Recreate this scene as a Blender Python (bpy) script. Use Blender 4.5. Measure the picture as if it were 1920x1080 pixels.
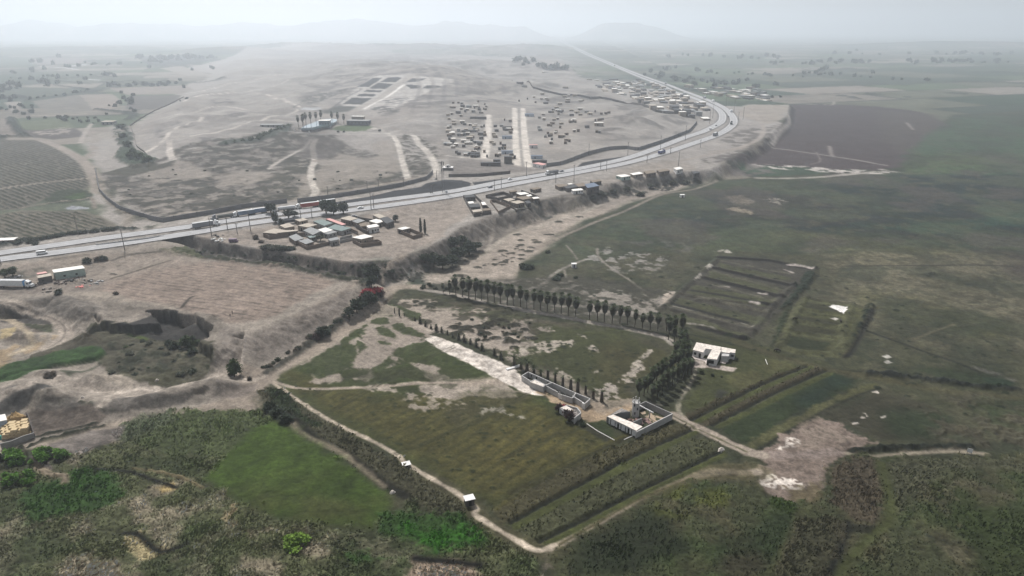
import bpy, bmesh, math, random
import numpy as np
from math import radians, sin, cos, tan, pi
random.seed(7)
RNG = np.random.default_rng(7)
scene = bpy.context.scene
for o in list(bpy.data.objects):
    bpy.data.objects.remove(o)

# ------------------------------------------------------------------ camera
CAMZ = 130.0
FPX = 1280.0
PITCH = math.atan(485.0 / FPX)
cam_d = bpy.data.cameras.new('camera'); cam = bpy.data.objects.new('camera', cam_d)
scene.collection.objects.link(cam)
cam_d.sensor_width = 36.0; cam_d.lens = 24.0
cam_d.clip_start = 1.0; cam_d.clip_end = 400000.0
cam.location = (0, 0, CAMZ)
cam.rotation_euler = (radians(90) - PITCH, 0, 0)
scene.camera = cam
scene.render.resolution_x = 1024; scene.render.resolution_y = 576

# ------------------------------------------------------------------ light
SUN_EL, SUN_AZ = radians(54), radians(-26)      # azimuth from +Y, negative = to the left
world = bpy.data.worlds.new('World'); scene.world = world
world.use_nodes = True
nt = world.node_tree
bg = nt.nodes['Background']
sky = nt.nodes.new('ShaderNodeTexSky'); sky.sky_type = 'NISHITA'; sky.sun_disc = False
sky.sun_elevation = SUN_EL; sky.sun_rotation = SUN_AZ
sky.air_density = 1.0; sky.dust_density = 2.0; sky.ozone_density = 1.0; sky.altitude = 0
hsv = nt.nodes.new('ShaderNodeHueSaturation'); hsv.inputs['Saturation'].default_value = 0.22
nt.links.new(sky.outputs[0], hsv.inputs['Color'])
nt.links.new(hsv.outputs[0], bg.inputs[0]); bg.inputs[1].default_value = 0.085
sun_d = bpy.data.lights.new('sun', 'SUN'); sun_d.energy = 4.6; sun_d.angle = radians(0.8)
sun_d.color = (1.0, 0.965, 0.93)
sun = bpy.data.objects.new('sun', sun_d); scene.collection.objects.link(sun)
sun.rotation_euler = (radians(90) - SUN_EL, 0, pi - SUN_AZ)
sun.rotation_euler = (pi/2 - SUN_EL, 0, 0)
from mathutils import Vector
sdir = Vector((sin(SUN_AZ) * cos(SUN_EL), cos(SUN_AZ) * cos(SUN_EL), sin(SUN_EL)))
sun.rotation_euler = sdir.to_track_quat('Z', 'Y').to_euler()
sun.location = (-300, 500, 700)
vs = scene.view_settings
vs.view_transform = 'Standard'; vs.look = 'None'; vs.gamma = 1.0; vs.exposure = 0.27
scene.cycles.volume_bounces = 4
scene.cycles.max_bounces = 7
scene.cycles.diffuse_bounces = 2

# ------------------------------------------------------------------ air
def make_haze(density=2.4e-4, aniso=0.55, top=430.0):
    X, Y0, Y1, Z0 = 60000.0, -3000.0, 90000.0, -14.0
    v = [(-X, Y0, Z0), (X, Y0, Z0), (X, Y1, Z0), (-X, Y1, Z0),
         (-X, Y0, top), (X, Y0, top), (X, Y1, top), (-X, Y1, top)]
    f = [(0, 3, 2, 1), (4, 5, 6, 7), (0, 1, 5, 4), (1, 2, 6, 5), (2, 3, 7, 6), (3, 0, 4, 7)]
    me = bpy.data.meshes.new('haze'); me.from_pydata(v, [], f)
    o = bpy.data.objects.new('haze', me); scene.collection.objects.link(o)
    m = bpy.data.materials.new('haze'); m.use_nodes = True
    n = m.node_tree; n.nodes.clear()
    out = n.nodes.new('ShaderNodeOutputMaterial'); vol = n.nodes.new('ShaderNodeVolumePrincipled')
    vol.inputs['Color'].default_value = (0.855, 0.925, 1.0, 1)
    vol.inputs['Density'].default_value = density
    vol.inputs['Anisotropy'].default_value = aniso
    n.links.new(vol.outputs[0], out.inputs['Volume'])
    me.materials.append(m)
    o['kind'] = 'stuff'; o['label'] = 'pale even haze over the whole valley'

# ------------------------------------------------------------------ survey helpers: photo pixel -> ground point
CP, SP = cos(PITCH), sin(PITCH)
def ray(px, py):
    px = np.asarray(px, float); py = np.asarray(py, float)
    x = (px - 960.0) / FPX; y = -(py - 540.0) / FPX
    return x, CP + SP * y, -SP + CP * y
def W(px, py, z=0.0):
    py = np.maximum(np.asarray(py, float), 57.4)
    dx, dy, dz = ray(px, py)
    t = (CAMZ - z) / -dz
    return dx * t, dy * t
def proj(x, y, z):
    zz = z - CAMZ
    f = y * CP - zz * SP
    up = y * SP + zz * CP
    return 960.0 + FPX * x / f, 540.0 - FPX * up / f

# ------------------------------------------------------------------ noise
def _hash(ix, iy, seed):
    h = (ix.astype(np.int64) * 374761393 + iy.astype(np.int64) * 668265263 + seed * 1274126177) & 0xFFFFFFFF
    h = ((h ^ (h >> 13)) * 1103515245) & 0xFFFFFFFF
    h = ((h ^ (h >> 16)) * 2246822519) & 0xFFFFFFFF
    return (h ^ (h >> 15)) & 0xFFFF
_ANG = np.arange(65536) * (2 * pi / 65536)
_GX = np.cos(_ANG).astype(np.float32); _GY = np.sin(_ANG).astype(np.float32)
def noise(x, y, seed=0):
    x0 = np.floor(x); y0 = np.floor(y)
    fx = (x - x0).astype(np.float32); fy = (y - y0).astype(np.float32)
    ix = x0.astype(np.int64); iy = y0.astype(np.int64)
    u = fx * fx * fx * (fx * (fx * 6 - 15) + 10); v = fy * fy * fy * (fy * (fy * 6 - 15) + 10)
    def g(a, b):
        h = _hash(ix + a, iy + b, seed)
        return _GX[h] * (fx - a) + _GY[h] * (fy - b)
    n0 = g(0, 0); n1 = g(1, 0); n2 = g(0, 1); n3 = g(1, 1)
    a = n0 + u * (n1 - n0); b = n2 + u * (n3 - n2)
    return (a + v * (b - a)) * 1.5
def fbm(x, y, scale, octs=3, seed=0, gain=0.5):
    s = 0; amp = 1; f = 1.0 / scale; tot = 0
    for k in range(octs):
        s = s + amp * noise(x * f + 17.3 * k, y * f - 9.1 * k, seed + k); tot += amp
        amp *= gain; f *= 2.03
    return s / tot * 1.4
def sst(a, b, x):
    t = np.clip((x - a) / (b - a), 0, 1)
    return t * t * (3 - 2 * t)

# ------------------------------------------------------------------ ground grid
_v = np.concatenate([np.arange(57.3, 62, .4), np.arange(62, 100, .8), np.arange(100, 200, .9),
                     np.arange(200, 330, .8), np.arange(330, 640, .75), np.arange(640, 1100, 1.5), np.arange(1100, 1420, 4)])
_u = np.arange(-300, 2222, 2.2)
UU, VV = np.meshgrid(_u, _v)
NR, NC = UU.shape
X, Y = W(UU.ravel(), VV.ravel())
X = X.ravel(); Y = Y.ravel()
DIST = np.hypot(Y, CAMZ)
DVW = np.gradient(_v); SPC = (DVW[:, None] * np.ones(NC)[None, :]).ravel() / FPX * (DIST ** 2) / CAMZ   # grid spacing in m
def nf(scale, octs=3, seed=0, lim=1.6):
    n = fbm(X, Y, scale, octs, seed)
    return (n * np.clip(scale / (SPC * lim), 0, 1)).astype(np.float32)
N2 = nf(2.2, 2, 1); N6 = nf(6, 3, 2); N20 = nf(20, 3, 3); N60 = nf(60, 4, 4); N200 = nf(200, 4, 5); N800 = nf(800, 4, 6)
M6 = nf(6, 3, 12); M20 = nf(20, 3, 13); M60 = nf(60, 4, 14)
NG = {2: N2, 6: N6, 20: N20, 60: N60, 200: N200}

def seg_dist(x, y, P, closed):
    P = np.asarray(P, float); n = len(P)
    d2 = np.full(x.shape, 1e18)
    for i in range(n if closed else n - 1):
        ax, ay = P[i]; bx, by = P[(i + 1) % n]
        ex, ey = bx - ax, by - ay; L = ex * ex + ey * ey + 1e-12
        t = np.clip(((x - ax) * ex + (y - ay) * ey) / L, 0, 1)
        dd = (x - ax - t * ex) ** 2 + (y - ay - t * ey) ** 2
        d2 = np.minimum(d2, dd)
    return np.sqrt(d2)
def inside(x, y, P):
    P = np.asarray(P, float); n = len(P); c = np.zeros(x.shape, bool)
    for i in range(n):
        ax, ay = P[i]; bx, by = P[(i + 1) % n]
        if ay == by: continue
        c ^= ((ay > y) != (by > y)) & (x < (bx - ax) * (y - ay) / (by - ay) + ax)
    return c
def sdf(P, margin):
    P = np.asarray(P, float)
    x0, y0 = P.min(0) - margin; x1, y1 = P.max(0) + margin
    idx = np.nonzero((X > x0) & (X < x1) & (Y > y0) & (Y < y1))[0]
    x = X[idx]; y = Y[idx]
    d = seg_dist(x, y, P, True)
    return idx, np.where(inside(x, y, P), d, -d)
def ldist(P, margin):
    P = np.asarray(P, float)
    x0, y0 = P.min(0) - margin; x1, y1 = P.max(0) + margin
    idx = np.nonzero((X > x0) & (X < x1) & (Y > y0) & (Y < y1))[0]
    return idx, seg_dist(X[idx], Y[idx], P, False)
def smooth_line(pts, n=6):
    pts = [np.array(p, float) for p in pts]
    out = []
    for i in range(len(pts) - 1):
        p0 = pts[max(i - 1, 0)]; p1 = pts[i]; p2 = pts[i + 1]; p3 = pts[min(i + 2, len(pts) - 1)]
        for k in range(n):
            t = k / n
            out.append(0.5 * ((2 * p1) + (-p0 + p2) * t + (2 * p0 - 5 * p1 + 4 * p2 - p3) * t * t + (-p0 + 3 * p1 - 3 * p2 + p3) * t ** 3))
    out.append(pts[-1])
    return np.array(out)
def Wp(pts, z=0.0):
    a = np.array(pts, float); x, y = W(a[:, 0], a[:, 1], z)
    return np.stack([x, y], 1)
# ================================================================== TERRAIN HEIGHT
HW_N = [(-330,520),(-150,497),(0,474),(120,457),(200,445.5),(325,429),(400,418),(480,406),(600,391),(720,375),(850,358),(960,337),(1080,317),(1173,297),(1233,277),(1283,258),(1317,247),(1342,235),(1352,228),(1355,220),(1353,212),(1342,202),(1317,190),(1283,177.5),(1262,171),(1240,159.5),(1200,144.5),(1167,130.5),(1130,115),(1092,98.5),(1060,82),(1051,75),(1055,70),(1066,64.5)]
HW_S = [(-330,536),(-150,512),(0,486),(90,475),(200,460.5),(325,442),(400,430),(480,417),(600,401.5),(720,386),(850,367),(960,345.5),(1080,324),(1173,306),(1250,285),(1300,268.5),(1342,254),(1367,240),(1376,228),(1372,216),(1360,204),(1338,192),(1308,180),(1275,168),(1250,158),(1217,146.5),(1180,132.5),(1148,119.5),(1100,99),(1066,82.5),(1057,75.5),(1059,71),(1069,65)]
ZH = 10.5
hwn = smooth_line(Wp(HW_N, ZH), 5); hws = smooth_line(Wp(HW_S, ZH), 5)

H = 0.25 * N60 + 0.12 * N20
LAND = [(-900,640),(-300,575),(0,556),(40,553),(100,548),(120,556),(150,557),(185,575),(200,612),(300,648),(390,642),(412,632),(420,622),(440,613),(500,600),(560,575),(620,545),(662,527),
        (640,521),(600,511),(540,499),(480,491),(420,484),(355,476),(335,466),(345,457),(430,459),(480,471),(540,479),(600,487),(640,492),(700,490),(742,485),(760,476),(800,463),(835,444),(858,428),(895,413),(912,404),(935,397),(960,393),(984,391),(1000,376),(1025,373),(1055,364),(1075,369),(1092,359),(1130,345),(1180,335),(1230,326),(1280,321),(1330,317),
        (1372,296),(1420,268),(1462,236),(1474,215),(1478,196),(1420,186),(1350,160),(1250,128),(1180,100),(1130,78),(1200,60),(-900,60)]
LW = Wp(LAND, 9.0)
idx, d = sdf(LW, 60)
wid = np.full(X.shape, 15.0, np.float32)
qi, qd = sdf(Wp([(150,520),(440,560),(470,640),(180,640)], 4), 5)
wid[qi] = np.where(qd > 0, 6.0, wid[qi])
ti, td = sdf(Wp([(470,590),(680,520),(740,540),(560,680),(440,720)], 4), 5)
wid[ti] = np.where(td > 0, 24.0, wid[ti])
ri, rd = sdf(Wp([(0,545),(150,545),(190,620),(100,640),(0,620)], 4), 5)
wid[ri] = np.where(rd > 0, 14.0, wid[ri])
topz = np.full(X.shape, 9.0, np.float32)
ri, rd = sdf(Wp([(-400,560),(0,500),(300,455),(420,488),(660,525),(660,640),(-400,640)], 8), 10)
topz[ri] -= 2.0 * sst(-10, 10, rd)
gul = (N20[idx] * 1.0 + M20[idx] * .8) + N6[idx] * 1.8 + N2[idx] * .6
dd = d + gul * sst(-30, 0, d) * (d < 6)
H[idx] += topz[idx] * sst(0, 1, (dd + wid[idx]) / wid[idx])
def carve(pts, z, fl, steep=.9, amp=.5):
    idx, d = sdf(Wp(pts, z), 4)
    k = sst(-steep * .5, steep * .5, d + amp * 2.4 * N6[idx] + .8 * N2[idx])
    H[idx] = H[idx] * (1 - k) + np.minimum(H[idx], fl + .3 * N6[idx]) * k
bi, bd = sdf(Wp([(150,556),(190,562),(260,569),(300,577),(330,584),(400,596),(418,611),(425,640),(300,680),(150,640)], 7), 6)
H[bi] -= 2.4 * sst(-3, 7, bd) * (H[bi] > 2) * (1 + .15 * N6[bi])
carve([(186,601),(215,606),(240,608),(298,604),(292,594),(278,584),(300,585),(330,590),(368,600),(373,611),(398,618),(385,632),(372,640),(400,660),(380,700),(300,730),(200,720),(120,690),(140,640),(165,612)], 5.2, .3)
bump_list = None
# nose of the bank where the plateau falls to the marsh edge
# ---- desert relief beyond the highway
DES = [(250,235),(300,200),(360,165),(400,140),(420,110),(480,80),(600,62),(960,58),(1040,90),(1080,130),(1150,160),(1280,185),(1335,205),(1335,232),(1230,262),(1100,300),(960,322),(700,366),(520,392),(320,412),(220,378),(190,330),(245,300)]
dp = Wp(DES, 10); idx, d = sdf(dp, 5)
m = sst(0, 60, d)
CP_ = [(600,240,9),(700,236,10),(780,262,10),(600,205,15),(660,190,20),(700,185,24),(740,165,32),(790,148,40),(780,120,58),(700,122,46),(640,150,28),(560,165,24),(520,140,22),(480,150,18),(500,200,22),(520,180,18),(430,232,27),(470,215,24),(390,215,22),(350,235,19),(330,205,14),(300,270,12),(345,262,19),(400,262,15),(560,222,11),(520,240,10),
       (840,205,24),(870,190,30),(900,200,22),(900,172,34),(870,140,46),(930,152,38),(960,190,14),(1000,205,10),(850,280,10),(950,280,10),(1050,250,12),(1120,208,18),(1160,225,24),(1210,222,27),(1260,232,18),(1290,240,11),(1200,202,11),(1240,215,14),(1040,170,12),(980,145,14),(1100,168,9),(480,300,10),(700,300,10),(600,300,9),(250,330,8),(820,240,17),(780,215,18),(1000,160,14),(1085,268,13),(1150,262,15),(1040,225,14),(930,240,12),(350,160,9),(420,130,10),(440,165,12),(400,185,14),(600,120,26),(560,110,20),(900,120,30),(1000,110,14),(480,110,14),(390,330,9),(1000,300,10),(1180,268,11),(300,225,12),(265,250,9),(330,300,10)]
num = np.zeros(len(idx)); den = np.full(len(idx), 1e-9)
for (px, py, z) in CP_:
    x, y = W(px, py, z); sg = .055 * math.hypot(float(x), float(y)) + 4
    w_ = np.exp(-((X[idx] - x) ** 2 + (Y[idx] - y) ** 2) / (2 * sg * sg)) / sg; num += w_ * z; den += w_
K = (num + 9 * 1e-6) / (den + 1e-6)
K += (fbm(X[idx], Y[idx], 150, 3, 31) * 10 + (1 - 2 * np.abs(fbm(X[idx], Y[idx], 70, 2, 33))) * 1.8) * sst(480, 900, Y[idx]) + fbm(X[idx], Y[idx], 30, 3, 34) * .5
fl_ = np.zeros(len(idx))
for q in ([(560,218),(640,150),(800,135),(960,140),(860,180),(760,218)], [(830,190),(1000,185),(1135,205),(1090,270),(1000,312),(835,305)]):
    qp = Wp(q, 20); fl_ = np.maximum(fl_, sst(-40, 30, np.where(inside(X[idx], Y[idx], qp), 1, -1) * seg_dist(X[idx], Y[idx], qp, True)))
K0_ = (num + 9 * 1e-6) / (den + 1e-6); K = K0_ + (K - K0_) * (1 - .85 * fl_)
H[idx] = H[idx] * (1 - m) + K * m
def hill(px, py, rx, ry, h, z=10, rot=0.0, p=1.0):
    x, y = W(px, py, z); c, s = cos(rot), sin(rot)
    ux = ((X - x) * c + (Y - y) * s) / rx; uy = (-(X - x) * s + (Y - y) * c) / ry
    r2 = ux * ux + uy * uy
    global H
    H = H + h * np.exp(-r2 * p) * (1 + 0.25 * N60 + .12 * N20)
hill(840, 352, 26, 16, 5.0, 9)
# far relief
far = sst(3000, 4200, Y) * sst(6500, 4500, Y)
H = H + far * (0.5 + 0.5 * N800) * 22 * sst(2600, -600, X)
NZ_ = N800 * .22 + N200 * .10
def ridge(px, py, rx, ry, h):
    if py < 79: py -= 3.5; rx *= 1.3; ry *= 1.4; h *= 1.14
    x, y = W(px, py, 10); r2 = ((X - x) / rx) ** 2 + ((Y - y) / ry) ** 2
    global H
    H = H + h * (.78 if py < 79 else 1) * np.exp(-r2) * (1 + NZ_ * 1.2)
for a_ in ((95,74,420,700,232),(-40,74,600,700,150),(10,76,400,600,150),(200,75,500,700,150),(330,74,800,800,185),(480,74,500,700,200),(600,75,600,700,215),(720,74,500,700,205),(830,75,420,700,215),(925,74,420,600,190),(985,75,200,500,150),(1130,75,230,500,190),(1180,75,240,500,205),(1235,75,230,500,130),
           (560,90,420,300,20),(680,95,400,260,22),(830,93,360,240,22),(430,100,300,220,24),(920,100,300,200,26),(1000,94,300,240,24),(1790,84,900,400,40)): ridge(*a_)
# ---- quarry mound in the pit, spoil heaps, dirt ramps
def bump(px, py, rx, ry, h, rot=0.0, z=1):
    x, y = W(px, py, z); c, s = cos(rot), sin(rot)
    ux = ((X - x) * c + (Y - y) * s) / rx; uy = (-(X - x) * s + (Y - y) * c) / ry
    r = np.sqrt(ux * ux + uy * uy) + 0.18 * N20 + .08 * N6
    global H
    H = np.where(r < 1.3, H + h * sst(1.15, 0.05, r), H)
bump(372,626,13,12,5.0)
bump(40,738,36,13,4.5,.25); bump(-60,760,40,16,4,.2)
carve([(-120,575),(0,583),(40,588),(70,597),(98,604),(96,618),(60,630),(0,640),(-120,640)], 3.0, .2)
bump(85,708,20,8,4,.1)
bump(250,758,40,9,2.2,.35); bump(355,736,22,8,3.2,.5); bump(130,752,26,9,3.2); bump(410,722,9,6,2)
bump(170,722,20,5,2.2); bump(200,712,18,5,2.0)
bump(45,632,20,7,3.0)
bump(150,600,22,10,3)          # shoulder above the ramp
# ---- raised field tiers
def lift(pts, h, f=1.0, z=0, amp=.6, ns=6):
    idx, d = sdf(Wp(pts, z), abs(f) + 6)
    H[idx] += h * sst(-f, f, d + amp * NG[ns][idx])
def lline(pts, w, h, f=.8, z=0, amp=.4, sm=True):
    p = Wp(pts, z)
    if sm: p = smooth_line(p, 4)
    idx, d = ldist(p, w + f + 4)
    H[idx] += h * sst(w / 2 + f, max(w / 2 - f, 0), d + amp * N6[idx])
lift([(-60,672),(-60,735),(0,718),(40,708),(100,690),(185,678),(199,665),(190,652),(140,653),(60,670),(0,683)], 1.6, .8, 0, .5)     # maize block
for pts in ([(0,880),(42,843),(50,852),(46,866),(8,874)],[(50,850),(82,838),(97,850),(75,875),(55,868)],[(5,896),(58,882),(66,890),(40,908),(8,914)],[(105,850),(125,846),(128,856),(108,862)]):
    lift(pts, 1.9, .7, 0, .6)
# salt-pond dykes
DYK = [[(1348,482),(1440,487),(1530,503)],[(1340,502),(1490,536)],[(1322,520),(1466,556)],[(1280,552),(1440,585)],[(1243,576),(1412,621)],[(1310,563),(1450,570)],
       [(1530,503),(1528,515),(1470,580)],[(1490,536),(1466,556),(1440,585),(1412,621),(1395,634)],[(1300,605),(1395,634)],[(1345,486),(1300,525),(1262,560),(1240,580)],
       [(1512,560),(1500,572),(1464,648)],[(1512,560),(1598,570)],[(1464,648),(1500,660),(1560,664),(1580,650)],[(1598,572),(1578,620),(1580,650)],[(1505,580),(1585,590)],[(1490,600),(1575,613)],[(1480,620),(1568,633)],
       [(1634,572),(1600,630),(1580,668)]]
for q in DYK: lline(q, 3.0, .8, 1.2, 0, .3, False)
# cut banks next to the highway
def cut(top, bot, h):
    global H
    p = np.concatenate([Wp(top, 12.5), Wp(bot[::-1], 9.5)])
    idx, d = sdf(p, 14)
    H[idx] = H[idx]
# highway bench
for ln in (hwn, hws):
    for i0 in range(0, len(ln) - 1, 12):
        seg = ln[i0:i0 + 13]
        idx, d = ldist(seg, 75)
        w_ = sst(34, 7, d)
        H[idx] = H[idx] * (1 - w_) + (ZH - 0.35) * w_
# drainage ravine bed under the road bank
idx, d = ldist(smooth_line(Wp([(330,470),(400,482),(480,497),(560,508),(640,522),(690,532),(730,532)], 1.5), 4), 12)
H[idx] = np.minimum(H[idx], 2.6 + 8 * sst(3, 9, d) + .5 * N6[idx])
# swells in the old farm land (micro relief)
H = H + 0.10 * N6 * sst(900, 300, DIST) + .05 * N2 * sst(500, 250, DIST)
H0 = H.copy()

# ---- lookup
def hgt(x, y, A=None):
    A = (H0 if A is None else A).reshape(NR, NC)
    px, py = proj(np.asarray(x, float), np.asarray(y, float), 0.0)
    fu = np.clip((px - _u[0]) / (_u[1] - _u[0]), 0, NC - 1.001)
    fv = np.clip(np.interp(py, _v, np.arange(NR)), 0, NR - 1.001)
    iu = fu.astype(int); iv = fv.astype(int); a = fu - iu; b = fv - iv
    return (A[iv, iu] * (1 - a) * (1 - b) + A[iv, iu + 1] * a * (1 - b) + A[iv + 1, iu] * (1 - a) * b + A[iv + 1, iu + 1] * a * b)
_ZC = np.concatenate([np.linspace(200, 40, 160), np.linspace(39.5, -3, 340)])
def G(pts, A=None):
    a = np.atleast_2d(np.array(pts, float))
    x, y = W(a[:, 0][None, :], a[:, 1][None, :], _ZC[:, None])
    h = hgt(x, y, A)
    hit = h >= _ZC[:, None]; hit[-1] = True
    k = hit.argmax(0); j = np.arange(a.shape[0])
    k0 = np.maximum(k - 1, 0)
    d0 = _ZC[k0] - h[k0, j]; d1 = _ZC[k] - h[k, j]
    t = np.where(np.abs(d0 - d1) > 1e-6, d0 / (d0 - d1 + 1e-12), 0); t = np.clip(t, 0, 1)
    z = _ZC[k0] + (_ZC[k] - _ZC[k0]) * t
    xx, yy = W(a[:, 0], a[:, 1], z)
    return np.stack([xx, yy], 1)
def g1(px, py):
    p = G([(px, py)])[0]
    return float(p[0]), float(p[1]), float(hgt(p[0], p[1]))

# ================================================================== GROUND COVER (albedo of soils, plants, tracks)
C = np.zeros((X.size, 3), np.float32)
VH = np.zeros(X.size, np.float32)      # plant height
RD = np.zeros(X.size, np.float32)      # reed density
SL = (.32, .275, .23); SD = (.265, .232, .196); SG = (.150, .133, .118); SC = (.075, .073, .052)
WG = (.058, .072, .034); OL = (.092, .085, .034); DG = (.026, .036, .02); BR = (.088, .068, .062)
SALT = (.66, .62, .58); PATH = (.31, .262, .215); DT = (.03, .048, .04); GR = (.05, .095, .022); TAN = (.30, .225, .15)
def mix(idx, m, col, var=.12, vs=20):
    c = np.array(col, np.float32)
    k = 1 + var * (NG[vs][idx] + .6 * N6[idx])
    C[idx] = C[idx] * (1 - m[:, None]) + (c[None, :] * k[:, None]) * m[:, None]
def msk(idx, d, f, amp, ns, patch):
    m = sst(-f, f, d + amp * (NG[ns][idx] + .45 * N2[idx] * (f < 3)))
    if patch:
        sc, thr, so, sd = patch
        key = ('p', sc, sd)
        if key not in NG: NG[key] = nf(sc, 4, sd)
        m = m * sst(thr - so, thr + so, NG[key][idx])
    return m.astype(np.float32)
def P(pts, col, f=1.0, amp=1.5, ns=6, a=1.0, patch=None, var=.12, vh=0, rd=None, z=None):
    idx, d = sdf(G(pts) if z is None else Wp(pts, z), f + amp * 2 + 2)
    m = msk(idx, d, f, amp, ns, patch) * a
    if col is not None: mix(idx, m, col, var)
    if vh: VH[idx] = np.maximum(VH[idx], vh * m) if vh > 0 else VH[idx] * (1 - m)
    if rd is not None: RD[idx] = RD[idx] * (1 - m) + rd * m
def L(pts, w, col, f=.5, amp=.35, ns=6, a=1.0, sm=True, patch=None, vh=0, rd=0, var=.1):
    p = G(pts)
    if sm and len(p) > 2: p = smooth_line(p, 4)
    idx, d = ldist(p, w + f + 3)
    lim = np.maximum(f, SPC[idx] * .25)
    m = np.clip(.5 + (w / 2 - d + amp * NG[ns][idx]) / (2 * lim), 0, 1).astype(np.float32) * a
    if patch: m = m * msk(idx, d * 0 + 99, 1, 0, 6, patch)
    if col is not None: mix(idx, m, col, var)
    if vh: VH[idx] = np.maximum(VH[idx], vh * m) if vh > 0 else VH[idx] * (1 - m)
    RD[idx] = RD[idx] * (1 - m) + rd * m
def rows(pts, a, b, period, c1, c2=None, f=2, wob=.4, duty=0.0, hard=.3, gap=None, vh=0, amt=1.0):
    """stripes running from pixel a to pixel b inside a polygon; period in metres"""
    idx, d = sdf(G(pts), f + 2)
    q = G([a, b]); t = q[1] - q[0]; t = t / np.hypot(*t)
    s = (X[idx] - q[0, 0]) * -t[1] + (Y[idx] - q[0, 1]) * t[0] + wob * N20[idx]
    l = (X[idx] - q[0, 0]) * t[0] + (Y[idx] - q[0, 1]) * t[1]
    w_ = sst(duty - hard, duty + hard, np.sin(s * 2 * pi / period) + .35 * N2[idx]) * np.clip(period / (SPC[idx] * 2.2), 0, 1)
    if gap is not None: w_ = w_ * sst(gap - .2, gap + .2, fbm(l / 3.0, s, 3.0, 3, 77))
    m = (sst(-f, f, d) * w_ * amt).astype(np.float32)
    if c2 is not None: mix(idx, sst(-f, f, d).astype(np.float32), c2)
    mix(idx, m, c1)
    if vh: VH[idx] = np.maximum(VH[idx], vh * m)

# --- patchwork farmland for the whole valley, then local surfaces
ang = .35
xr = X * cos(ang) + Y * sin(ang) + 60 * N800; yr = -X * sin(ang) + Y * cos(ang)
cw, ch = 260.0, 150.0
jy = np.floor(yr / ch); jx = np.floor(xr / cw + (_hash(jy, jy * 0, 5) % 97) / 97.0)
hh = (_hash(jx, jy, 9) % 1000) / 1000.0
pal = np.array([(.085, .125, .065), (.13, .14, .09), (.05, .09, .05), (.19, .17, .135), (.11, .13, .085), (.06, .09, .06), (.24, .21, .17), (.10, .15, .07)], np.float32)
C[:] = pal[(hh * len(pal)).astype(int) % len(pal)]
C *= (1 + .15 * N200 + .1 * N60)[:, None]
fx = np.abs((xr / cw + (_hash(jy, jy * 0, 5) % 97) / 97.0) % 1 - .5); fy = np.abs((yr / ch) % 1 - .5)
edge = np.maximum(fx * cw, fy * ch) if False else np.maximum(sst(.465, .49, fx), sst(.44, .485, fy))
ek = (edge * sst(-.3, .1, N200)).astype(np.float32)[:, None] * .8
C = C * (1 - ek) + np.array((.03, .045, .035), np.float32) * ek
woods = (sst(.42, .62, N200 + .35 * N60) * sst(700, 1200, DIST) * .85).astype(np.float32)[:, None]
C = C * (1 - woods) + np.array((.03, .045, .035), np.float32) * woods
VH = (woods[:, 0] * 5).astype(np.float32)

# --- desert
P([(245,240),(335,170),(352,158),(380,150),(400,136),(330,132),(480,96),(560,90),(700,95),(760,106),(900,107),(1000,112),(1045,116),(1090,150),(1300,178),(1345,200),(1480,196),(1475,215),(1462,240),(1410,270),(1340,318),(1290,322),(1180,336),(1092,360),(1000,378),(940,400),(860,430),(800,466),(740,488),(640,494),(540,481),(430,461),(345,458),(300,470),(0,497),(-200,520),(-250,500),(0,460),(200,418),(180,335),(160,262),(215,235)], (.30,.274,.246), 6, 14, 60, vh=-1, z=10)
# the whole tan land south-west of the highway
P([(-300,530),(0,494),(330,452),(420,484),(480,492),(600,512),(668,528),(740,520),(770,520),(700,600),(500,720),(470,780),(200,800),(0,850),(-200,880),(-300,900)], SD, 2, 3, 20, vh=-1)
# shading sand tones in the hills
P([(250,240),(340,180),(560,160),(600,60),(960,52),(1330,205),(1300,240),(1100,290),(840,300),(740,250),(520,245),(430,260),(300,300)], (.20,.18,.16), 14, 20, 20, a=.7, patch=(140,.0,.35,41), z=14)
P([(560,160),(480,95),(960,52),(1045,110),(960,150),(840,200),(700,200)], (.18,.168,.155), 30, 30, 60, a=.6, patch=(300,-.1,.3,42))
# pale sand sheets
for q in ([(245,236),(300,205),(420,172),(380,190),(300,225),(262,262),(268,285),(250,290)], [(800,300),(830,240),(880,200),(920,190),(960,200),(960,215),(900,230),(850,260),(835,300)],
          [(1000,290),(1060,240),(1100,210),(1180,200),(1150,250),(1100,290)], [(560,200),(700,190),(820,200),(740,235),(640,235)]):
    P(q, (.27,.235,.20), 10, 12, 20, a=.55)
# darker hollows on the big sand hill, dune shading put into the colour
for (a_, b_, w_, h_) in ((350,205,40,10),(420,190,60,8),(345,235,45,10),(390,262,40,8),(440,215,50,9),(300,250,20,14),(480,235,45,6),(380,222,30,6)):
    P([(a_-w_/2,b_),(a_-w_/4,b_-h_/2),(a_+w_/4,b_-h_/2),(a_+w_/2,b_),(a_+w_/4,b_+h_/2),(a_-w_/4,b_+h_/2)], (.105,.097,.092), 3, 7, 20, a=.7, patch=(34,-.25,.2,130))
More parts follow.
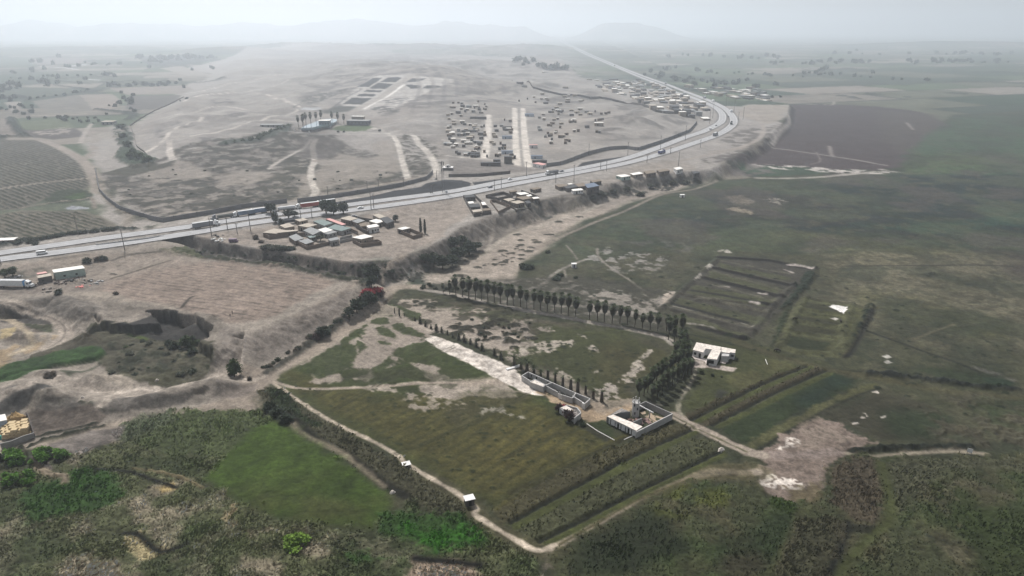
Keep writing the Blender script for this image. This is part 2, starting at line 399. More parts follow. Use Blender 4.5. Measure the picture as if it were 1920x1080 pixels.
# scrub land between hill and highway
P([(300,300),(330,280),(400,260),(430,255),(520,245),(560,235),(600,240),(640,268),(760,300),(815,310),(818,325),(740,345),(620,365),(490,384),(400,398),(310,412),(250,392),(195,350),(190,325),(240,320)], (.12,.108,.092), 6, 8, 20, a=.85)
P([(300,300),(330,280),(400,260),(430,255),(520,245),(560,235),(640,268),(700,330),(620,362),(490,384),(400,398),(310,412),(250,392),(195,350),(190,325)], (.06,.058,.043), 4, 8, 20, a=.8, patch=(26,-.05,.12,43), vh=.8)
P([(300,300),(330,280),(400,260),(520,245),(640,268),(760,300),(815,322),(740,345),(620,362),(490,384),(400,398),(310,412),(250,392),(195,350),(190,325)], (.055,.053,.04), 2, 4, 6, a=.8, patch=(8,.18,.08,131), vh=.8)
P([(300,300),(330,280),(400,260),(520,245),(640,268),(760,300),(815,322),(740,345),(620,362),(490,384),(400,398),(310,412),(250,392),(195,350),(190,325)], (.27,.24,.21), 2, 4, 6, a=.6, patch=(14,.2,.12,132), vh=-1)
P([(560,310),(700,305),(800,325),(740,345),(620,365),(560,372),(500,384),(480,330)], SC, 4, 8, 20, a=.8, patch=(16,.05,.1,44), vh=.9)
P([(770,250),(820,270),(830,310),(780,335),(745,290),(735,262)], SC, 3, 5, 20, a=.85, patch=(9,.05,.1,45), vh=1.0)
for q in ([(290,310),(330,300),(380,312),(390,330),(300,345),(270,330)], [(400,330),(460,318),(520,330),(470,345),(410,350)], [(600,300),(640,290),(700,300),(735,330),(640,345),(600,330)], [(700,268),(735,262),(752,300),(750,325),(710,322)], [(560,330),(600,320),(640,345),(600,360),(560,372)]):
    P(q, SD, 5, 6, 20, a=.8, vh=-1)
for q in ([(590,245),(588,265),(600,300),(585,335),(592,365),(575,385)], [(640,250),(600,262),(520,310),(500,318)]): pass
L([(592,262),(586,275),(590,300),(583,320),(585,345),(592,360),(575,380)], 6, (.42,.38,.33), 1.0, vh=-1)
L([(583,262),(556,285),(520,305),(505,317)], 4, (.38,.34,.30), 1.0, vh=-1)
L([(590,302),(604,300)], 8, (.28,.24,.2), 2, vh=-1)
L([(700,240),(725,250),(742,262),(750,285),(757,310),(764,335)], 6, (.44,.40,.35), 1.0, vh=-1)
L([(770,252),(785,270),(805,290),(817,315),(812,330)], 7, (.44,.40,.35), 1.2, vh=-1)
L([(690,238),(760,250),(778,252)], 4, (.27,.235,.2), 1.2, vh=-1)
L([(600,365),(680,352),(760,338),(815,325)], 5, (.28,.24,.2), 1.5, a=.8, vh=-1)
L([(308,412),(340,400),(420,392),(500,384),(600,368),(740,346),(810,332)], 4.5, (.27,.235,.2), 1.2, vh=-1)
# paths in the hill land
for q, w_ in (([(268,288),(310,260),(318,248),(330,240),(380,220)], 4), ([(318,262),(318,285),(325,300)], 5), ([(360,255),(450,235),(560,205)], 3), ([(350,175),(420,160),(480,150),(540,140),(620,130),(650,128)], 5),
              ([(345,190),(380,178),(460,172),(540,150)], 6), ([(330,215),(400,200),(470,205)], 3), ([(480,175),(510,180),(560,200)], 6), ([(640,165),(700,160),(760,150)], 4),
              ([(962,60),(962,60)], 1)):
    L(q, w_ + 1.5, (.46,.41,.36), 1.0, a=.9, vh=-1)
P([(560,150),(760,100),(960,120),(1100,170),(1300,215),(1290,240),(1120,250),(1000,200),(850,200),(700,215),(560,200)], (.13,.12,.11), 6, 10, 20, a=.65, patch=(55,.05,.12,133), z=20)  # dune shading put into the colour, dark here and pale in the next
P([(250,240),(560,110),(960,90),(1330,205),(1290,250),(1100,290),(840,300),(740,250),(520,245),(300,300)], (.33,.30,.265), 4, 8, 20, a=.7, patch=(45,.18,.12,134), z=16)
P([(820,195),(905,205),(912,290),(840,300),(825,250)], (.16,.147,.132), 4, 6, 20, a=.6, patch=(12,-.1,.2,135))
# settlement: streets
L([(916,216),(915,250),(911,280),(908,296)], 8.5, (.50,.45,.39), 1.5)
L([(965,203),(966,250),(969,300),(971,312)], 7.5, (.50,.45,.39), .8)
L([(980.5,203),(983,250),(989,300),(992,312)], 7.5, (.50,.45,.39), .8)
for y_ in (222,237,257,279): L([(918,y_),(990,y_+2)], 4, (.42,.38,.33), 1.2)
for k, q in enumerate(([(840,222),(880,232),(915,237)], [(838,255),(880,262),(912,265)], [(830,262),(880,272),(910,278)], [(835,275),(880,282),(908,287)], [(838,292),(900,298),(960,304)], [(836,238),(880,245),(912,250)])):
    L(q, 4, (.40,.36,.31), 1.2, a=.9)
P([(840,300),(900,300),(975,312),(1030,318),(960,325),(880,332),(845,325)], (.17,.15,.135), 4, 4, 20, a=.8)
P([(1015,262),(1060,225),(1120,205),(1085,240),(1040,280)], (.34,.29,.245), 6, 8, 20, a=.5)
# cemetery / plantation blocks behind the lodge
P([(640,205),(640,190),(700,143),(770,140),(860,150),(800,172),(740,205)], (.40,.375,.34), 4, 6, 20, a=.9)
for q in ([(668,163),(699,146),(716,146),(692,163)], [(712,154),(727,145),(755,145),(742,154)], [(692,166),(710,155),(738,158),(722,167)], [(682,172),(688,168),(718,170),(712,173)],
          [(668,180),(675,176),(707,177),(700,181)], [(642,195),(660,183),(698,184),(678,196)], [(760,154),(770,147),(800,147),(785,153)], [(792,166),(800,160),(830,161),(815,166)], [(770,166),(757,158),(790,160),(788,166)]):
    P(q, (.035,.042,.042), 1.5, 2, 6, a=1)
P([(602,212),(632,198),(672,200),(664,207),(622,213)], (.065,.075,.06), 4, 4, 20, a=.9)
P([(696,205),(710,197),(740,200),(752,210),(720,214)], (.08,.08,.07), 4, 6, 20, a=.85, patch=(16,-.1,.15,46))
P([(708,192),(728,184),(770,183),(745,196)], (.10,.095,.085), 4, 4, 20, a=.8, patch=(14,0,.15,47))
P([(560,190),(600,175),(660,163),(640,175),(600,190),(575,197)], (.10,.10,.085), 4, 5, 20, a=.8, patch=(12,-.1,.15,48))
L([(550,202),(565,195),(600,190),(615,178),(640,170),(678,166),(650,182),(622,203),(600,207),(560,204)], 3, (.10,.10,.09), 1, a=.9)
L([(682,204),(720,184),(760,158)], 6, (.62,.59,.54), 1)
L([(667,207),(700,190),(740,163),(775,140)], 16, (.33,.30,.26), 3, a=.9)
rows([(740,150),(800,128),(960,130),(950,150),(870,165),(780,178)], (740,150),(745,120), 26, (.26,.235,.205), None, 20, 2, .5, .3, amt=.5)
rows([(700,205),(800,160),(960,150),(860,185),(780,210)], (740,180),(748,160), 22, (.13,.12,.115), None, 20, 2, .6, .3, amt=.4)
# lodge pond surroundings
P([(552,243),(575,228),(640,216),(720,218),(740,228),(700,240),(640,243),(590,250)], (.25,.22,.19), 4, 3, 20, a=.8)
P([(620,242),(655,231),(692,232),(700,238),(686,245),(650,246)], (.085,.135,.04), 2, 2, 6)
P([(560,262),(590,255),(640,262),(650,270),(600,300),(560,290)], (.12,.105,.095), 4, 6, 20, a=.7)
L([(527,238),(520,246),(550,248),(585,247),(602,240),(620,236)], 4, (.36,.33,.29), 1.5)
P([(480,262),(505,250),(530,236),(548,232),(545,240),(520,254),(480,268),(405,273),(410,268),(440,262)], (.06,.08,.06), 2, 3, 20, vh=2.5)
# vegetation belt at foot of big hill
P([(212,250),(218,235),(235,232),(246,250),(250,280),(225,276)], (.05,.075,.05), 2, 4, 20, vh=3.5)
P([(216,296),(225,278),(245,273),(262,285),(292,300),(285,312),(250,316),(225,305)], (.055,.085,.05), 2, 3, 20, vh=4)
P([(190,325),(240,312),(300,308),(330,300),(320,312),(240,330)], SC, 3, 4, 20, vh=.8)
# left valley: vineyards and fields
P([(-300,255),(0,262),(60,262),(100,265),(160,300),(172,345),(150,362),(85,372),(40,392),(-300,410)], (.135,.125,.10), 2, 2, 20, vh=-1)
rows([(-300,258),(0,264),(60,264),(105,270),(158,300),(170,342),(148,360),(85,370),(40,390),(-300,408)], (0,345),(120,390), 4.6, (.045,.052,.033), None, 2, .5, .0, .3, -.3, vh=1.0)
P([(-300,415),(0,402),(40,395),(150,395),(200,410),(232,428),(210,432),(120,440),(60,452),(0,455),(-300,480)], (.15,.135,.105), 2, 2, 20, vh=-1)
rows([(-300,420),(0,404),(40,397),(145,397),(190,410),(200,425),(120,438),(60,450),(0,453),(-300,478)], (0,420),(100,450), 4.2, (.055,.06,.036), None, 2, .5, .0, .3, -.2, vh=.9)
L([(0,355),(80,343),(160,335)], 5, (.26,.225,.185), 1)
L([(60,452),(120,441),(160,436),(215,430),(250,430)], 7, (.035,.045,.035), 1.5, vh=2.2)
L([(0,462),(60,452)], 9, (.035,.045,.035), 1.5, vh=2.5)
P([(85,372),(110,357),(150,355),(172,362),(172,375),(120,382),(95,382)], (.045,.06,.035), 2, 3, 6, vh=1.2)
P([(125,372),(140,363),(158,364),(160,373),(140,377)], (.05,.085,.03), 1, 2, 6)
L([(40,390),(85,382),(150,376),(172,372),(178,390)], 3, (.2,.17,.14), 1)
P([(122,390),(135,386),(166,389),(165,392),(125,394)], (.26,.27,.29), 1, 1, 6)
L([(75,262),(110,275),(150,298),(168,318),(180,340),(184,360)], 10, (.28,.24,.20), 2, vh=-1)
L([(152,300),(170,290),(178,260),(165,240)], 9, (.26,.22,.185), 2, a=.9, vh=-1, patch=(20,-.2,.2,49))
P([(180,335),(205,345),(230,375),(250,400),(300,420),(280,428),(230,410),(195,370)], (.07,.075,.05), 3, 4, 20, a=.9, patch=(18,-.1,.15,50), vh=1.2)
L([(180,350),(215,385),(240,405),(235,425)], 6, (.22,.19,.155), 2, a=.8)
# fields further up the left valley
for q, c in (([(60,190),(145,178),(163,190),(175,208),(100,212),(75,203)], (.17,.155,.13)), ([(147,178),(210,176),(232,192),(205,208),(176,208),(163,192)], (.24,.20,.165)),
             ([(205,166),(350,160),(362,168),(340,176),(240,178)], (.235,.20,.17)), ([(240,180),(340,178),(330,192),(290,205),(235,205)], (.13,.12,.105)), ([(36,228),(120,222),(140,240),(90,250),(40,240)], (.12,.15,.075)),
             ([(-100,222),(22,222),(40,255),(-100,258)], (.2,.17,.14)), ([(8,192),(38,190),(40,205),(20,208)], (.24,.21,.18)), ([(300,128),(340,124),(400,142),(352,142)], (.27,.24,.20)),
             ([(-100,108),(60,108),(60,122),(-100,124)], (.10,.14,.09)), ([(60,110),(150,108),(170,118),(70,122)], (.19,.16,.14)), ([(-100,160),(120,165),(160,172),(50,185),(-100,170)], (.085,.11,.075)),
             ([(40,245),(140,240),(165,255),(100,262),(50,256)], (.11,.095,.085))):
    P(q, c, 3, 2, 20, vh=-1)
P([(50,245),(130,238),(130,252),(80,255)], (.3,.26,.22), 2, 4, 20, a=.8, patch=(14,.05,.1,51))
P([(140,262),(240,240),(228,262),(160,268)], (.27,.24,.2), 3, 4, 20, a=.8, patch=(20,-.15,.1,52))
for q, w_ in (([(45,188),(90,183),(170,173)], 7), ([(100,160),(150,166),(185,172)], 9), ([(20,222),(30,240),(45,255)], 10), ([(-40,257),(50,257)], 8), ([(210,165),(260,158),(360,156),(420,145)], 14), ([(0,186),(30,180),(50,186)], 16), ([(110,152),(170,158)], 12), ([(185,206),(250,215),(240,225)], 12), ([(120,143),(230,140)], 9)):
    L(q, w_, (.035,.05,.04), 2.5, 3, 20, vh=5)
P([(0,130),(60,128),(110,150),(60,160),(0,165)], (.05,.075,.05), 8, 10, 20, a=.6)
for q in ([(150,268),(160,248),(172,232)], [(60,216),(120,216),(160,213)]): L(q, 5, (.33,.29,.25), 1.5)
for q in ([(68,125),(97,126)], [(102,126),(125,127)], [(128,128),(145,130)], [(135,124),(165,120)], [(160,122),(184,121)], [(168,149),(184,150)]):
    L(q, 10, (.6,.6,.62), 2, 1, 6, sm=False)
P([(262,112),(300,105),(400,103),(410,112),(340,125),(290,125)], (.035,.05,.045), 6, 10, 20, a=.9, patch=(40,-.2,.2,53), vh=6)
# ravine: rocky bank and bushy bottom
P([(345,457),(430,461),(480,473),(540,481),(600,489),(640,494),(700,492),(742,487),(800,465),(835,446),(870,425),(905,440),(900,470),(880,480),(800,505),(740,530),(690,530),(600,512),(480,493),(355,478)], (.125,.112,.10), 1.5, 3, 6, patch=None, var=.3)
P([(345,457),(430,461),(480,473),(640,494),(742,487),(740,520),(690,530),(600,512),(480,493),(355,478)], (.055,.052,.045), 1, 2, 6, a=.75, patch=(9,.05,.15,54), vh=.8)
P([(340,462),(430,466),(560,490),(700,500),(740,500),(740,520),(640,515),(480,488),(355,475)], (.24,.22,.2), 1, 2, 6, a=.5, patch=(4,.25,.12,55))
P([(325,462),(350,472),(420,484),(480,492),(560,503),(640,520),(705,531),(680,536),(620,522),(540,503),(420,490),(335,478)], (.05,.055,.035), 1, 1.5, 6, vh=1.5)
P([(300,468),(340,462),(385,478),(380,485),(330,478)], (.10,.11,.06), 1, 2, 6, vh=.8)
P([(770,515),(800,488),(840,470),(880,480),(800,508)], (.17,.155,.14), 1.5, 2, 6, a=.9, var=.35)
P([(745,520),(760,500),(775,495),(785,520)], (.28,.27,.25), 1, 2, 6, a=.6, patch=(3,.1,.15,56))
L([(757,478),(740,490),(722,505),(712,530)], 4, (.27,.23,.19), 1)
# big cliff facing the marsh
P([(860,428),(912,405),(984,392),(1000,377),(1055,365),(1092,360),(1180,337),(1300,322),(1320,328),(1310,345),(1240,347),(1130,372),(1045,402),(1000,415),(960,432),(915,470),(880,480),(850,450)], (.17,.15,.13), 2, 3, 6, a=.85, var=.25)
P([(984,392),(1000,377),(1025,374),(1055,400),(1040,408)], (.075,.072,.062), 2, 3, 6, a=.8, patch=(8,-.1,.15,57))
P([(1075,372),(1140,347),(1300,323),(1315,345),(1240,347),(1130,370),(1095,385)], (.085,.08,.07), 2, 3, 6, a=.85, patch=(10,-.1,.15,58), vh=1)
P([(845,448),(870,440),(890,455),(905,475),(870,500),(800,512),(790,500),(830,480)], (.07,.068,.055), 2, 3, 6, a=.8, patch=(8,-.1,.2,59))
L([(928,410),(925,430),(920,452),(912,470)], 2, (.27,.235,.2), .7)
L([(968,400),(960,420),(955,432)], 1.5, (.24,.21,.18), .7)
# sand apron
APR = [(800,520),(850,505),(905,478),(925,460),(960,436),(1000,418),(1045,403),(1100,388),(1135,372),(1180,354),(1240,348),(1310,343),(1345,335),(1300,352),(1240,362),(1190,378),(1130,400),(1080,420),(1040,440),(1060,455),(1000,480),(985,490),(960,530),(880,532),(800,532)]
P(APR, SL, 2, 3, 20, vh=-1)
P([(1100,386),(1135,372),(1240,350),(1200,372),(1130,392)], (.2,.175,.15), 3, 3, 20, a=.6)

# --- marsh and grassland (right half)
MAR = [(960,532),(985,490),(1040,462),(1060,442),(1100,415),(1190,380),(1245,363),(1310,350),(1345,335),(1420,332),(1500,328),(1600,322),(1660,318),(1690,300),(1730,255),(1790,215),(2000,205),(2400,205),(2400,1500),(-400,1500),(-400,900),(-100,870),(0,850),(200,800),(330,770),(440,760),(480,770),(500,715),(660,610),(740,542),(800,535)]
P(MAR, (.074,.078,.044), 2, 3, 20, vh=-1)
P([(1060,442),(1100,415),(1190,380),(1245,363),(1345,335),(1660,320),(1690,300),(1730,255),(1790,215),(2400,205),(2400,480),(1900,470),(1500,475),(1300,470),(1100,480),(1000,500),(985,490)], (.055,.075,.042), 8, 10, 60)
P([(1120,440),(1190,400),(1320,360),(1500,350),(1700,330),(1950,310),(2400,300),(2400,440),(2000,460),(1700,450),(1400,430),(1250,432),(1150,440)], (.020,.036,.034), 14, 30, 60, a=.95, patch=(150,-.2,.22,60))
P([(1360,395),(1480,365),(1700,370),(1860,400),(1880,440),(1700,455),(1500,420),(1380,412)], (.045,.042,.038), 25, 40, 60, a=.7, patch=(120,-.15,.25,61))
P([(1690,300),(1730,255),(1790,220),(2400,210),(2400,330),(1900,330),(1720,325)], (.055,.115,.055), 14, 20, 60, a=.85, patch=(160,-.25,.2,62))
P([(1690,312),(1700,290),(1790,285),(1860,300),(1850,325),(1700,325)], (.085,.13,.045), 10, 16, 60, a=.6)
P([(1250,440),(1400,430),(1560,440),(1700,450),(1800,475),(1650,490),(1500,480),(1300,470)], (.135,.13,.06), 12, 20, 60, a=.75, patch=(90,-.15,.3,63))
P([(1530,470),(1900,480),(2400,500),(2400,720),(1900,700),(1640,650),(1560,560)], (.155,.14,.095), 10, 15, 60, a=.75, patch=(60,-.2,.4,64))
P([(1640,560),(1900,600),(1900,640),(1700,610)], (.10,.10,.045), 10, 18, 60, a=.6)
P([(1860,470),(1900,460),(2300,470),(2300,520),(1900,530)], (.05,.04,.04), 12, 18, 60, a=.7)
P([(1500,400),(1650,420),(1850,410),(2000,360),(2300,350),(2300,400),(1900,430),(1600,440)], (.035,.085,.055), 10, 24, 60, a=.8, patch=(90,-.15,.2,65))
P([(960,532),(1060,445),(1300,470),(1560,500),(1560,660),(1240,640),(1120,540)], (.105,.10,.068), 6, 10, 20, a=.55, patch=(40,-.2,.3,150))
P(MAR, (.034,.044,.026), 2, 3, 20, a=.4, patch=(9,.2,.12,140))
P(MAR, (.105,.098,.062), 2, 3, 20, a=.45, patch=(14,.2,.12,141))
P(MAR, (.04,.052,.032), 2, 3, 20, a=.5, patch=(45,.12,.12,142))
P([(1060,442),(1345,335),(1700,315),(2400,205),(2400,480),(1500,475),(1000,500)], (.085,.105,.06), 8, 10, 60, a=.5, patch=(60,.15,.15,143))
P([(1060,442),(1345,335),(1700,315),(2400,205),(2400,480),(1500,475),(1000,500)], (.10,.085,.075), 8, 10, 60, a=.5, patch=(75,.22,.15,144))
# purple-brown fallow marsh
P([(1482,196),(1560,196),(1650,200),(1730,210),(1775,232),(1740,248),(1700,285),(1685,312),(1640,320),(1560,318),(1480,312),(1400,308),(1340,304),(1420,285),(1440,265),(1462,240),(1480,215)], (.080,.060,.060), 6, 8, 20, vh=-1)
P([(1640,205),(1750,215),(1772,232),(1730,250),(1690,290),(1650,260)], (.10,.085,.07), 12, 18, 60, a=.6)
L([(1505,195),(1540,196),(1560,197),(1564,191)], 4, (.33,.29,.26), 2)
L([(1440,270),(1470,280),(1540,290),(1600,299),(1662,310)], 3.5, (.27,.24,.215), 1.5)
L([(1700,230),(1712,243)], 4, (.22,.19,.17), 2); L([(1555,274),(1560,293)], 4, (.22,.19,.17), 2); L([(1530,285),(1538,302),(1520,308)], 2, (.18,.15,.14), 1)
L([(1430,312),(1500,315),(1560,320),(1665,322)], 22, (.42,.38,.345), 3, 5, 20, a=.95, patch=(14,.02,.1,66))
L([(1420,334),(1480,334),(1560,330),(1640,322)], 5, (.34,.31,.27), 2, 2, 20, a=.9)
P([(1345,318),(1400,300),(1440,312),(1450,325),(1380,330)], (.15,.13,.12), 4, 6, 20, a=.8, patch=(14,-.1,.15,67))
# sand terraces right of the curve
P([(1380,215),(1400,196),(1480,197),(1474,210),(1460,226),(1440,232),(1400,222)], (.30,.26,.215), 4, 4, 20)
P([(1350,262),(1375,248),(1410,240),(1455,235),(1440,262),(1415,275),(1390,285)], (.13,.115,.10), 4, 6, 20, a=.8, patch=(16,-.1,.15,68))
L([(1395,200),(1420,220),(1432,240),(1425,258),(1405,270),(1380,278),(1330,285)], 6, (.32,.28,.24), 1.5)
L([(1478,215),(1480,228),(1472,238),(1460,250),(1447,270)], 5, (.36,.32,.28), 2)
P([(1310,300),(1370,285),(1410,272),(1420,280),(1370,296),(1330,308)], (.12,.105,.095), 3, 4, 20, a=.8, patch=(12,-.05,.15,69))
L([(1200,318),(1270,303),(1340,288),(1400,276)], 6, (.3,.26,.22), 2, a=.8)
P([(1160,318),(1250,300),(1290,305),(1310,318),(1200,335),(1150,345),(1100,358)], (.26,.225,.19), 3, 3, 20, a=.7)
# track along the marsh rim and trails
L([(1345,338),(1300,355),(1240,365),(1180,392),(1120,415),(1080,432),(1050,445),(1010,465),(985,475)], 3, (.24,.205,.17), 1, a=.9)
L([(915,468),(960,440),(1010,425),(1045,412),(1100,395),(1140,372)], 4, (.34,.3,.25), 1.2)
L([(1100,486),(1075,495),(1040,512),(1020,530),(990,545)], 2, (.24,.22,.19), .7)
L([(1062,460),(1075,475),(1082,486)], 1.3, (.2,.18,.15), .6); L([(1058,505),(1062,520),(1080,530)], 1.2, (.2,.18,.15), .6)
L([(1120,465),(1122,480),(1140,498),(1180,525),(1200,540),(1240,560)], 1.6, (.2,.18,.15), .6)
P([(1080,475),(1140,465),(1250,478),(1256,490),(1180,495),(1110,492)], (.26,.245,.225), 2, 5, 20, a=.8, patch=(9,.12,.12,70))
P([(1120,505),(1200,488),(1260,495),(1220,510),(1150,512)], (.24,.22,.2), 2, 4, 20, a=.6, patch=(7,.15,.12,71))
P([(1180,455),(1240,450),(1300,465),(1260,475)], (.14,.13,.12), 4, 8, 20, a=.5, patch=(14,0,.2,72))
P([(1360,368),(1390,365),(1415,378),(1400,385),(1370,378)], (.16,.14,.11), 2, 3, 20, a=.8)
P([(1360,392),(1380,388),(1412,398),(1408,402)], (.22,.19,.14), 2, 3, 6, a=.9); P([(1438,375),(1455,370),(1475,377),(1460,383)], (.26,.24,.2), 2, 4, 6, a=.8, patch=(5,.0,.2,73))
# ground north of the palm row
P([(780,535),(960,520),(1120,520),(1250,545),(1240,590),(1280,620),(1180,612),(1000,588),(850,560),(790,548)], (.078,.074,.058), 3, 6, 20, a=.8)
P([(1100,560),(1140,548),(1190,556),(1230,575),(1250,545),(1275,545),(1262,560),(1248,575),(1230,590),(1150,590),(1100,585)], (.25,.225,.195), 1.5, 4, 20, a=.9, patch=(10,-.1,.12,74))
P([(1238,570),(1246,552),(1256,548),(1268,545),(1262,555),(1256,562),(1262,573)], (.36,.31,.26), .7, 1.2, 6)
P([(860,530),(1000,520),(1100,535),(1230,560),(1230,605),(1050,590),(880,555)], (.21,.19,.165), 2, 5, 20, a=.6, patch=(5,.2,.12,75))
L([(790,543),(860,554),(960,577),(1060,595),(1110,605),(1160,614),(1240,631),(1262,645)], 3.4, (.3,.27,.235), .7)
# central field between palm rows
P([(770,560),(850,560),(1000,596),(1160,622),(1250,650),(1265,675),(1200,700),(1190,745),(1140,760),(1060,720),(1000,690),(900,648),(800,605),(735,570)], (.098,.088,.062), 2, 3, 20)
P([(1000,610),(1160,622),(1250,650),(1262,670),(1200,700),(1185,740),(1140,755),(1060,715),(1000,690),(950,665)], (.068,.078,.032), 4, 8, 20, a=.9)
P([(1130,640),(1250,650),(1262,670),(1200,700),(1185,745),(1140,755),(1120,690)], (.085,.075,.035), 6, 10, 20, a=.6)
P([(740,560),(800,560),(900,585),(960,600),(1000,640),(960,680),(900,650),(820,612),(760,590)], SL, 2, 5, 20, a=.95, patch=(13,-.12,.08,76))
P([(900,600),(1000,600),(1040,620),(1000,660),(960,665),(900,630)], (.27,.235,.2), 1.5, 4, 20, a=.9, patch=(9,.08,.08,77))
P([(780,548),(900,560),(1010,600),(960,620),(880,590),(800,572)], (.07,.075,.04), 1.5, 4, 20, a=.85, patch=(11,-.1,.1,78), vh=.3)
for q in ([(1097,650),(1110,648),(1125,656),(1122,661),(1108,659)], [(1168,705),(1178,695),(1200,672),(1220,657),(1218,668),(1205,680),(1212,690),(1195,702),(1180,708)], [(1160,712),(1200,712),(1185,718),(1155,718)], [(1130,735),(1145,718),(1160,728),(1150,740),(1135,742)],
          [(1002,646),(1050,638),(1060,645),(1040,652),(1030,662),(1008,655)], [(1056,642),(1075,635),(1078,640),(1066,650)], [(1080,625),(1098,628),(1100,634),(1090,630)], [(1110,698),(1122,696),(1115,702)], [(975,655),(990,645),(1000,640),(985,662),(970,668)], [(1040,690),(1062,700),(1075,715),(1060,712)]):
    P(q, (.34,.30,.255), .6, 1.6, 6, a=.95, patch=(3.5,-.25,.15,79))
P([(1100,735),(1150,715),(1162,730),(1155,745),(1130,752)], (.34,.3,.26), .6, 2, 6, a=.9, patch=(3,.05,.1,80))
L([(980,690),(1040,705),(1080,730),(1120,755)], 5, (.24,.205,.17), 1.5, a=.8)
# triangle field left of the white slab
TRI = [(700,565),(735,570),(760,590),(800,632),(850,660),(960,712),(985,725),(1075,770),(1150,820),(1185,812),(1120,850),(940,950),(920,950),(800,880),(700,825),(600,765),(530,725),(520,700),(560,675),(650,620),(680,590)]
P(TRI, (.062,.076,.028), 1.5, 2, 6)
P([(540,700),(700,740),(900,735),(960,745),(1000,760),(1080,790),(1150,825),(1120,850),(940,950),(920,950),(800,880),(690,815),(600,765)], (.096,.088,.030), 5, 6, 20, a=.9)
P([(600,765),(700,800),(760,850),(820,890),(920,945),(900,945),(760,860),(640,795)], (.06,.072,.028), 3, 4, 20, a=.6)
P([(900,800),(1000,790),(1080,810),(1000,880),(940,900)], (.115,.10,.032), 8, 10, 20, a=.55)
rows([(540,705),(700,742),(900,740),(1000,765),(1080,790),(1130,830),(940,940),(800,870),(600,765)], (560,790),(770,690), 4.2, (.058,.058,.024), None, 4, .8, .35, .4, amt=.55)
P([(560,690),(650,615),(700,572),(740,575),(800,612),(815,640),(900,668),(985,715),(985,740),(900,750),(760,740),(650,720),(590,720)], SL, 1, 3, 20, a=.95, patch=(17,.02,.06,81))
P([(650,690),(665,640),(700,610),(760,620),(800,640),(770,655),(740,690),(700,695)], (.30,.255,.215), .8, 4, 20, a=.95)
P([(690,600),(760,590),(800,635),(770,640),(720,612)], (.30,.255,.215), .8, 3, 20, a=.9)
P([(700,735),(820,725),(900,735),(880,760),(780,765)], (.29,.25,.21), .8, 4, 20, a=.8, patch=(10,.12,.07,82))
P([(580,700),(600,700),(615,715),(600,718)], (.32,.27,.22), .8, 1.5, 6, a=.9)
rows([(650,690),(665,640),(700,610),(760,620),(810,640),(770,660),(740,695),(700,700)], (680,640),(760,690), 2.6, (.22,.19,.16), None, 2, .3, .5, .3, amt=.5)
for q in ([(690,607),(705,596),(730,597),(733,607),(715,609)], [(730,610),(745,605),(800,628),(790,634),(750,625)], [(703,616),(725,614),(745,632),(740,636),(712,628)], [(735,655),(760,650),(800,640),(815,650),(760,672),(735,668)], [(700,690),(730,670),(745,680),(700,700)],
          [(720,560),(750,575),(790,590),(780,600),(745,590)], [(708,640),(727,636),(728,646),(712,646)], [(560,690),(640,640),(690,605),(688,612),(655,640),(670,660),(660,690),(600,712)], [(780,655),(830,645),(870,690),(820,690)], [(840,660),(950,710),(930,718),(850,690)], [(700,700),(760,680),(800,700),(780,720),(700,722)], [(670,640),(690,650),(672,665)]):
    P(q, (.060,.078,.028), .8, 1.6, 6, a=.95, vh=.35)
P([(640,700),(700,690),(860,700),(940,720),(900,735),(700,728),(620,715)], (.055,.06,.03), 2, 4, 20, a=.7, patch=(12,-.1,.1,83))
P([(830,780),(870,740),(960,730),(990,745),(900,790),(860,800)], (.08,.076,.04), 2, 3, 20, a=.6)
P([(895,770),(935,760),(960,775),(985,785),(940,775),(905,778)], (.26,.24,.2), .8, 2, 6, a=.8, patch=(3,.0,.12,84))
P([(740,745),(850,750),(900,765),(820,770)], (.26,.225,.18), .8, 2, 6, a=.7, patch=(3.5,.15,.1,85))
L([(505,713),(560,728),(640,728),(720,724),(800,718),(880,718),(950,716)], 1.8, (.32,.27,.22), .5)
L([(880,718),(960,714)], 6, (.32,.27,.22), 2, a=.9)
L([(505,713),(540,738),(580,765),(640,800),(700,828),(740,850),(762,870),(800,892),(840,915),(875,938)], 6.0, None, 1, vh=-1)
L([(505,713),(540,738),(580,765),(640,800),(700,828),(740,850),(762,870),(800,892),(840,915),(875,938)], 1.6, (.37,.315,.25), .4)
L([(880,942),(893,955),(890,965),(930,990),(980,1020),(1010,1032)], 7.0, None, 1, vh=-1)
L([(880,942),(893,955),(890,965),(930,990),(980,1020),(1010,1032)], 1.8, (.37,.315,.25), .4, vh=-1)
# dirt road on the west side
L([(792,538),(740,540),(715,558),(690,585),(655,615),(600,650),(560,675),(510,700),(470,735),(420,760),(330,780),(230,795),(190,805),(120,830),(0,850),(-120,880)], 6.5, (.30,.253,.205), 1.5, vh=-1)
P([(440,690),(500,690),(540,672),(520,700),(500,730),(470,770),(380,790),(300,790),(400,750),(450,720)], (.25,.21,.172), 2, 3, 20, vh=-1)
P([(735,575),(715,560),(700,590),(690,600),(735,590),(760,600),(800,625),(830,640),(800,630),(750,580)], (.28,.24,.2), 1, 2, 6, a=.8)
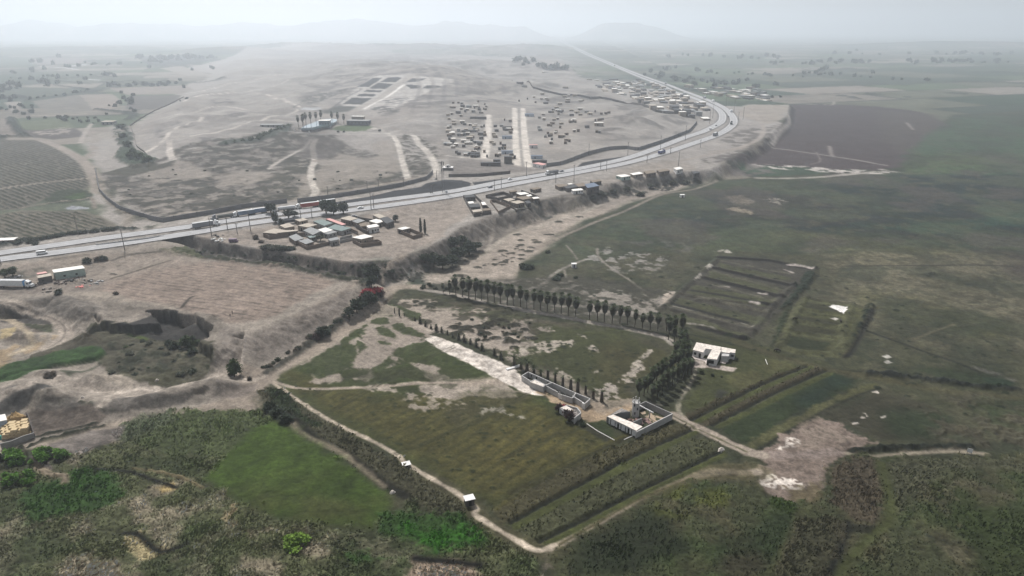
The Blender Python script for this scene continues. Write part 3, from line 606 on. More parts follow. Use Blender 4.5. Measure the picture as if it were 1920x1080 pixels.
# white slab and pale yard
P([(797,636),(808,629),(830,634),(880,655),(930,675),(962,690),(985,715),(1015,735),(1018,742),(990,738),(940,715),(880,682),(830,660)], (.52,.47,.42), .4, .8, 6, var=.2)
P([(797,636),(808,629),(830,634),(962,690),(1015,738),(940,715),(830,660)], (.33,.29,.25), .4, .5, 6, a=.5, patch=(5,.15,.1,86))
P([(1010,735),(1040,742),(1100,760),(1110,755),(1140,765),(1180,755),(1195,760),(1170,780),(1140,790),(1125,795),(1100,795),(1085,780),(1040,755)], (.33,.25,.17), .8, 2, 6)
P([(1100,750),(1130,755),(1190,745),(1190,758),(1130,775),(1090,765)], (.28,.235,.19), 1, 2, 6, a=.7)
P([(1095,790),(1140,790),(1150,815),(1140,820),(1110,800)], (.05,.066,.028), .8, 1.5, 6)
L([(1080,790),(1110,808),(1140,825)], 3, (.05,.05,.03), .7)
# track from the ruin towards the clearing
L([(1262,778),(1290,792),(1320,808),(1360,828),(1400,845),(1430,855)], 4.2, (.30,.25,.205), .6)
L([(1262,780),(1320,810),(1400,847)], .9, (.12,.11,.07), .3)
L([(1302,690),(1300,710),(1280,740),(1272,760),(1275,775),(1285,788)], 1.6, (.24,.22,.17), .5)
P([(1260,770),(1200,745),(1290,690),(1305,700),(1275,745)], (.06,.066,.042), 1.5, 4, 20, a=.7)
P([(1195,758),(1230,750),(1265,770),(1260,776)], (.17,.16,.145), 1, 3, 6, a=.6, patch=(5,0,.15,87))
# house surroundings
P([(1290,655),(1320,700),(1300,740),(1285,770),(1330,770),(1500,690),(1530,680),(1440,650),(1380,640),(1300,630)], (.072,.080,.032), 3, 6, 20, a=.9)
P([(1380,720),(1400,705),(1440,690),(1460,680),(1450,700),(1400,725)], (.12,.11,.05), 4, 8, 20, a=.5)
P([(1340,735),(1350,730),(1362,735),(1358,748),(1345,745)], (.045,.045,.043), 1, 2, 6, a=.8)
P([(1290,690),(1300,672),(1322,676),(1320,680),(1380,690),(1375,698),(1330,690)], (.42,.36,.32), .4, .6, 6, a=.9)
P([(1275,600),(1300,620),(1400,640),(1520,680),(1500,684),(1400,655),(1290,640)], (.068,.075,.034), 2, 3, 20, a=.8)
L([(1285,625),(1330,635),(1400,652),(1470,670),(1540,690),(1640,700),(1700,715)], 1.6, (.035,.038,.022), .6)
# salt ponds: floors and dykes
P([(1345,484),(1440,487),(1528,504),(1526,515),(1470,580),(1412,634),(1300,612),(1235,578)], (.075,.07,.056), 2, 2, 6)
for q in ([(1352,494),(1480,520),(1478,528),(1345,506)], [(1335,508),(1465,540),(1455,550),(1325,524)], [(1275,560),(1435,595),(1425,610),(1255,572)], [(1250,582),(1330,605),(1400,625),(1390,630),(1290,608)], [(1300,535),(1450,560),(1440,575),(1290,550)]):
    P(q, (.088,.094,.048), 2, 2, 6, a=.85)
for q in ([(1262,574),(1300,582),(1360,595),(1410,612)], [(1290,606),(1330,612),(1340,618)]): L(q, 1.3, (.26,.24,.205), .5, .8)
for q, w_ in (([(1348,482),(1440,489),(1490,500),(1528,503)], 3), ([(1340,502),(1400,518),(1490,535)], 3), ([(1322,522),(1400,540),(1466,555)], 3), ([(1300,545),(1400,562),(1450,572)], 3), ([(1262,570),(1400,605)], 3), ([(1310,614),(1395,634)], 3)):
    L(q, w_, (.03,.028,.026), .7, .6)
for q in ([(1478,497),(1500,498),(1522,503)], [(1470,505),(1486,511)], [(1350,537),(1366,538)], [(1426,550),(1436,551)], [(1408,566),(1420,568)]): L(q, 1.6, (.38,.34,.31), .6, .8)
P([(1322,500),(1330,494),(1335,498),(1326,504)], (.33,.31,.27), 1, 1, 6); P([(1304,520),(1312,512),(1312,520),(1302,524)], (.33,.31,.27), 1, 1, 6)
P([(1340,471),(1356,468),(1352,473)], (.3,.28,.24), 1, 1, 6); P([(1357,474),(1364,468),(1371,474)], (.38,.35,.31), 1, 1, 6)
P([(1510,510),(1528,505),(1526,520),(1512,545),(1495,555),(1470,582),(1458,578),(1480,560),(1500,530)], (.028,.04,.026), 1, 2, 6, vh=1.2)
P([(1445,650),(1470,580),(1482,575),(1458,640)], (.038,.05,.025), 1, 1.5, 6, vh=.8)
P([(1510,560),(1600,572),(1632,575),(1585,662),(1560,668),(1500,662),(1462,650),(1450,655),(1500,572)], (.082,.085,.038), 2, 2, 6, a=.9)
for q in ([(1512,565),(1596,577),(1590,586),(1508,578)], [(1495,590),(1578,603),(1572,612),(1490,600)], [(1485,605),(1565,620),(1560,633),(1482,622)], [(1472,625),(1555,642),(1548,658),(1466,645)]):
    P(q, (.05,.05,.03), 1, 1.5, 6, a=.8)
P([(1472,625),(1555,642),(1548,658),(1466,645)], (.035,.046,.022), 1, 1.5, 6, a=.8)
for q in ([(1512,562),(1598,573)], [(1505,580),(1588,592)], [(1490,601),(1575,615)], [(1480,621),(1568,635)], [(1466,650),(1500,661),(1556,665),(1582,652)], [(1598,574),(1580,618),(1578,650)], [(1510,562),(1498,574),(1464,645)]): L(q, 3.4, (.105,.108,.055), .9, .8)
for q in ([(1352,489),(1480,513)], [(1338,508),(1462,543)], [(1318,528),(1450,563)], [(1290,552),(1440,582)], [(1260,576),(1405,612)]): L(q, 2.2, (.115,.108,.08), .8, .8)
P([(1556,575),(1562,571),(1590,574),(1588,580),(1582,587),(1572,583)], (.56,.54,.52), .4, .7, 6)
P([(1556,597),(1565,595),(1573,598),(1566,601)], (.5,.47,.43), .4, .4, 6)
P([(1655,668),(1663,665),(1672,670),(1662,672)], (.38,.36,.32), .4, .4, 6); P([(1655,678),(1665,675),(1673,680),(1662,682)], (.3,.285,.255), .4, .4, 6)
L([(1634,572),(1625,590),(1605,630)], 4, (.028,.04,.026), 1, 1.5, 6, vh=1.2, patch=(9,-.1,.15,88))
L([(1632,590),(1608,640),(1582,668)], 2, (.10,.095,.05), .7); L([(1638,580),(1600,655),(1585,668)], 2, (.03,.03,.025), .7)
L([(1618,618),(1680,640),(1740,662),(1800,682),(1840,700)], 1.6, (.028,.03,.022), .6)
L([(1710,638),(1760,618),(1790,608)], 1.2, (.12,.11,.07), .5)
L([(1580,499),(1700,498),(1830,497),(1900,500)], 1.4, (.04,.04,.03), .5)
P([(1728,515),(1745,511),(1758,516),(1742,521)], (.035,.04,.026), 1.5, 2, 6, vh=1); P([(1800,530),(1820,531),(1840,536),(1815,536)], (.04,.045,.03), 1.5, 2, 6)
# embankment band and the wet dark ditch right
L([(1380,640),(1450,665),(1520,685),(1560,695),(1620,705),(1700,720),(1780,735),(1900,745),(2100,760)], 5, (.085,.08,.042), 1.5)
L([(1630,700),(1700,706),(1760,715),(1830,724),(1900,728)], 4, (.022,.026,.022), 1.2, 1, vh=1.8)
P([(1700,688),(1780,690),(1860,705),(1905,718),(1860,728),(1750,705)], (.035,.052,.025), 2, 3, 20, a=.8)
P([(1845,706),(1905,715),(1900,728),(1850,722)], (.03,.05,.028), 1, 1.5, 6)
L([(1830,690),(1870,702),(1905,715)], 3, (.16,.15,.13), 1, a=.7, patch=(5,0,.2,89))
# reed belts (right pair)
P([(1290,775),(1340,752),(1400,728),(1460,700),(1500,687),(1520,686),(1545,693),(1500,715),(1400,765),(1350,792),(1320,800),(1285,790)], (.080,.070,.042), .8, 1.2, 6, vh=.5, rd=.3)
L([(1300,792),(1380,752),(1450,718),(1520,690)], 1.4, (.02,.02,.014), .5, vh=-1)
P([(1345,798),(1400,772),(1480,730),(1555,698),(1565,700),(1480,742),(1400,782),(1355,802)], (.085,.10,.035), .6, .8, 6)
P([(1350,805),(1440,760),(1560,700),(1610,712),(1590,730),(1480,780),(1410,828),(1390,832)], (.036,.052,.022), 1, 1.5, 6, a=.95)
P([(1480,745),(1560,705),(1600,715),(1560,740),(1500,770)], (.022,.04,.03), 3, 4, 20, a=.7)
P([(1395,835),(1480,785),(1600,728),(1640,720),(1650,728),(1560,758),(1480,805),(1420,845)], (.10,.10,.045), .8, 1.5, 6, a=.9)
L([(1420,845),(1520,785),(1600,745),(1650,728)], 1.2, (.03,.03,.02), .5)
P([(1430,845),(1530,785),(1560,780),(1600,800),(1640,830),(1560,800),(1480,830)], (.06,.07,.045), 1.5, 2, 20, a=.6)
P([(1540,780),(1600,750),(1650,735),(1740,755),(1780,790),(1760,830),(1650,830),(1600,800)], (.055,.052,.034), 2, 4, 20, a=.85)
P([(1660,770),(1740,760),(1770,790),(1750,820),(1690,830),(1640,810)], (.036,.055,.026), 4, 5, 20, a=.8)
for q in ([(1596,795),(1605,786),(1614,793),(1604,796)], [(1610,786),(1622,776),(1627,784)], [(1632,735),(1645,733),(1646,737)], [(1648,784),(1662,778),(1660,783)]): P(q, (.42,.38,.34), .4, .8, 6, a=.85, patch=(2,-.1,.15,90))
# far right hummocks
P([(1700,760),(1800,740),(2100,760),(2100,860),(1900,850),(1780,840),(1750,800)], (.09,.08,.055), 4, 8, 20, a=.7, patch=(11,.0,.15,91), vh=1.3)
P([(1820,755),(1900,745),(2000,760),(1980,800),(1850,790)], (.045,.075,.028), 4, 6, 20, a=.6, patch=(20,-.1,.2,92))
# clearing
CLR = [(1415,850),(1430,842),(1470,815),(1520,785),(1570,790),(1600,812),(1640,830),(1600,848),(1570,860),(1552,880),(1548,915),(1520,940),(1470,942),(1430,925),(1418,905),(1420,880),(1430,870)]
P(CLR, (.19,.15,.125), .8, 2, 6)
P([(1500,800),(1560,800),(1600,830),(1560,845),(1490,840)], (.26,.215,.175), 1, 3, 6, a=.5, patch=(9,-.1,.2,93))
P([(1415,850),(1560,842),(1600,848),(1540,860),(1440,860)], (.22,.18,.16), 1, 1.5, 6, a=.7)
P([(1420,895),(1445,892),(1490,900),(1522,910),(1500,922),(1440,915),(1420,908)], (.52,.47,.42), .4, 1.2, 6, a=.9, patch=(2.0,-.15,.2,121), var=.35); P([(1455,842),(1480,820),(1495,818),(1502,832),(1490,842)], (.48,.43,.38), .4, 1.2, 6, a=.85, patch=(2.0,-.1,.2,120), var=.35)
P([(1470,915),(1540,905),(1545,935),(1520,945),(1480,938)], (.12,.10,.05), 1, 2, 6, a=.7)
P([(1500,775),(1530,780),(1525,792),(1495,800)], (.1,.09,.06), 1.5, 2, 6, a=.5)
L([(1400,848),(1430,852)], 4, (.27,.23,.19), .7)
L([(1590,850),(1640,856),(1680,852),(1740,848),(1800,846),(1850,852)], 2.2, (.27,.235,.18), .6)
L([(1600,846),(1700,840),(1800,838),(1820,838)], 3, (.022,.026,.018), .8, vh=1.5)
# dirt track bottom
L([(1010,1032),(1040,1022),(1090,995),(1150,960),(1200,930),(1240,912),(1300,893),(1350,885),(1420,886)], 9, (.12,.11,.06), 1.5, 1, a=.6, vh=-1)
L([(1010,1032),(1040,1022),(1090,995),(1150,960),(1200,930),(1240,912),(1300,893),(1350,885),(1420,886)], 3.2, (.35,.295,.235), .7, .5, vh=-1)
L([(1040,1026),(1130,975),(1200,935),(1300,897)], 1.0, (.13,.11,.06), .3)
P([(1270,880),(1400,870),(1420,900),(1380,900),(1260,915),(1150,965),(1150,950),(1220,915)], (.115,.10,.055), 1, 2, 6, a=.7)
# reed belts (left pair)
P([(925,955),(940,940),(1010,905),(1100,862),(1190,825),(1250,797),(1300,795),(1312,802),(1200,850),(1080,912),(960,978),(935,985)], (.080,.074,.040), .8, 1.2, 6, vh=.5, rd=.3)
P([(935,985),(960,978),(1080,912),(1200,850),(1312,804),(1318,808),(1200,862),(1080,925),(965,988)], (.07,.08,.03), .5, .6, 6)
P([(962,992),(1080,925),(1200,865),(1300,822),(1345,822),(1358,850),(1290,880),(1200,920),(1110,972),(1020,1020),(985,1008)], (.078,.082,.044), .8, 1.2, 6, vh=.5, rd=.3)
L([(1025,1018),(1110,975),(1200,925),(1290,885),(1350,855)], 1.5, (.018,.02,.012), .5, vh=-1)
L([(960,925),(1020,895),(1100,855),(1185,815)], 2, (.045,.04,.02), .7); L([(930,955),(1010,900),(1100,850),(1180,812)], 1.2, (.12,.11,.035), .7)
# west creek reeds
P([(520,770),(480,735),(500,725),(540,745),(600,785),(680,830),(740,862),(800,900),(870,940),(890,965),(930,995),(990,1030),(960,1010),(900,1000),(830,975),(760,940),(700,900),(600,830)], (.068,.066,.040), 1, 2, 6, vh=1.4, rd=.8)
P([(500,735),(540,742),(560,768),(600,800),(560,790),(520,780)], (.03,.042,.02), 1, 2, 6, vh=2.2, rd=.6)
L([(540,778),(600,830),(660,862),(720,908),(760,930)], 3.5, (.022,.022,.016), .8, vh=-1)
L([(520,775),(545,790),(560,810),(600,830),(640,850),(680,880),(720,912)], 2.4, (.2,.17,.125), .7, .5, vh=-1)
P([(470,740),(500,740),(520,770),(480,775)], (.10,.09,.06), 1, 2, 6, a=.6)
# green crop, bottom left
P([(375,900),(420,850),(470,800),(510,785),(545,800),(600,838),(660,875),(715,918),(735,935),(730,960),(700,995),(600,985),(520,975),(440,940)], (.060,.098,.018), 3.0, 2, 6, var=.25)
P([(440,930),(560,900),(700,940),(690,990),(560,975)], (.066,.068,.024), 8, 12, 20, a=.7)
# tangled reed land, bottom left
BL = [(0,900),(100,870),(200,830),(230,800),(300,775),(440,768),(520,782),(470,800),(420,850),(375,900),(440,940),(520,975),(600,985),(700,995),(735,960),(760,945),(830,978),(930,1000),(1000,1040),(1040,1100),(1060,1500),(-400,1500),(-400,900)]
P(BL, (.088,.096,.048), 1.5, 3, 6, vh=.8, rd=1)
P([(-400,930),(0,950),(150,970),(250,925),(330,880),(380,905),(450,950),(530,985),(700,1005),(760,1030),(760,1120),(-400,1300)], (.22,.185,.135), 2, 3, 6, a=.8, patch=(13,.12,.25,94))
P(BL, (.05,.068,.03), 2, 3, 6, a=.6, patch=(24,.1,.2,95))
P([(230,800),(300,775),(440,765),(520,785),(470,800),(420,850),(380,860),(300,850),(260,830)], (.066,.084,.034), 1.5, 3, 6, a=.85, vh=.7, rd=.7)
P([(225,800),(260,775),(320,770),(330,790),(260,820),(225,830)], (.085,.10,.06), 1, 1.5, 6, a=.8, vh=1.6, rd=1)
P([(240,860),(300,850),(380,860),(375,900),(330,905),(270,880)], (.042,.055,.022), 2, 3, 20, a=.8)
for q in ([(120,900),(140,885),(200,890),(235,930),(210,955),(140,960),(60,975),(30,940),(60,910)], [(700,960),(760,965),(900,960),(880,1000),(900,1015),(820,1035),(760,1020),(720,1000)], [(650,1040),(780,1035),(880,1020),(800,1050),(700,1060)]):
    P(q, (.030,.075,.014), 2, 4, 20, a=.9, vh=.9, rd=.3)
P([(760,985),(870,995),(880,1010),(820,1035),(770,1025)], (.032,.115,.012), 2, 4, 20, a=.9, vh=1.4, rd=1)
P([(120,880),(150,880),(170,900),(160,925),(120,900)], (.045,.10,.02), 1, 2, 6, a=.6, vh=1.4, rd=1)
P([(240,1010),(262,1000),(280,1025),(320,1030),(280,1050),(250,1048)], (.30,.25,.14), .8, 1.5, 6, a=.9, vh=.6, rd=1)
P([(290,915),(325,905),(332,918),(300,928)], (.32,.24,.11), .8, 1.2, 6, a=.9); P([(400,975),(440,950),(460,970),(440,985)], (.28,.21,.13), .8, 2, 6, a=.6, patch=(4,0,.2,96))
L([(232,1000),(262,1005),(300,1035),(350,1020)], 2, (.015,.016,.012), .7, vh=-1)
P([(760,1072),(780,1048),(890,1050),(900,1100),(750,1100)], (.24,.185,.14), 1, 2, 6, a=.9, vh=1.0, rd=1); L([(780,1048),(830,1052),(900,1060)], 2.5, (.012,.012,.01), .8, vh=-1)
L([(180,880),(240,885),(300,905),(330,915)], 1.5, (.015,.016,.012), .6); L([(250,878),(320,890),(360,905),(380,915)], 1.2, (.17,.14,.08), .5)
P([(1000,1040),(1040,1035),(1060,1060),(1070,1090),(1010,1100)], (.22,.18,.15), 1, 2, 6, a=.6, patch=(4,0,.2,97))
P([(225,830),(180,840),(145,855),(150,880),(120,870),(150,850),(210,820)], (.17,.14,.11), 1, 2, 6, a=.6)
P([(80,880),(60,855),(75,850),(110,885)], (.10,.085,.075), .8, 1, 6)
L([(68,875),(95,890),(120,892),(122,905)], 2.2, (.22,.18,.13), .6)
# bottom right dark marsh
BRR = [(1030,1045),(1100,1000),(1200,945),(1300,905),(1420,905),(1470,945),(1540,945),(1560,880),(1600,855),(1900,855),(2400,850),(2400,1500),(1060,1500)]
P(BRR, (.064,.072,.036), 1.5, 3, 6, vh=.6, rd=.35)
P(BRR, (.10,.088,.05), 2, 3, 6, a=.6, patch=(16,.1,.22,98))
P(BRR, (.048,.075,.024), 2, 3, 6, a=.6, patch=(30,.1,.22,99))
P([(1270,905),(1400,925),(1395,940),(1300,960),(1260,975),(1190,970),(1230,950)], (.09,.10,.022), 3, 6, 20, a=.7, patch=(8,.0,.2,100))
P([(1060,1080),(1080,1010),(1200,950),(1260,980),(1300,1030),(1200,1060),(1150,1085)], (.022,.030,.016), 4, 6, 20, a=.85, vh=-1)
P([(1330,1020),(1450,960),(1490,960),(1480,1010),(1430,1070),(1300,1100)], (.024,.038,.016), 3, 6, 20, a=.7)
P([(1250,1090),(1300,1040),(1420,1040),(1440,1100)], (.055,.042,.03), 3, 6, 20, a=.6)
P([(1445,930),(1480,945),(1500,960),(1480,970),(1440,945)], (.035,.055,.014), .8, 2, 6, vh=1.6, rd=1)
P([(1560,870),(1600,858),(1645,862),(1655,900),(1660,960),(1640,985),(1600,980),(1560,940),(1550,900)], (.075,.062,.042), 1.2, 3, 6, vh=.9, rd=.7)
P([(1670,860),(1900,860),(2000,900),(1900,880),(1780,880),(1680,960),(1668,900)], (.07,.072,.042), 1.2, 3, 6, vh=.8, rd=.6)
L([(1650,870),(1660,900),(1668,940),(1665,980),(1640,1000),(1600,1040),(1560,1090)], 3, (.07,.08,.03), 1, vh=-1)
L([(1500,970),(1485,1010),(1460,1060),(1440,1100)], 3, (.07,.075,.035), .9); L([(1590,980),(1575,1030),(1545,1090)], 2.5, (.016,.018,.014), .8, vh=-1)
P([(1500,965),(1590,975),(1585,1010),(1540,1100),(1450,1100),(1480,1010)], (.06,.055,.035), 1, 2, 6, a=.8, vh=1.3, rd=.9)
P([(1590,985),(1640,985),(1635,1000),(1590,1000)], (.014,.016,.012), .8, 1, 6, a=.8)
P([(1780,915),(1850,935),(1920,960),(2100,970),(2100,1090),(1850,1090),(1780,1000)], (.040,.056,.018), 4, 8, 20, a=.85)
P([(1720,900),(1790,900),(1900,920),(1900,935),(1800,915),(1790,960),(1800,985),(1760,960)], (.10,.09,.06), 1.2, 3, 6, a=.5, patch=(6,0,.2,101), vh=1.3)
P([(1740,1010),(1790,1020),(1810,1045),(1780,1050)], (.12,.11,.07), 2, 3, 6, a=.6, patch=(5,-.1,.2,102))
P([(1740,1005),(1770,1008),(1790,1022),(1760,1018)], (.018,.026,.024), 1, 1.5, 6, a=.8)
# west lowland: quarry floor etc.
P([(190,600),(260,620),(330,630),(400,640),(408,655),(400,690),(360,720),(300,728),(250,715),(210,700),(190,680),(130,640)], (.105,.098,.068), 1.2, 3, 6, var=.25, vh=.5)
P([(200,640),(400,650),(400,680),(340,700),(220,700)], (.045,.052,.032), 1, 2, 6, a=.85, patch=(7,.05,.12,103), vh=1.2)
P([(240,625),(280,635),(275,640),(240,632)], (.09,.12,.035), .8, .8, 6); P([(270,715),(320,690),(350,700),(330,722),(290,728)], (.08,.078,.045), 1, 2, 6, a=.8)
P([(120,640),(180,628),(185,645),(170,655),(100,680),(60,690),(40,680),(90,655)], (.075,.066,.045), 1, 2, 6, a=.85, vh=.5)
P([(-60,676),(-60,735),(0,718),(40,708),(100,690),(185,678),(199,665),(190,652),(140,653),(60,672),(0,685)], (.05,.105,.03), .6, .6, 6, var=.4, vh=.5)
rows([(-60,676),(-60,735),(0,718),(40,708),(100,690),(185,678),(199,665),(190,652),(140,653),(60,672),(0,685)], (0,700),(190,668), 1.9, (.03,.065,.02), None, 1, .4, .2, .4, amt=.6)
P([(110,695),(190,680),(180,690),(130,705)], (.07,.085,.05), .8, 1, 6, a=.8)
P([(0,655),(60,640),(110,630),(60,660),(0,690),(-80,690),(-80,650)], (.28,.21,.13), 1.5, 3, 6, a=.85, patch=(8,-.25,.2,104))
P([(10,615),(60,608),(85,618),(60,640),(10,640)], (.11,.09,.075), 1, 1.5, 6, a=.8, patch=(4,-.2,.2,105))
P([(0,618),(30,612),(20,630),(0,635)], (.36,.29,.17), .8, 1.2, 6)
P([(40,608),(98,608),(100,625),(80,622)], (.05,.065,.03), .8, 1.5, 6, a=.8, vh=.6)
L([(-80,560),(0,565),(60,580),(110,600),(125,620),(120,635),(90,650)], 6, (.36,.31,.26), .8)
L([(-80,562),(0,568),(60,583),(110,603),(122,620),(116,636),(90,652)], .8, (.2,.17,.145), .3)
P([(40,560),(110,553),(170,565),(190,580),(170,605),(130,600),(60,575)], (.14,.125,.11), 1, 2, 6, a=.8, var=.25)
P([(190,565),(320,580),(400,600),(330,600),(200,598)], (.19,.165,.14), .8, 1.5, 6, a=.8, var=.2)
P([(100,545),(200,548),(300,565),(330,580),(260,566),(150,556)], (.29,.25,.205), 1, 2, 6, a=.8)
P([(186,600),(215,605),(240,607),(298,603),(290,592),(276,582),(300,584),(330,589),(370,599),(376,610),(400,618),(386,634),(374,642),(340,640),(300,640),(250,626),(205,612)], (.040,.039,.040), .8, 1, 6, a=.9)  # shade of the pit wall painted into the soil colour
P([(0,582),(40,588),(70,597),(98,604),(94,610),(60,608),(0,604)], (.055,.052,.05), .8, 1, 6, a=.85)  # shadowed face of the western cut, painted dark
# spoil heaps
P([(-100,745),(0,725),(60,718),(95,725),(60,750),(40,775),(-100,790)], (.10,.095,.088), .8, 1.5, 6, var=.25)
P([(70,735),(130,740),(160,760),(200,760),(230,745),(330,740),(390,720),(380,740),(300,765),(200,780),(60,780)], (.105,.095,.085), .8, 2, 6, a=.85, var=.3)
P([(110,750),(200,758),(230,770),(150,775)], (.05,.055,.035), .8, 1.5, 6, a=.7, patch=(5,0,.2,106), vh=.8)
L([(-60,760),(0,742),(50,722),(100,716),(160,725),(220,735),(280,728),(340,722),(400,706),(450,690)], 3.6, (.38,.33,.28), .7, .8)
L([(-60,735),(0,728),(40,712),(90,706),(150,712),(230,728)], 2.2, (.34,.295,.25), .6, .8)
L([(430,640),(450,670),(440,700),(470,715),(520,690)], 3, (.36,.31,.26), .7, .8)
L([(415,618),(440,640),(480,650),(520,640)], 2, (.34,.295,.25), .6, .8)
L([(-60,595),(20,600),(60,640),(20,665)], 3, (.36,.30,.22), .7, .8)
L([(215,735),(200,750),(185,762)], 2.6, (.36,.315,.265), .5); L([(80,735),(60,760),(45,772)], 2.4, (.34,.30,.25), .5)
P([(165,705),(200,700),(245,710),(260,725),(240,728),(200,712)], (.33,.285,.235), .8, 1.5, 6, a=.9)
P([(360,735),(385,722),(392,730),(370,745)], (.07,.06,.05), .8, 1.5, 6, a=.8); P([(400,712),(480,720),(470,740),(400,745)], (.14,.12,.11), 1, 2, 6, a=.6, var=.3)
# ploughed plots
P([(50,775),(170,760),(200,780),(180,800),(65,820),(55,800)], (.155,.128,.108), .8, 1.2, 6, var=.25)
rows([(50,775),(170,762),(195,782),(178,800),(65,818)], (60,800),(180,775), 1.8, (.10,.085,.072), None, 1, .4, .4, .4, amt=.5)
P([(90,832),(150,815),(190,805),(230,800),(225,825),(150,850),(95,845),(70,850)], (.16,.14,.125), .8, 1.2, 6, var=.3)
L([(60,822),(120,808),(180,795)], 1.6, (.03,.034,.022), .5, .5, vh=.8); L([(40,840),(80,825),(140,812),(195,798)], 1.8, (.03,.036,.022), .5, .6, vh=1.2)
# terrace field furrows
FLD = [(325,487),(420,490),(500,500),(560,508),(625,528),(560,565),(520,592),(440,607),(395,590),(330,575),(250,560),(180,540),(200,528)]
P(FLD, (.25,.20,.165), 2, 3, 20)
rows(FLD, (300,540),(560,575), 3.4, (.165,.135,.115), None, 3, .6, .45, .35, 0)
P([(0,500),(140,480),(320,468),(400,488),(330,500),(200,530),(150,545),(0,545)], (.25,.21,.175), 2, 4, 20, a=.7)
L([(320,488),(280,500),(200,525)], 2, (.11,.09,.07), .7, .8); L([(340,577),(355,560),(362,556)], 1.6, (.07,.06,.05), .5)
L([(560,600),(640,548),(662,530)], 6, (.27,.23,.19), 1.2); L([(500,692),(560,650),(620,600),(632,585)], 1.5, (.29,.25,.21), .5); L([(632,583),(650,565),(662,545)], 1.5, (.27,.235,.2), .5)
P([(470,640),(560,585),(650,540),(665,560),(600,620),(500,680),(470,670)], (.165,.142,.125), 2, 3, 20, a=.7)
P([(410,610),(440,615),(470,650),(440,690),(400,690),(410,650)], (.19,.165,.145), 1.5, 2, 6, a=.7, var=.3)
L([(500,700),(540,675),(590,640),(620,620),(640,600)], 4, (.045,.045,.035), 1, 1.2, 6, a=.9, vh=1.2)
L([(212,488),(240,478),(300,472)], 2, (.12,.105,.085), .7, 1); L([(100,486),(160,478)], 4, (.17,.145,.12), 1, 1)
P([(0,530),(200,525),(190,545),(60,552),(0,548)], (.17,.145,.125), 1.5, 3, 6, a=.7, var=.35)
P([(40,508),(0,512),(0,528),(40,525),(85,515),(90,500)], (.09,.09,.07), 1, 2, 6, a=.7, patch=(6,-.1,.2,107))
# sandy shoulder above ravine near the compound
P([(330,455),(480,430),(700,400),(860,360),(880,400),(800,460),(740,484),(640,490),(540,477),(430,456)], (.275,.232,.195), 3, 5, 20, a=.8)
P([(480,470),(510,440),(560,430),(700,395),(700,400),(560,445),(520,475)], (.16,.14,.12), 2, 4, 20, a=.6, patch=(7,0,.2,108))
P([(790,385),(830,362),(860,380),(820,400),(740,410)], (.25,.22,.19), 3, 4, 20, a=.5)
P([(380,445),(560,425),(640,410),(700,405),(560,440),(440,455)], (.15,.13,.11), 2, 4, 20, a=.5, patch=(9,0,.2,109))
# dark grey painted on the cut banks beside the road
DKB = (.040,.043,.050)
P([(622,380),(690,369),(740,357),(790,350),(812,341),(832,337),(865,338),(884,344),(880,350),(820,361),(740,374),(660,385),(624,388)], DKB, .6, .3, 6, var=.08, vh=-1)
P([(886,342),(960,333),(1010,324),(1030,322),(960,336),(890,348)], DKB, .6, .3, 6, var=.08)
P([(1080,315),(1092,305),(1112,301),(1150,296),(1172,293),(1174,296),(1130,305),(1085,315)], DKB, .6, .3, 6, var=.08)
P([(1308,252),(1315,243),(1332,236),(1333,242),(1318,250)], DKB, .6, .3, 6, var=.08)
for q in ([(965,990),(1080,926),(1200,862),(1312,806)], [(1025,1020),(1110,976),(1200,927),(1290,884),(1356,852)], [(1300,794),(1380,753),(1450,719),(1520,689)], [(1345,800),(1400,774),(1480,733),(1556,700)]):
    L(q, 2.4, (.075,.085,.03), .5, .3, vh=-1)
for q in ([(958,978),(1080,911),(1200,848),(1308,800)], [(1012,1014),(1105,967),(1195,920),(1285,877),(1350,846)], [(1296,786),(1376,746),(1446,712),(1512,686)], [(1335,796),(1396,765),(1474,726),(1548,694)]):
    L(q, 1.3, (.020,.023,.016), .4, .3, vh=-1)  # shadow line at the belt edge painted dark, over a shallow trench
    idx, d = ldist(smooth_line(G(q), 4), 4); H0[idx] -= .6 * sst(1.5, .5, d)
for q in ([(985,738),(900,785),(820,820),(740,850)], [(850,648),(760,692),(680,735),(610,775)], [(1090,800),(1000,830),(940,860)], [(1165,822),(1060,868),(960,925)], [(1150,835),(1050,880),(950,935)]):
    for o_ in (0, 3.0): L([(a + o_ * 1.2, b + o_) for a, b in q], .7, (.04,.042,.02), .3, .3, a=.7)
L([(800,892),(840,915),(875,938),(893,955),(890,965),(930,990),(980,1020),(1010,1032)], 5.5, (.085,.08,.045), 1, vh=-1)
L([(762,870),(800,892),(840,915),(875,938)], 1.6, (.37,.315,.25), .4, vh=-1)
L([(880,942),(893,955),(890,965),(930,990),(980,1020),(1010,1032),(1040,1022)], 1.7, (.37,.315,.25), .4, vh=-1)
L([(1262,778),(1290,792),(1320,808),(1360,828),(1400,845),(1430,855)], 3.8, (.33,.28,.23), .6, vh=-1)
L([(1262,780),(1320,810),(1400,847)], .9, (.14,.13,.08), .3)
P([(563,205),(572,201),(600,201),(603,204),(585,207)], (.36,.37,.38), 2, 2, 6, a=.9)
# shoulders of the highway and the median
for ln, wq in ((hwn, 15), (hws, 15)):
    idx, d = ldist(ln, 20)
    mix(idx, (sst(wq * .62, wq * .4, d + .6 * N6[idx]) * .8).astype(np.float32), (.155,.142,.13))
    VH[idx] *= sst(8, 11, d)

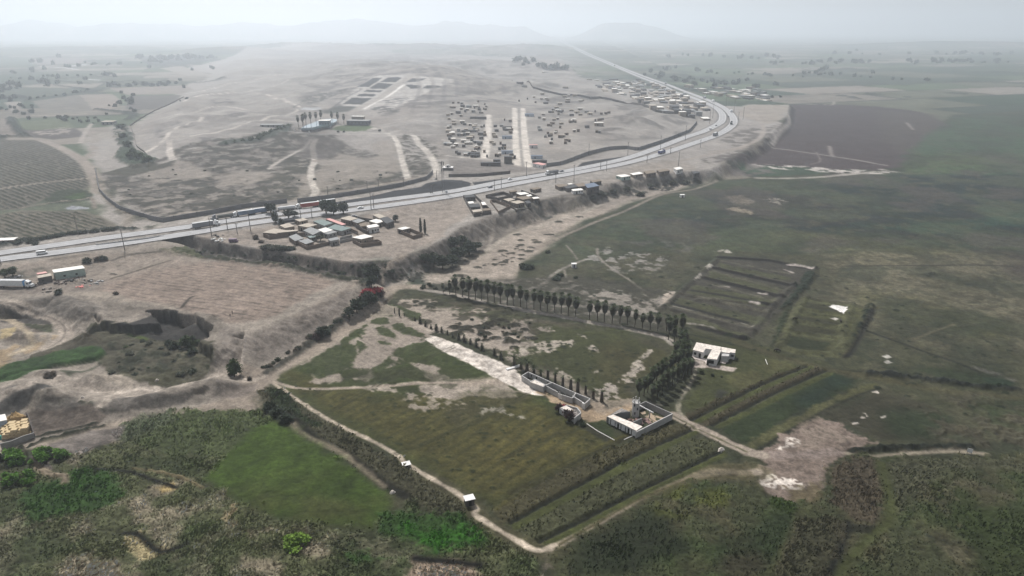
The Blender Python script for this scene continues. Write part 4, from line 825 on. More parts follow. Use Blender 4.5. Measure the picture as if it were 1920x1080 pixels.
# ---- small shrubs spread over the tan ground as dark blotches with height
def speckle(pts, n, r0, r1, col, vh, seed):
    rg = np.random.default_rng(seed); p = G(pts); x0, y0 = p.min(0); x1, y1 = p.max(0); k = 0; t = 0
    while k < n and t < n * 30:
        t += 1
        cx, cy = rg.uniform(x0, x1), rg.uniform(y0, y1)
        if not inside(np.array([cx]), np.array([cy]), p)[0]: continue
        k += 1; r = rg.uniform(r0, r1)
        px, py = proj(cx, cy, float(hgt(cx, cy)))
        iu = int((px - _u[0]) / 2.2); iv = int(np.searchsorted(_v, py)); w_ = int(r * 4 / max(float(SPC.reshape(NR, NC)[min(iv, NR - 1), 0]) * .35, .12)) + 3
        w_ = min(w_, 40)
        a0, a1, b0, b1 = max(iv - w_, 0), min(iv + w_, NR), max(iu - w_, 0), min(iu + w_, NC)
        if a1 <= a0 or b1 <= b0: continue
        ii = (np.arange(a0, a1)[:, None] * NC + np.arange(b0, b1)[None, :]).ravel()
        m = sst(1.15, .75, (np.hypot((X[ii] - cx) * rg.uniform(.6, 1), Y[ii] - cy)) / r + .35 * N6[ii] + .3 * N2[ii]).astype(np.float32)
        mix(ii, m, col); VH[ii] = np.maximum(VH[ii], vh * m)
speckle([(820,530),(985,490),(1000,450),(940,470),(860,515)], 26, .8, 2.6, (.065,.062,.045), .7, 1)
speckle([(960,440),(1100,400),(1180,370),(1130,400),(1040,440),(1000,480)], 10, 1., 3., (.07,.066,.05), .6, 2)
speckle([(820,600),(960,600),(1020,640),(940,660),(860,630)], 26, 1.0, 3.0, (.05,.048,.034), 1.0, 3)
speckle([(740,545),(900,555),(1000,595),(900,600),(780,580)], 40, .8, 2.4, (.055,.056,.036), .8, 4)
speckle([(300,330),(560,330),(700,320),(800,330),(700,350),(400,390),(260,390)], 120, 1.2, 4.0, (.055,.055,.042), .9, 5)
speckle([(740,255),(830,270),(830,320),(780,330)], 60, 1.0, 2.8, (.05,.052,.042), 1.1, 6)
speckle([(1100,360),(1300,325),(1320,345),(1130,372)], 40, 1.5, 3.5, (.06,.06,.05), 1.3, 7)
speckle([(700,500),(790,480),(800,520),(720,535)], 40, .5, 1.5, (.055,.055,.045), .8, 8)
speckle([(440,265),(600,255),(620,300),(520,330),(420,320)], 50, 1.5, 3.5, (.075,.07,.058), .7, 9)
speckle([(0,500),(200,480),(300,470),(180,530),(0,550)], 30, .6, 1.8, (.06,.055,.045), .8, 10)
speckle([(1290,640),(1560,700),(1700,800),(1900,760),(1900,640),(1500,500),(1250,480),(1100,520),(1120,600)], 160, .4, 1.3, (.03,.038,.022), .5, 11)
speckle([(1000,640),(1240,660),(1180,740),(1060,715)], 50, .4, 1.0, (.035,.042,.022), .5, 12)
speckle([(540,720),(900,740),(1130,820),(940,930),(700,820)], 120, .3, .8, (.045,.052,.022), .35, 13)

# ---- plant canopy relief
rel = 0.55 + .5 * N6 + .45 * N2 + .15 * N20
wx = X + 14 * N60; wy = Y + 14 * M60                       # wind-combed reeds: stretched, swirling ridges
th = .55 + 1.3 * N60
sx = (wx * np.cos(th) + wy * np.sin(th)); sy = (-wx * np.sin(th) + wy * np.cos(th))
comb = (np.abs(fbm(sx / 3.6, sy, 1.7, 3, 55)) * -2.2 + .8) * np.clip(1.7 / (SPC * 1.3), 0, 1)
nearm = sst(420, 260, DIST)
H = H0 + VH * np.clip(rel * (1 - .6 * nearm * (RD > .2)) + nearm * (RD > .2) * (.4 * comb + .25 * M20 + .2 * M6 + .2 * N2), -.1, 1.6) * (1 - .35 * (RD > .2))
H += .10 * nearm * N2 * (C.mean(1) < .12)
C *= (1 + ((.65 * comb + .25 * M6) * nearm * sst(.1, .6, RD)))[:, None].astype(np.float32)  # shade in the gaps between combed reeds, darkened in the colour too
C *= (1 + (.22 * N6 + .26 * N2) * (1 - .6 * sst(500, 800, DIST)) + .12 * M20 + .10 * N60)[:, None]
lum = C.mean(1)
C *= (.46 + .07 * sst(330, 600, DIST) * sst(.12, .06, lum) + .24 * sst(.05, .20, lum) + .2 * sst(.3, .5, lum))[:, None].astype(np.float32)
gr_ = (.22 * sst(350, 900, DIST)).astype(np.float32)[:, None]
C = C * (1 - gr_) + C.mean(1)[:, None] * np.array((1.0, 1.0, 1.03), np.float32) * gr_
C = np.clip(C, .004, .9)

def make_ground():
    co = np.empty((X.size, 3), np.float32); co[:, 0] = X; co[:, 1] = Y; co[:, 2] = H
    me = bpy.data.meshes.new('ground')
    r = np.arange(NR - 1)[:, None] * NC; c = np.arange(NC - 1)[None, :]
    a = (r + c).ravel()
    q = np.stack([a, a + NC, a + NC + 1, a + 1], 1).astype(np.int32)
    me.vertices.add(X.size); me.vertices.foreach_set('co', co.ravel())
    me.loops.add(q.size); me.loops.foreach_set('vertex_index', q.ravel())
    me.polygons.add(len(q)); me.polygons.foreach_set('loop_start', np.arange(0, q.size, 4, dtype=np.int32))
    me.polygons.foreach_set('use_smooth', np.ones(len(q), bool))
    me.update(calc_edges=True)
    at = me.color_attributes.new('soil', 'FLOAT_COLOR', 'POINT')
    rgba = np.ones((X.size, 4), np.float32); rgba[:, :3] = C
    at.data.foreach_set('color', rgba.ravel())
    o = bpy.data.objects.new('ground', me); scene.collection.objects.link(o)
    m = bpy.data.materials.new('ground'); m.use_nodes = True; n = m.node_tree
    b = n.nodes['Principled BSDF']; b.inputs['Roughness'].default_value = .95; b.inputs['Specular IOR Level'].default_value = .12
    ca = n.nodes.new('ShaderNodeVertexColor'); ca.layer_name = 'soil'
    geo = n.nodes.new('ShaderNodeNewGeometry')
    n1 = n.nodes.new('ShaderNodeTexNoise'); n1.inputs['Scale'].default_value = 1.1; n1.inputs['Detail'].default_value = 6; n1.inputs['Roughness'].default_value = .7
    n.links.new(geo.outputs['Position'], n1.inputs['Vector'])
    mr = n.nodes.new('ShaderNodeMapRange'); mr.inputs[1].default_value = .3; mr.inputs[2].default_value = .7; mr.inputs[3].default_value = .6; mr.inputs[4].default_value = 1.4
    n.links.new(n1.outputs[0], mr.inputs[0])
    mx = n.nodes.new('ShaderNodeMix'); mx.data_type = 'RGBA'; mx.blend_type = 'MULTIPLY'; mx.inputs[0].default_value = 1
    n.links.new(ca.outputs[0], mx.inputs[6]); n.links.new(mr.outputs[0], mx.inputs[7])
    n.links.new(mx.outputs[2], b.inputs['Base Color'])
    bp = n.nodes.new('ShaderNodeBump'); bp.inputs['Strength'].default_value = .55; bp.inputs['Distance'].default_value = .35
    n.links.new(n1.outputs[0], bp.inputs['Height']); n.links.new(bp.outputs[0], b.inputs['Normal'])
    me.materials.append(m)
    o['kind'] = 'structure'; o['label'] = 'desert, fields and marsh of the valley floor'
    return o
make_ground()
make_haze()
# ================================================================== OBJECT TOOLKIT
COL = scene.collection
def lin(r, g, b):
    return tuple(((c / 255 + .055) / 1.055) ** 2.4 if c > 10 else c / 3295 for c in (r, g, b))
_M = {}
def mat(name, col, rough=.85, var=.18, scale=1.5, spec=.2, metal=0.0, bump=.25):
    if name in _M: return _M[name]
    m = bpy.data.materials.new(name); m.use_nodes = True; n = m.node_tree; b = n.nodes['Principled BSDF']
    b.inputs['Roughness'].default_value = rough; b.inputs['Specular IOR Level'].default_value = spec; b.inputs['Metallic'].default_value = metal
    geo = n.nodes.new('ShaderNodeNewGeometry'); t = n.nodes.new('ShaderNodeTexNoise'); t.inputs['Scale'].default_value = scale; t.inputs['Detail'].default_value = 5
    n.links.new(geo.outputs['Position'], t.inputs['Vector'])
    oi = n.nodes.new('ShaderNodeObjectInfo')
    r = n.nodes.new('ShaderNodeMapRange'); r.inputs[1].default_value = .3; r.inputs[2].default_value = .7
    r.inputs[3].default_value = 1 - var; r.inputs[4].default_value = 1 + var; n.links.new(t.outputs[0], r.inputs[0])
    x = n.nodes.new('ShaderNodeMix'); x.data_type = 'RGBA'; x.blend_type = 'MULTIPLY'; x.inputs[0].default_value = 1
    x.inputs[6].default_value = (*col, 1); n.links.new(r.outputs[0], x.inputs[7])
    n.links.new(x.outputs[2], b.inputs['Base Color'])
    if bump:
        bp = n.nodes.new('ShaderNodeBump'); bp.inputs['Strength'].default_value = bump; bp.inputs['Distance'].default_value = .1
        n.links.new(t.outputs[0], bp.inputs['Height']); n.links.new(bp.outputs[0], b.inputs['Normal'])
    _M[name] = m; return m
class MB:
    def __init__(s): s.v = []; s.f = []
    def box(s, cx, cy, z0, sx, sy, sz, rot=0.0, tx=1.0, ty=1.0, ox=0.0):
        c, n_ = cos(rot), sin(rot); b = len(s.v)
        for k in (0, 1):
            ax, ay = (sx / 2, sy / 2) if k == 0 else (sx / 2 * tx, sy / 2 * ty)
            for u, w in ((-1, -1), (1, -1), (1, 1), (-1, 1)):
                x = u * ax + (ox if k else 0); y = w * ay
                s.v.append((cx + x * c - y * n_, cy + x * n_ + y * c, z0 + k * sz))
        s.f += [(b, b + 3, b + 2, b + 1), (b + 4, b + 5, b + 6, b + 7), (b, b + 1, b + 5, b + 4), (b + 1, b + 2, b + 6, b + 5), (b + 2, b + 3, b + 7, b + 6), (b + 3, b, b + 4, b + 7)]
        return s
    def seg(s, p, q, t, z0, z1, z2=None, z3=None):
        """wall piece between two plan points"""
        dx, dy = q[0] - p[0], q[1] - p[1]; L_ = math.hypot(dx, dy) or 1; nx, ny = -dy / L_ * t / 2, dx / L_ * t / 2; b = len(s.v)
        z2 = z0 if z2 is None else z2; z3 = z1 if z3 is None else z3
        s.v += [(p[0] + nx, p[1] + ny, z0), (p[0] - nx, p[1] - ny, z0), (q[0] - nx, q[1] - ny, z2), (q[0] + nx, q[1] + ny, z2),
                (p[0] + nx, p[1] + ny, z1), (p[0] - nx, p[1] - ny, z1), (q[0] - nx, q[1] - ny, z3), (q[0] + nx, q[1] + ny, z3)]
        s.f += [(b, b + 3, b + 2, b + 1), (b + 4, b + 5, b + 6, b + 7), (b, b + 1, b + 5, b + 4), (b + 1, b + 2, b + 6, b + 5), (b + 2, b + 3, b + 7, b + 6), (b + 3, b, b + 4, b + 7)]
        return s
    def prism(s, P, z0, z1):
        n = len(P); b = len(s.v)
        ar = sum(P[i][0] * P[(i + 1) % n][1] - P[(i + 1) % n][0] * P[i][1] for i in range(n))
        if ar < 0: P = P[::-1]
        s.v += [(p[0], p[1], z0) for p in P] + [(p[0], p[1], z1) for p in P]
        s.f.append(tuple(range(b + n - 1, b - 1, -1))); s.f.append(tuple(range(b + n, b + 2 * n)))
        for i in range(n): j = (i + 1) % n; s.f.append((b + i, b + j, b + n + j, b + n + i))
        return s
    def cyl(s, x, y, z0, r0, z1, r1, n=8, x1=None, y1=None):
        b = len(s.v); x1 = x if x1 is None else x1; y1 = y if y1 is None else y1
        for k, (cx, cy, z, r) in enumerate(((x, y, z0, r0), (x1, y1, z1, r1))):
            s.v += [(cx + r * cos(2 * pi * i / n), cy + r * sin(2 * pi * i / n), z) for i in range(n)]
        for i in range(n): j = (i + 1) % n; s.f.append((b + i, b + j, b + n + j, b + n + i))
        s.f.append(tuple(range(b + n - 1, b - 1, -1))); s.f.append(tuple(range(b + n, b + 2 * n)))
        return s
    def bar(s, a, c, r, n=5):
        a = Vector(a); c = Vector(c); d = (c - a).normalized(); u = d.orthogonal().normalized(); w = d.cross(u); b = len(s.v)
        for p in (a, c): s.v += [tuple(p + r * (u * cos(2 * pi * i / n) + w * sin(2 * pi * i / n))) for i in range(n)]
        for i in range(n): j = (i + 1) % n; s.f.append((b + i, b + j, b + n + j, b + n + i))
        s.f.append(tuple(range(b + n - 1, b - 1, -1))); s.f.append(tuple(range(b + n, b + 2 * n)))
        return s
    def wheel(s, x, y, z, r, w):
        n = 12; b = len(s.v)
        for k in (-1, 1): s.v += [(x + r * cos(2 * pi * i / n), y + k * w / 2, z + r * sin(2 * pi * i / n)) for i in range(n)]
        for i in range(n): j = (i + 1) % n; s.f.append((b + i, b + n + i, b + n + j, b + j))
        s.f.append(tuple(range(b, b + n))); s.f.append(tuple(range(b + 2 * n - 1, b + n - 1, -1)))
        return s
    def tri(s, *p): b = len(s.v); s.v += list(p); s.f.append(tuple(range(b, b + len(p)))); return s
    def mesh(s, name, m, smooth=False):
        me = bpy.data.meshes.new(name); me.from_pydata(s.v, [], s.f); me.materials.append(m)
        if smooth: me.polygons.foreach_set('use_smooth', [True] * len(me.polygons))
        me.update(); return me
    def build(s, name, m, parent=None, label=None, smooth=False, loc=None, rz=0.0):
        return ob(name, s.mesh(name, m, smooth), parent, label, loc, rz)
def ob(name, me, parent=None, label=None, loc=None, rz=0.0, sc=None):
    o = bpy.data.objects.new(name, me); COL.objects.link(o)
    if parent: o.parent = parent
    if label: o['label'] = label
    if loc is not None: o.location = loc
    if rz: o.rotation_euler = (0, 0, rz)
    if sc is not None: o.scale = (sc, sc, sc) if not isinstance(sc, tuple) else sc
    return o
def thing(name, label, cat, loc=(0, 0, 0), rz=0.0, group=None, sc=None):
    o = ob(name, None, None, label, loc, rz, sc); o['category'] = cat; o.empty_display_size = .5
    if group: o['group'] = group
    return o
def tag(o, label, cat, group=None):
    o['label'] = label; o['category'] = cat
    if group: o['group'] = group
    return o
def copy_thing(src, loc, rz=0.0, sc=None, label=None, group=None):
    r = src.copy(); COL.objects.link(r); r.location = loc; r.rotation_euler = (0, 0, rz)
    if sc is not None: r.scale = (sc, sc, sc) if not isinstance(sc, tuple) else sc
    if label: r['label'] = label
    if group: r['group'] = group
    for ch in list(src.children):
        c = ch.copy(); COL.objects.link(c); c.parent = r
        for g in list(ch.children):
            d = g.copy(); COL.objects.link(d); d.parent = c
    return r
def gp(px, py, dz=0.0):
    x, y, z = g1(px, py); return (x, y, z + dz)
def top(px, py, h, zref):
    x, y = W(px, py, zref + h); return (float(x), float(y))

# ------------------------------------------------------------------ highway
MASPH = mat('sunbleached_asphalt', (.285, .285, .29), .9, .10, .25, bump=.1)
MPAINT = mat('road_paint', (.62, .62, .60), .7, .1, 2, bump=0)
MSTEEL = mat('guard_rail_steel', (.32, .33, .34), .5, .1, 3, metal=.3)
def ribbon(line, w, z, off=0.0, gapd=None):
    m = MB(); n = len(line)
    T = np.gradient(line, axis=0); T /= np.hypot(T[:, 0], T[:, 1])[:, None]; Nn = np.stack([-T[:, 1], T[:, 0]], 1)
    c = line + Nn * off
    a = c + Nn * w / 2; b = c - Nn * w / 2
    m.v = [(p[0], p[1], z) for p in a] + [(p[0], p[1], z) for p in b]
    s = np.concatenate([[0], np.cumsum(np.hypot(*(np.diff(line, axis=0).T)))])
    for i in range(n - 1):
        if gapd and int(s[i] / gapd) % 2: continue
        m.f.append((i, n + i, n + i + 1, i + 1))
    return m
def resample(line, step):
    s = np.concatenate([[0], np.cumsum(np.hypot(*(np.diff(line, axis=0).T)))])
    t = np.arange(0, s[-1], step)
    return np.stack([np.interp(t, s, line[:, 0]), np.interp(t, s, line[:, 1])], 1)
for ln, nm in ((hwn, 'northern'), (hws, 'southern')):
    l2 = resample(ln, 9.0)
    m = ribbon(l2, 10.4, ZH)
    o = m.build('highway', MASPH); o['kind'] = 'structure'; o['label'] = 'pale asphalt of the %s carriageway' % nm
    pm = MB()
    l3 = resample(ln[:len(ln) * 3 // 4], 4.0)
    for off, g in ((4.1, None), (-4.1, None), (0, 8.0)):
        r = ribbon(l3, .22, ZH + .012, off, g); b = len(pm.v); pm.v += r.v; pm.f += [tuple(b + k for k in f) for f in r.f]
    q = pm.build('road_marking', MPAINT); q['kind'] = 'structure'; q['label'] = 'white lane lines of the %s carriageway' % nm
def hw_at(px, py, ln):
    x, y = W(px, py, ZH); x, y = float(x), float(y)
    k = int(np.argmin((ln[:, 0] - x) ** 2 + (ln[:, 1] - y) ** 2)); k0 = max(k - 1, 0); k1 = min(k + 1, len(ln) - 1)
    t = ln[k1] - ln[k0]; return x, y, math.atan2(t[1], t[0])

# ------------------------------------------------------------------ vehicles
MT = mat('tyre_rubber', (.02, .02, .02), .9, .1, 3, bump=0); MGL = mat('vehicle_glass', (.02, .025, .03), .15, .05, 1, spec=.5, bump=0)
def paint(nm, c): return mat(nm, c, .45, .08, .8, spec=.4, bump=0)
MCH = mat('chassis_steel', (.04, .04, .045), .6, .1, 2)
def wheels(root, xs, ys, r=.5, w=.3):
    for x in xs:
        for y in ys: MB().wheel(x, y, r, r, w).build('wheel', MT, root)
def truck(label, cab, body, kind='box', L_=12.5, hh=2.7, group='trucks on the highway', stripe=None):
    t = thing('semi_truck' if kind != 'rigid' else 'cargo_truck', label, 'truck', group=group)
    MB().box(-1.2, 0, .75, L_ + 2.5, 1.0, .3).build('chassis', MCH, t)
    c = MB(); x0 = L_ / 2 + 1.2
    c.box(x0 - .3, 0, .7, 2.2, 2.4, 2.6, tx=.92, ty=.96, ox=-.1).box(x0 + 1.3, 0, .7, 1.4, 2.1, 1.25, tx=.9, ty=.9, ox=-.08)
    cb = c.build('cab', cab, t)
    MB().box(x0 + .74, 0, 2.15, .1, 2.0, .85, tx=1, ty=.94).build('windscreen', MGL, cb)
    MB().box(x0 - .1, 1.19, 2.15, .9, .06, .7).build('window', MGL, cb); MB().box(x0 - .1, -1.19, 2.15, .9, .06, .7).build('window', MGL, cb)
    MB().box(x0 - .6, 0, 3.3, 1.4, 2.1, .55, tx=.5, ty=.9, ox=-.3).build('air_deflector', cab, cb)
    b = MB()
    if kind == 'tank':
        n = 16; rr = 1.15; bb = len(b.v)
        for x in (-L_ / 2 - 1.2, -L_ / 2 - 1.0, L_ / 2 - 1.4, L_ / 2 - 1.2):
            r_ = rr if abs(x + .1) < L_ / 2 + .95 else rr * .8
            b.v += [(x, r_ * cos(2 * pi * i / n), 2.3 + r_ * sin(2 * pi * i / n)) for i in range(n)]
        for k in range(3):
            for i in range(n): j = (i + 1) % n; b.f.append((bb + k * n + i, bb + k * n + j, bb + (k + 1) * n + j, bb + (k + 1) * n + i))
        b.f.append(tuple(range(bb, bb + n))[::-1]); b.f.append(tuple(range(bb + 3 * n, bb + 4 * n)))
    elif kind == 'open':
        b.box(-1.2, 0, 1.1, L_, 2.5, .2); 
        for y in (-1.2, 1.2): b.box(-1.2, y, 1.3, L_, .08, 1.5)
        b.box(-1.2 - L_ / 2 + .04, 0, 1.3, .08, 2.32, 1.5).box(-1.2 + L_ / 2 - .04, 0, 1.3, .08, 2.32, 1.7).box(-1.2, 0, 1.3, L_ - .3, 2.2, 1.2, tx=.95, ty=.7)
    else:
        b.box(-1.2, 0, 1.1, L_, 2.5, hh)
        for k in range(9): b.box(-1.2 - L_ / 2 + .7 + k * (L_ - 1.4) / 8, 0, 1.12, .07, 2.54, hh - .06)
    tr = b.build('trailer', body, t)
    if kind == 'box':
        MB().box(-1.2, 0, 1.1 + hh + .002, L_ - .02, 2.48, .04).build('trailer_roof', stripe or paint('pale_trailer_roof', (.42, .43, .43)), tr)
    wheels(t, [-L_ / 2 + .2, -L_ / 2 + 1.5, -L_ / 2 + 2.8, L_ / 2 - 1.0, L_ / 2 + .3, L_ / 2 + 2.0], (-1.1, 1.1))
    return t
def car(label, body, kind='car', group='cars on the highway', name=None, cat=None):
    t = thing(name or ('car' if kind == 'car' else 'van'), label, cat or ('car' if kind == 'car' else 'van'), group=group)
    if kind == 'car':
        b = MB().box(0, 0, .35, 4.4, 1.75, .6, tx=.97, ty=.95).box(-.2, 0, .95, 2.6, 1.6, .5, tx=.68, ty=.85, ox=-.05)
        bo = b.build('body', body, t)
        MB().box(-.2, 0, 1.0, 2.35, 1.66, .36, tx=.74, ty=.93, ox=-.05).build('window', MGL, bo)
        wheels(t, (-1.35, 1.35), (-.78, .78), .33, .22)
    else:
        b = MB().box(-.3, 0, .45, 4.6, 1.95, 1.7, tx=.96, ty=.92).box(2.4, 0, .45, .9, 1.85, .9, tx=.75, ty=.9, ox=-.1)
        bo = b.build('body', body, t)
        MB().box(-.3, 0, 1.4, 4.2, 1.955, .45, tx=.99, ty=.955).build('window', MGL, bo); MB().box(2.02, 0, 1.35, .14, 1.6, .6, ox=-.12, ty=.9).build('windscreen', MGL, bo)
        wheels(t, (-1.5, 1.7), (-.85, .85), .36, .24)
    for y in (-.6, .6): MB().box(2.2 if kind == 'car' else 2.86, y, .6, .06, .28, .18).build('headlight', mat('lamp_glass', (.6, .6, .55), .2, 0, 1, bump=0), t)
    return t
WHT = paint('white_lacquer', (.72, .73, .73)); GRYP = paint('grey_lacquer', (.17, .18, .20)); BLUP = paint('blue_lacquer', (.035, .05, .20))
RED = paint('faded_red_curtain', (.30, .045, .035)); DKG = paint('dark_green_tarp', (.045, .055, .05)); MARO = paint('plum_lacquer', (.12, .06, .12)); SILV = paint('tank_silver', (.52, .53, .54)); BLUE2 = paint('steel_blue', (.10, .15, .22)); YEL = paint('yellow_machine_paint', (.38, .26, .06))
def put(o, x, y, z, a): o.location = (x, y, z); o.rotation_euler = (0, 0, a)
def on_hw(o, px, py, ln, rev=False):
    x, y, a = hw_at(px, py, ln); put(o, x, y, ZH + .02, a + (pi if rev else 0))
on_hw(truck('grey box semi-trailer truck driving on the highway west of the roadside village', WHT, GRYP, 'box', 12.5), 385, 426, hws if False else hwn)
on_hw(car('white minibus on the left end of the highway', WHT, 'van'), 79, 476.5, hws)
def parked(o, px, py, ln, off, rev=False):
    x, y, a = hw_at(px, py, ln); put(o, x - sin(a) * off, y + cos(a) * off, ZH - .3, a + (pi if rev else 0))
PG = 'trucks parked along the far road shoulder'
parked(truck('dark tarpaulin-covered flatbed truck, leftmost of the parked trucks', GRYP, DKG, 'open', 13, group=PG), 428, 412, hwn, 5.5, True)
parked(truck('steel-blue box truck parked just right of the dark covered one', WHT, BLUE2, 'box', 11, group=PG), 463, 407, hwn, 5.5, True)
parked(truck('blue trailer truck nearest the roadside tree clump, left of the white tanker', WHT, paint('mid_blue', (.13, .2, .33)), 'box', 9, group=PG), 489, 402, hwn, 4.5, True)
parked(truck('white and silver tanker truck parked behind the dark roadside trees', WHT, SILV, 'tank', 12, group=PG), 537, 397, hwn, 4.0, True)
parked(truck('red-sided trailer truck with white cab parked on the shoulder', WHT, RED, 'box', 13, group=PG), 581, 391, hwn, 4.0, True)
parked(truck('dark olive trailer truck half hidden behind the big roadside tree', WHT, DKG, 'box', 11, group=PG), 616, 386, hwn, 5.0, True)
parked(truck('dark low trailer truck on the near verge below the small tree', GRYP, paint('navy_tarp', (.03, .035, .05)), 'open', 11, group='trucks parked on the near verge'), 541, 413, hws, -7.5, True)
on_hw(car('small white car on the near lane right of the big roadside tree', WHT), 676, 391, hws)
on_hw(car('dark car on the near lane below the dark cut bank', GRYP), 919, 352, hws, True)
on_hw(car('white car on the far lane right of the radio mast', WHT), 956, 337, hwn)
on_hw(truck('dump truck with pale cab passing the pink-roofed house', WHT, GRYP, 'open', 10), 1036, 326, hwn, True)
on_hw(car('dark car right behind the dump truck', GRYP), 1053, 322, hwn, True)
on_hw(truck('bright blue lorry on the near lane of the long bend', BLUP, BLUP, 'box', 8.5, 2.3), 1240, 288, hws)
on_hw(truck('dark lorry on the outer lane at the foot of the curve', GRYP, GRYP, 'box', 10), 1341, 254.5, hws)
on_hw(truck('dark truck on the outer lane at the right extreme of the curve', GRYP, DKG, 'open', 9), 1371, 233, hws)
on_hw(truck('white truck on the outer lane at the top of the curve', WHT, WHT, 'box', 8), 1371, 210, hws)
on_hw(car('white van on the inner lane above the dark cut bank of the curve', WHT, 'van'), 1332, 243, hwn)
on_hw(car('small dark car on the inner lane of the curve', GRYP), 1343, 236, hwn)
on_hw(car('small dark car on the outer lane left of the white truck', GRYP), 1366, 219, hws)
on_hw(truck('grey truck on the straight beside the town houses', GRYP, GRYP, 'box', 10), 1321, 184.5, hws)
on_hw(truck('white box truck on the straight just before the curve', WHT, WHT, 'box', 10), 1337, 191, hws)
on_hw(truck('grey lorry on the inner lane beside the town', GRYP, GRYP, 'box', 9), 1283, 178, hwn)
on_hw(truck('far dark truck on the highway above the town', GRYP, DKG, 'box', 12), 1152, 124, hwn)
on_hw(truck('small dark lorry on the highway at the top edge of the town', GRYP, GRYP, 'box', 9), 1248, 157.5, hws)

# ------------------------------------------------------------------ poles, mast
MPOLE = mat('weathered_concrete_pole', (.13, .125, .12), .9, .15, 2)
def make_pole(h, label, group):
    t = thing('utility_pole', label, 'pole', group=group)
    MB().cyl(0, 0, -.3, .26, h, .16, 8).build('shaft', MPOLE, t)
    MB().box(0, 0, h - .6, 2.4, .14, .14).box(0, 0, h - 1.5, 1.8, .12, .12).build('crossarm', MPOLE, t)
    for x in (-1.1, 0, 1.1): MB().cyl(x, 0, h - .46, .07, h - .2, .05, 6).build('insulator', mat('ceramic', (.2, .12, .08), .4, .1, 1, bump=0), t)
    return t
POLES = [(2, 496, 11, 'cut by the left edge of the picture'), (147, 440, 13, 'standing in the lower vineyard left of the highway'), (234, 469, 13, 'standing alone on the bare verge above the terrace field'), (397, 443, 12, 'in front of the grey box truck'),
         (427, 431, 9, 'second right of the grey box truck'), (445, 438, 7, 'short one on the bare yard above the beehive heap'), (470, 433, 13, 'at the left corner of the village'), (564, 408, 8, 'by the white tanker on the near verge'), (585, 408, 7, 'by the red trailer on the near verge'),
         (696, 393, 13, 'left one of the close pair past the big tree'), (701, 391, 11, 'right one of the close pair past the big tree'), (710, 356, 9, 'behind the grey perimeter wall'), (689, 358, 8, 'left of its neighbour behind the grey wall'), (615, 368, 8, 'at the gap in the grey perimeter wall'),
         (757, 350, 8, 'beside the end of the grey wall'), (811, 363, 7, 'left of the radio mast'), (819, 337, 8, 'just behind the radio mast'), (927, 357, 9, 'left of the adobe yards'), (940, 353, 9, 'above the adobe yards'),
         (987, 331, 13, 'at the foot of the double dirt street'), (1042, 343, 9, 'below the dump truck'), (1076, 342, 15, 'above the dark teal shed'), (1126, 318, 8, 'short one by the dark bank'), (1137, 321, 10, 'second one by the dark bank'),
         (1177, 292, 14, 'where the grey wall dips'), (1213, 305, 7, 'short one left of the blue lorry'), (1257, 288, 7, 'short one right of the blue lorry'), (1272, 312, 14, 'tall one over the white cliff hut'), (1238, 281, 15, 'tall one above the blue lorry behind the road'),
         (1104, 291, 12, 'behind the wall on the pale slope'), (1285, 263, 17, 'tall one in front of the big dune'), (1313, 277, 9, 'on the outer verge of the bend'), (1336, 222, 20, 'tall one inside the curve'), (1330, 232, 17, 'lower one inside the curve'), (1376, 210, 18, 'outside the curve top'),
         (1393, 224, 17, 'on the sandy flat right of the curve'), (1361, 200, 15, 'farthest one outside the curve'), (1384, 226, 12, 'outside the curve at its right extreme')]
_p0 = None
for (px, py, h, w_) in POLES:
    lab = 'dark concrete power pole %s' % w_
    x, y, z = g1(px, py)
    t = make_pole(h, lab, 'power poles along the highway'); t.location = (x, y, z); t.rotation_euler = (0, 0, random.uniform(.2, .7))
def mast(px, py, h, label):
    x, y, z = g1(px, py); t = thing('radio_mast', label, 'mast', (x, y, z))
    m = MB(); w0, w1 = 1.3, .7
    for i in range(3):
        a = 2 * pi * i / 3; m.bar((w0 * cos(a), w0 * sin(a), 0), (w1 * cos(a), w1 * sin(a), h), .11)
    n = int(h / 1.6)
    for k in range(n):
        z0, z1 = k * h / n, (k + 1) * h / n
        for i in range(3):
            a, b = 2 * pi * i / 3, 2 * pi * (i + 1) / 3; r0 = w0 + (w1 - w0) * z0 / h; r1 = w0 + (w1 - w0) * z1 / h
            m.bar((r0 * cos(a), r0 * sin(a), z0), (r1 * cos(b), r1 * sin(b), z1), .05, 4)
    m.build('lattice', mat('dark_mast_steel', (.09, .09, .10), .6, .1, 2), t)
    b = MB()
    for k in range(3):
        a = 2 * pi * k / 3 + .4; b.box(1.1 * cos(a), 1.1 * sin(a), h - 3.0, .45, .25, 2.4, a).box(1.1 * cos(a), 1.1 * sin(a), h - 8, .4, .25, 2.0, a)
    b.build('antenna', mat('antenna_plastic', (.12, .12, .13), .6, .1, 2), t)
    MB().box(0, 0, -.3, 3.4, 3.4, .7).build('footing', mat('pale_concrete', (.36, .35, .33), .9, .15, 1), t)
    MB().box(2.6, 0, 0, 1.6, 1.2, 2.2).build('equipment_cabinet', paint('pale_cabinet', (.5, .52, .55)), t)
    return t
mast(831, 362, 25, 'dark lattice radio mast on the bare rise beside the highway')
for (px, py, h, w_) in ((1135, 52, 130, 'left'), (1152, 52, 100, 'right')):
    pass

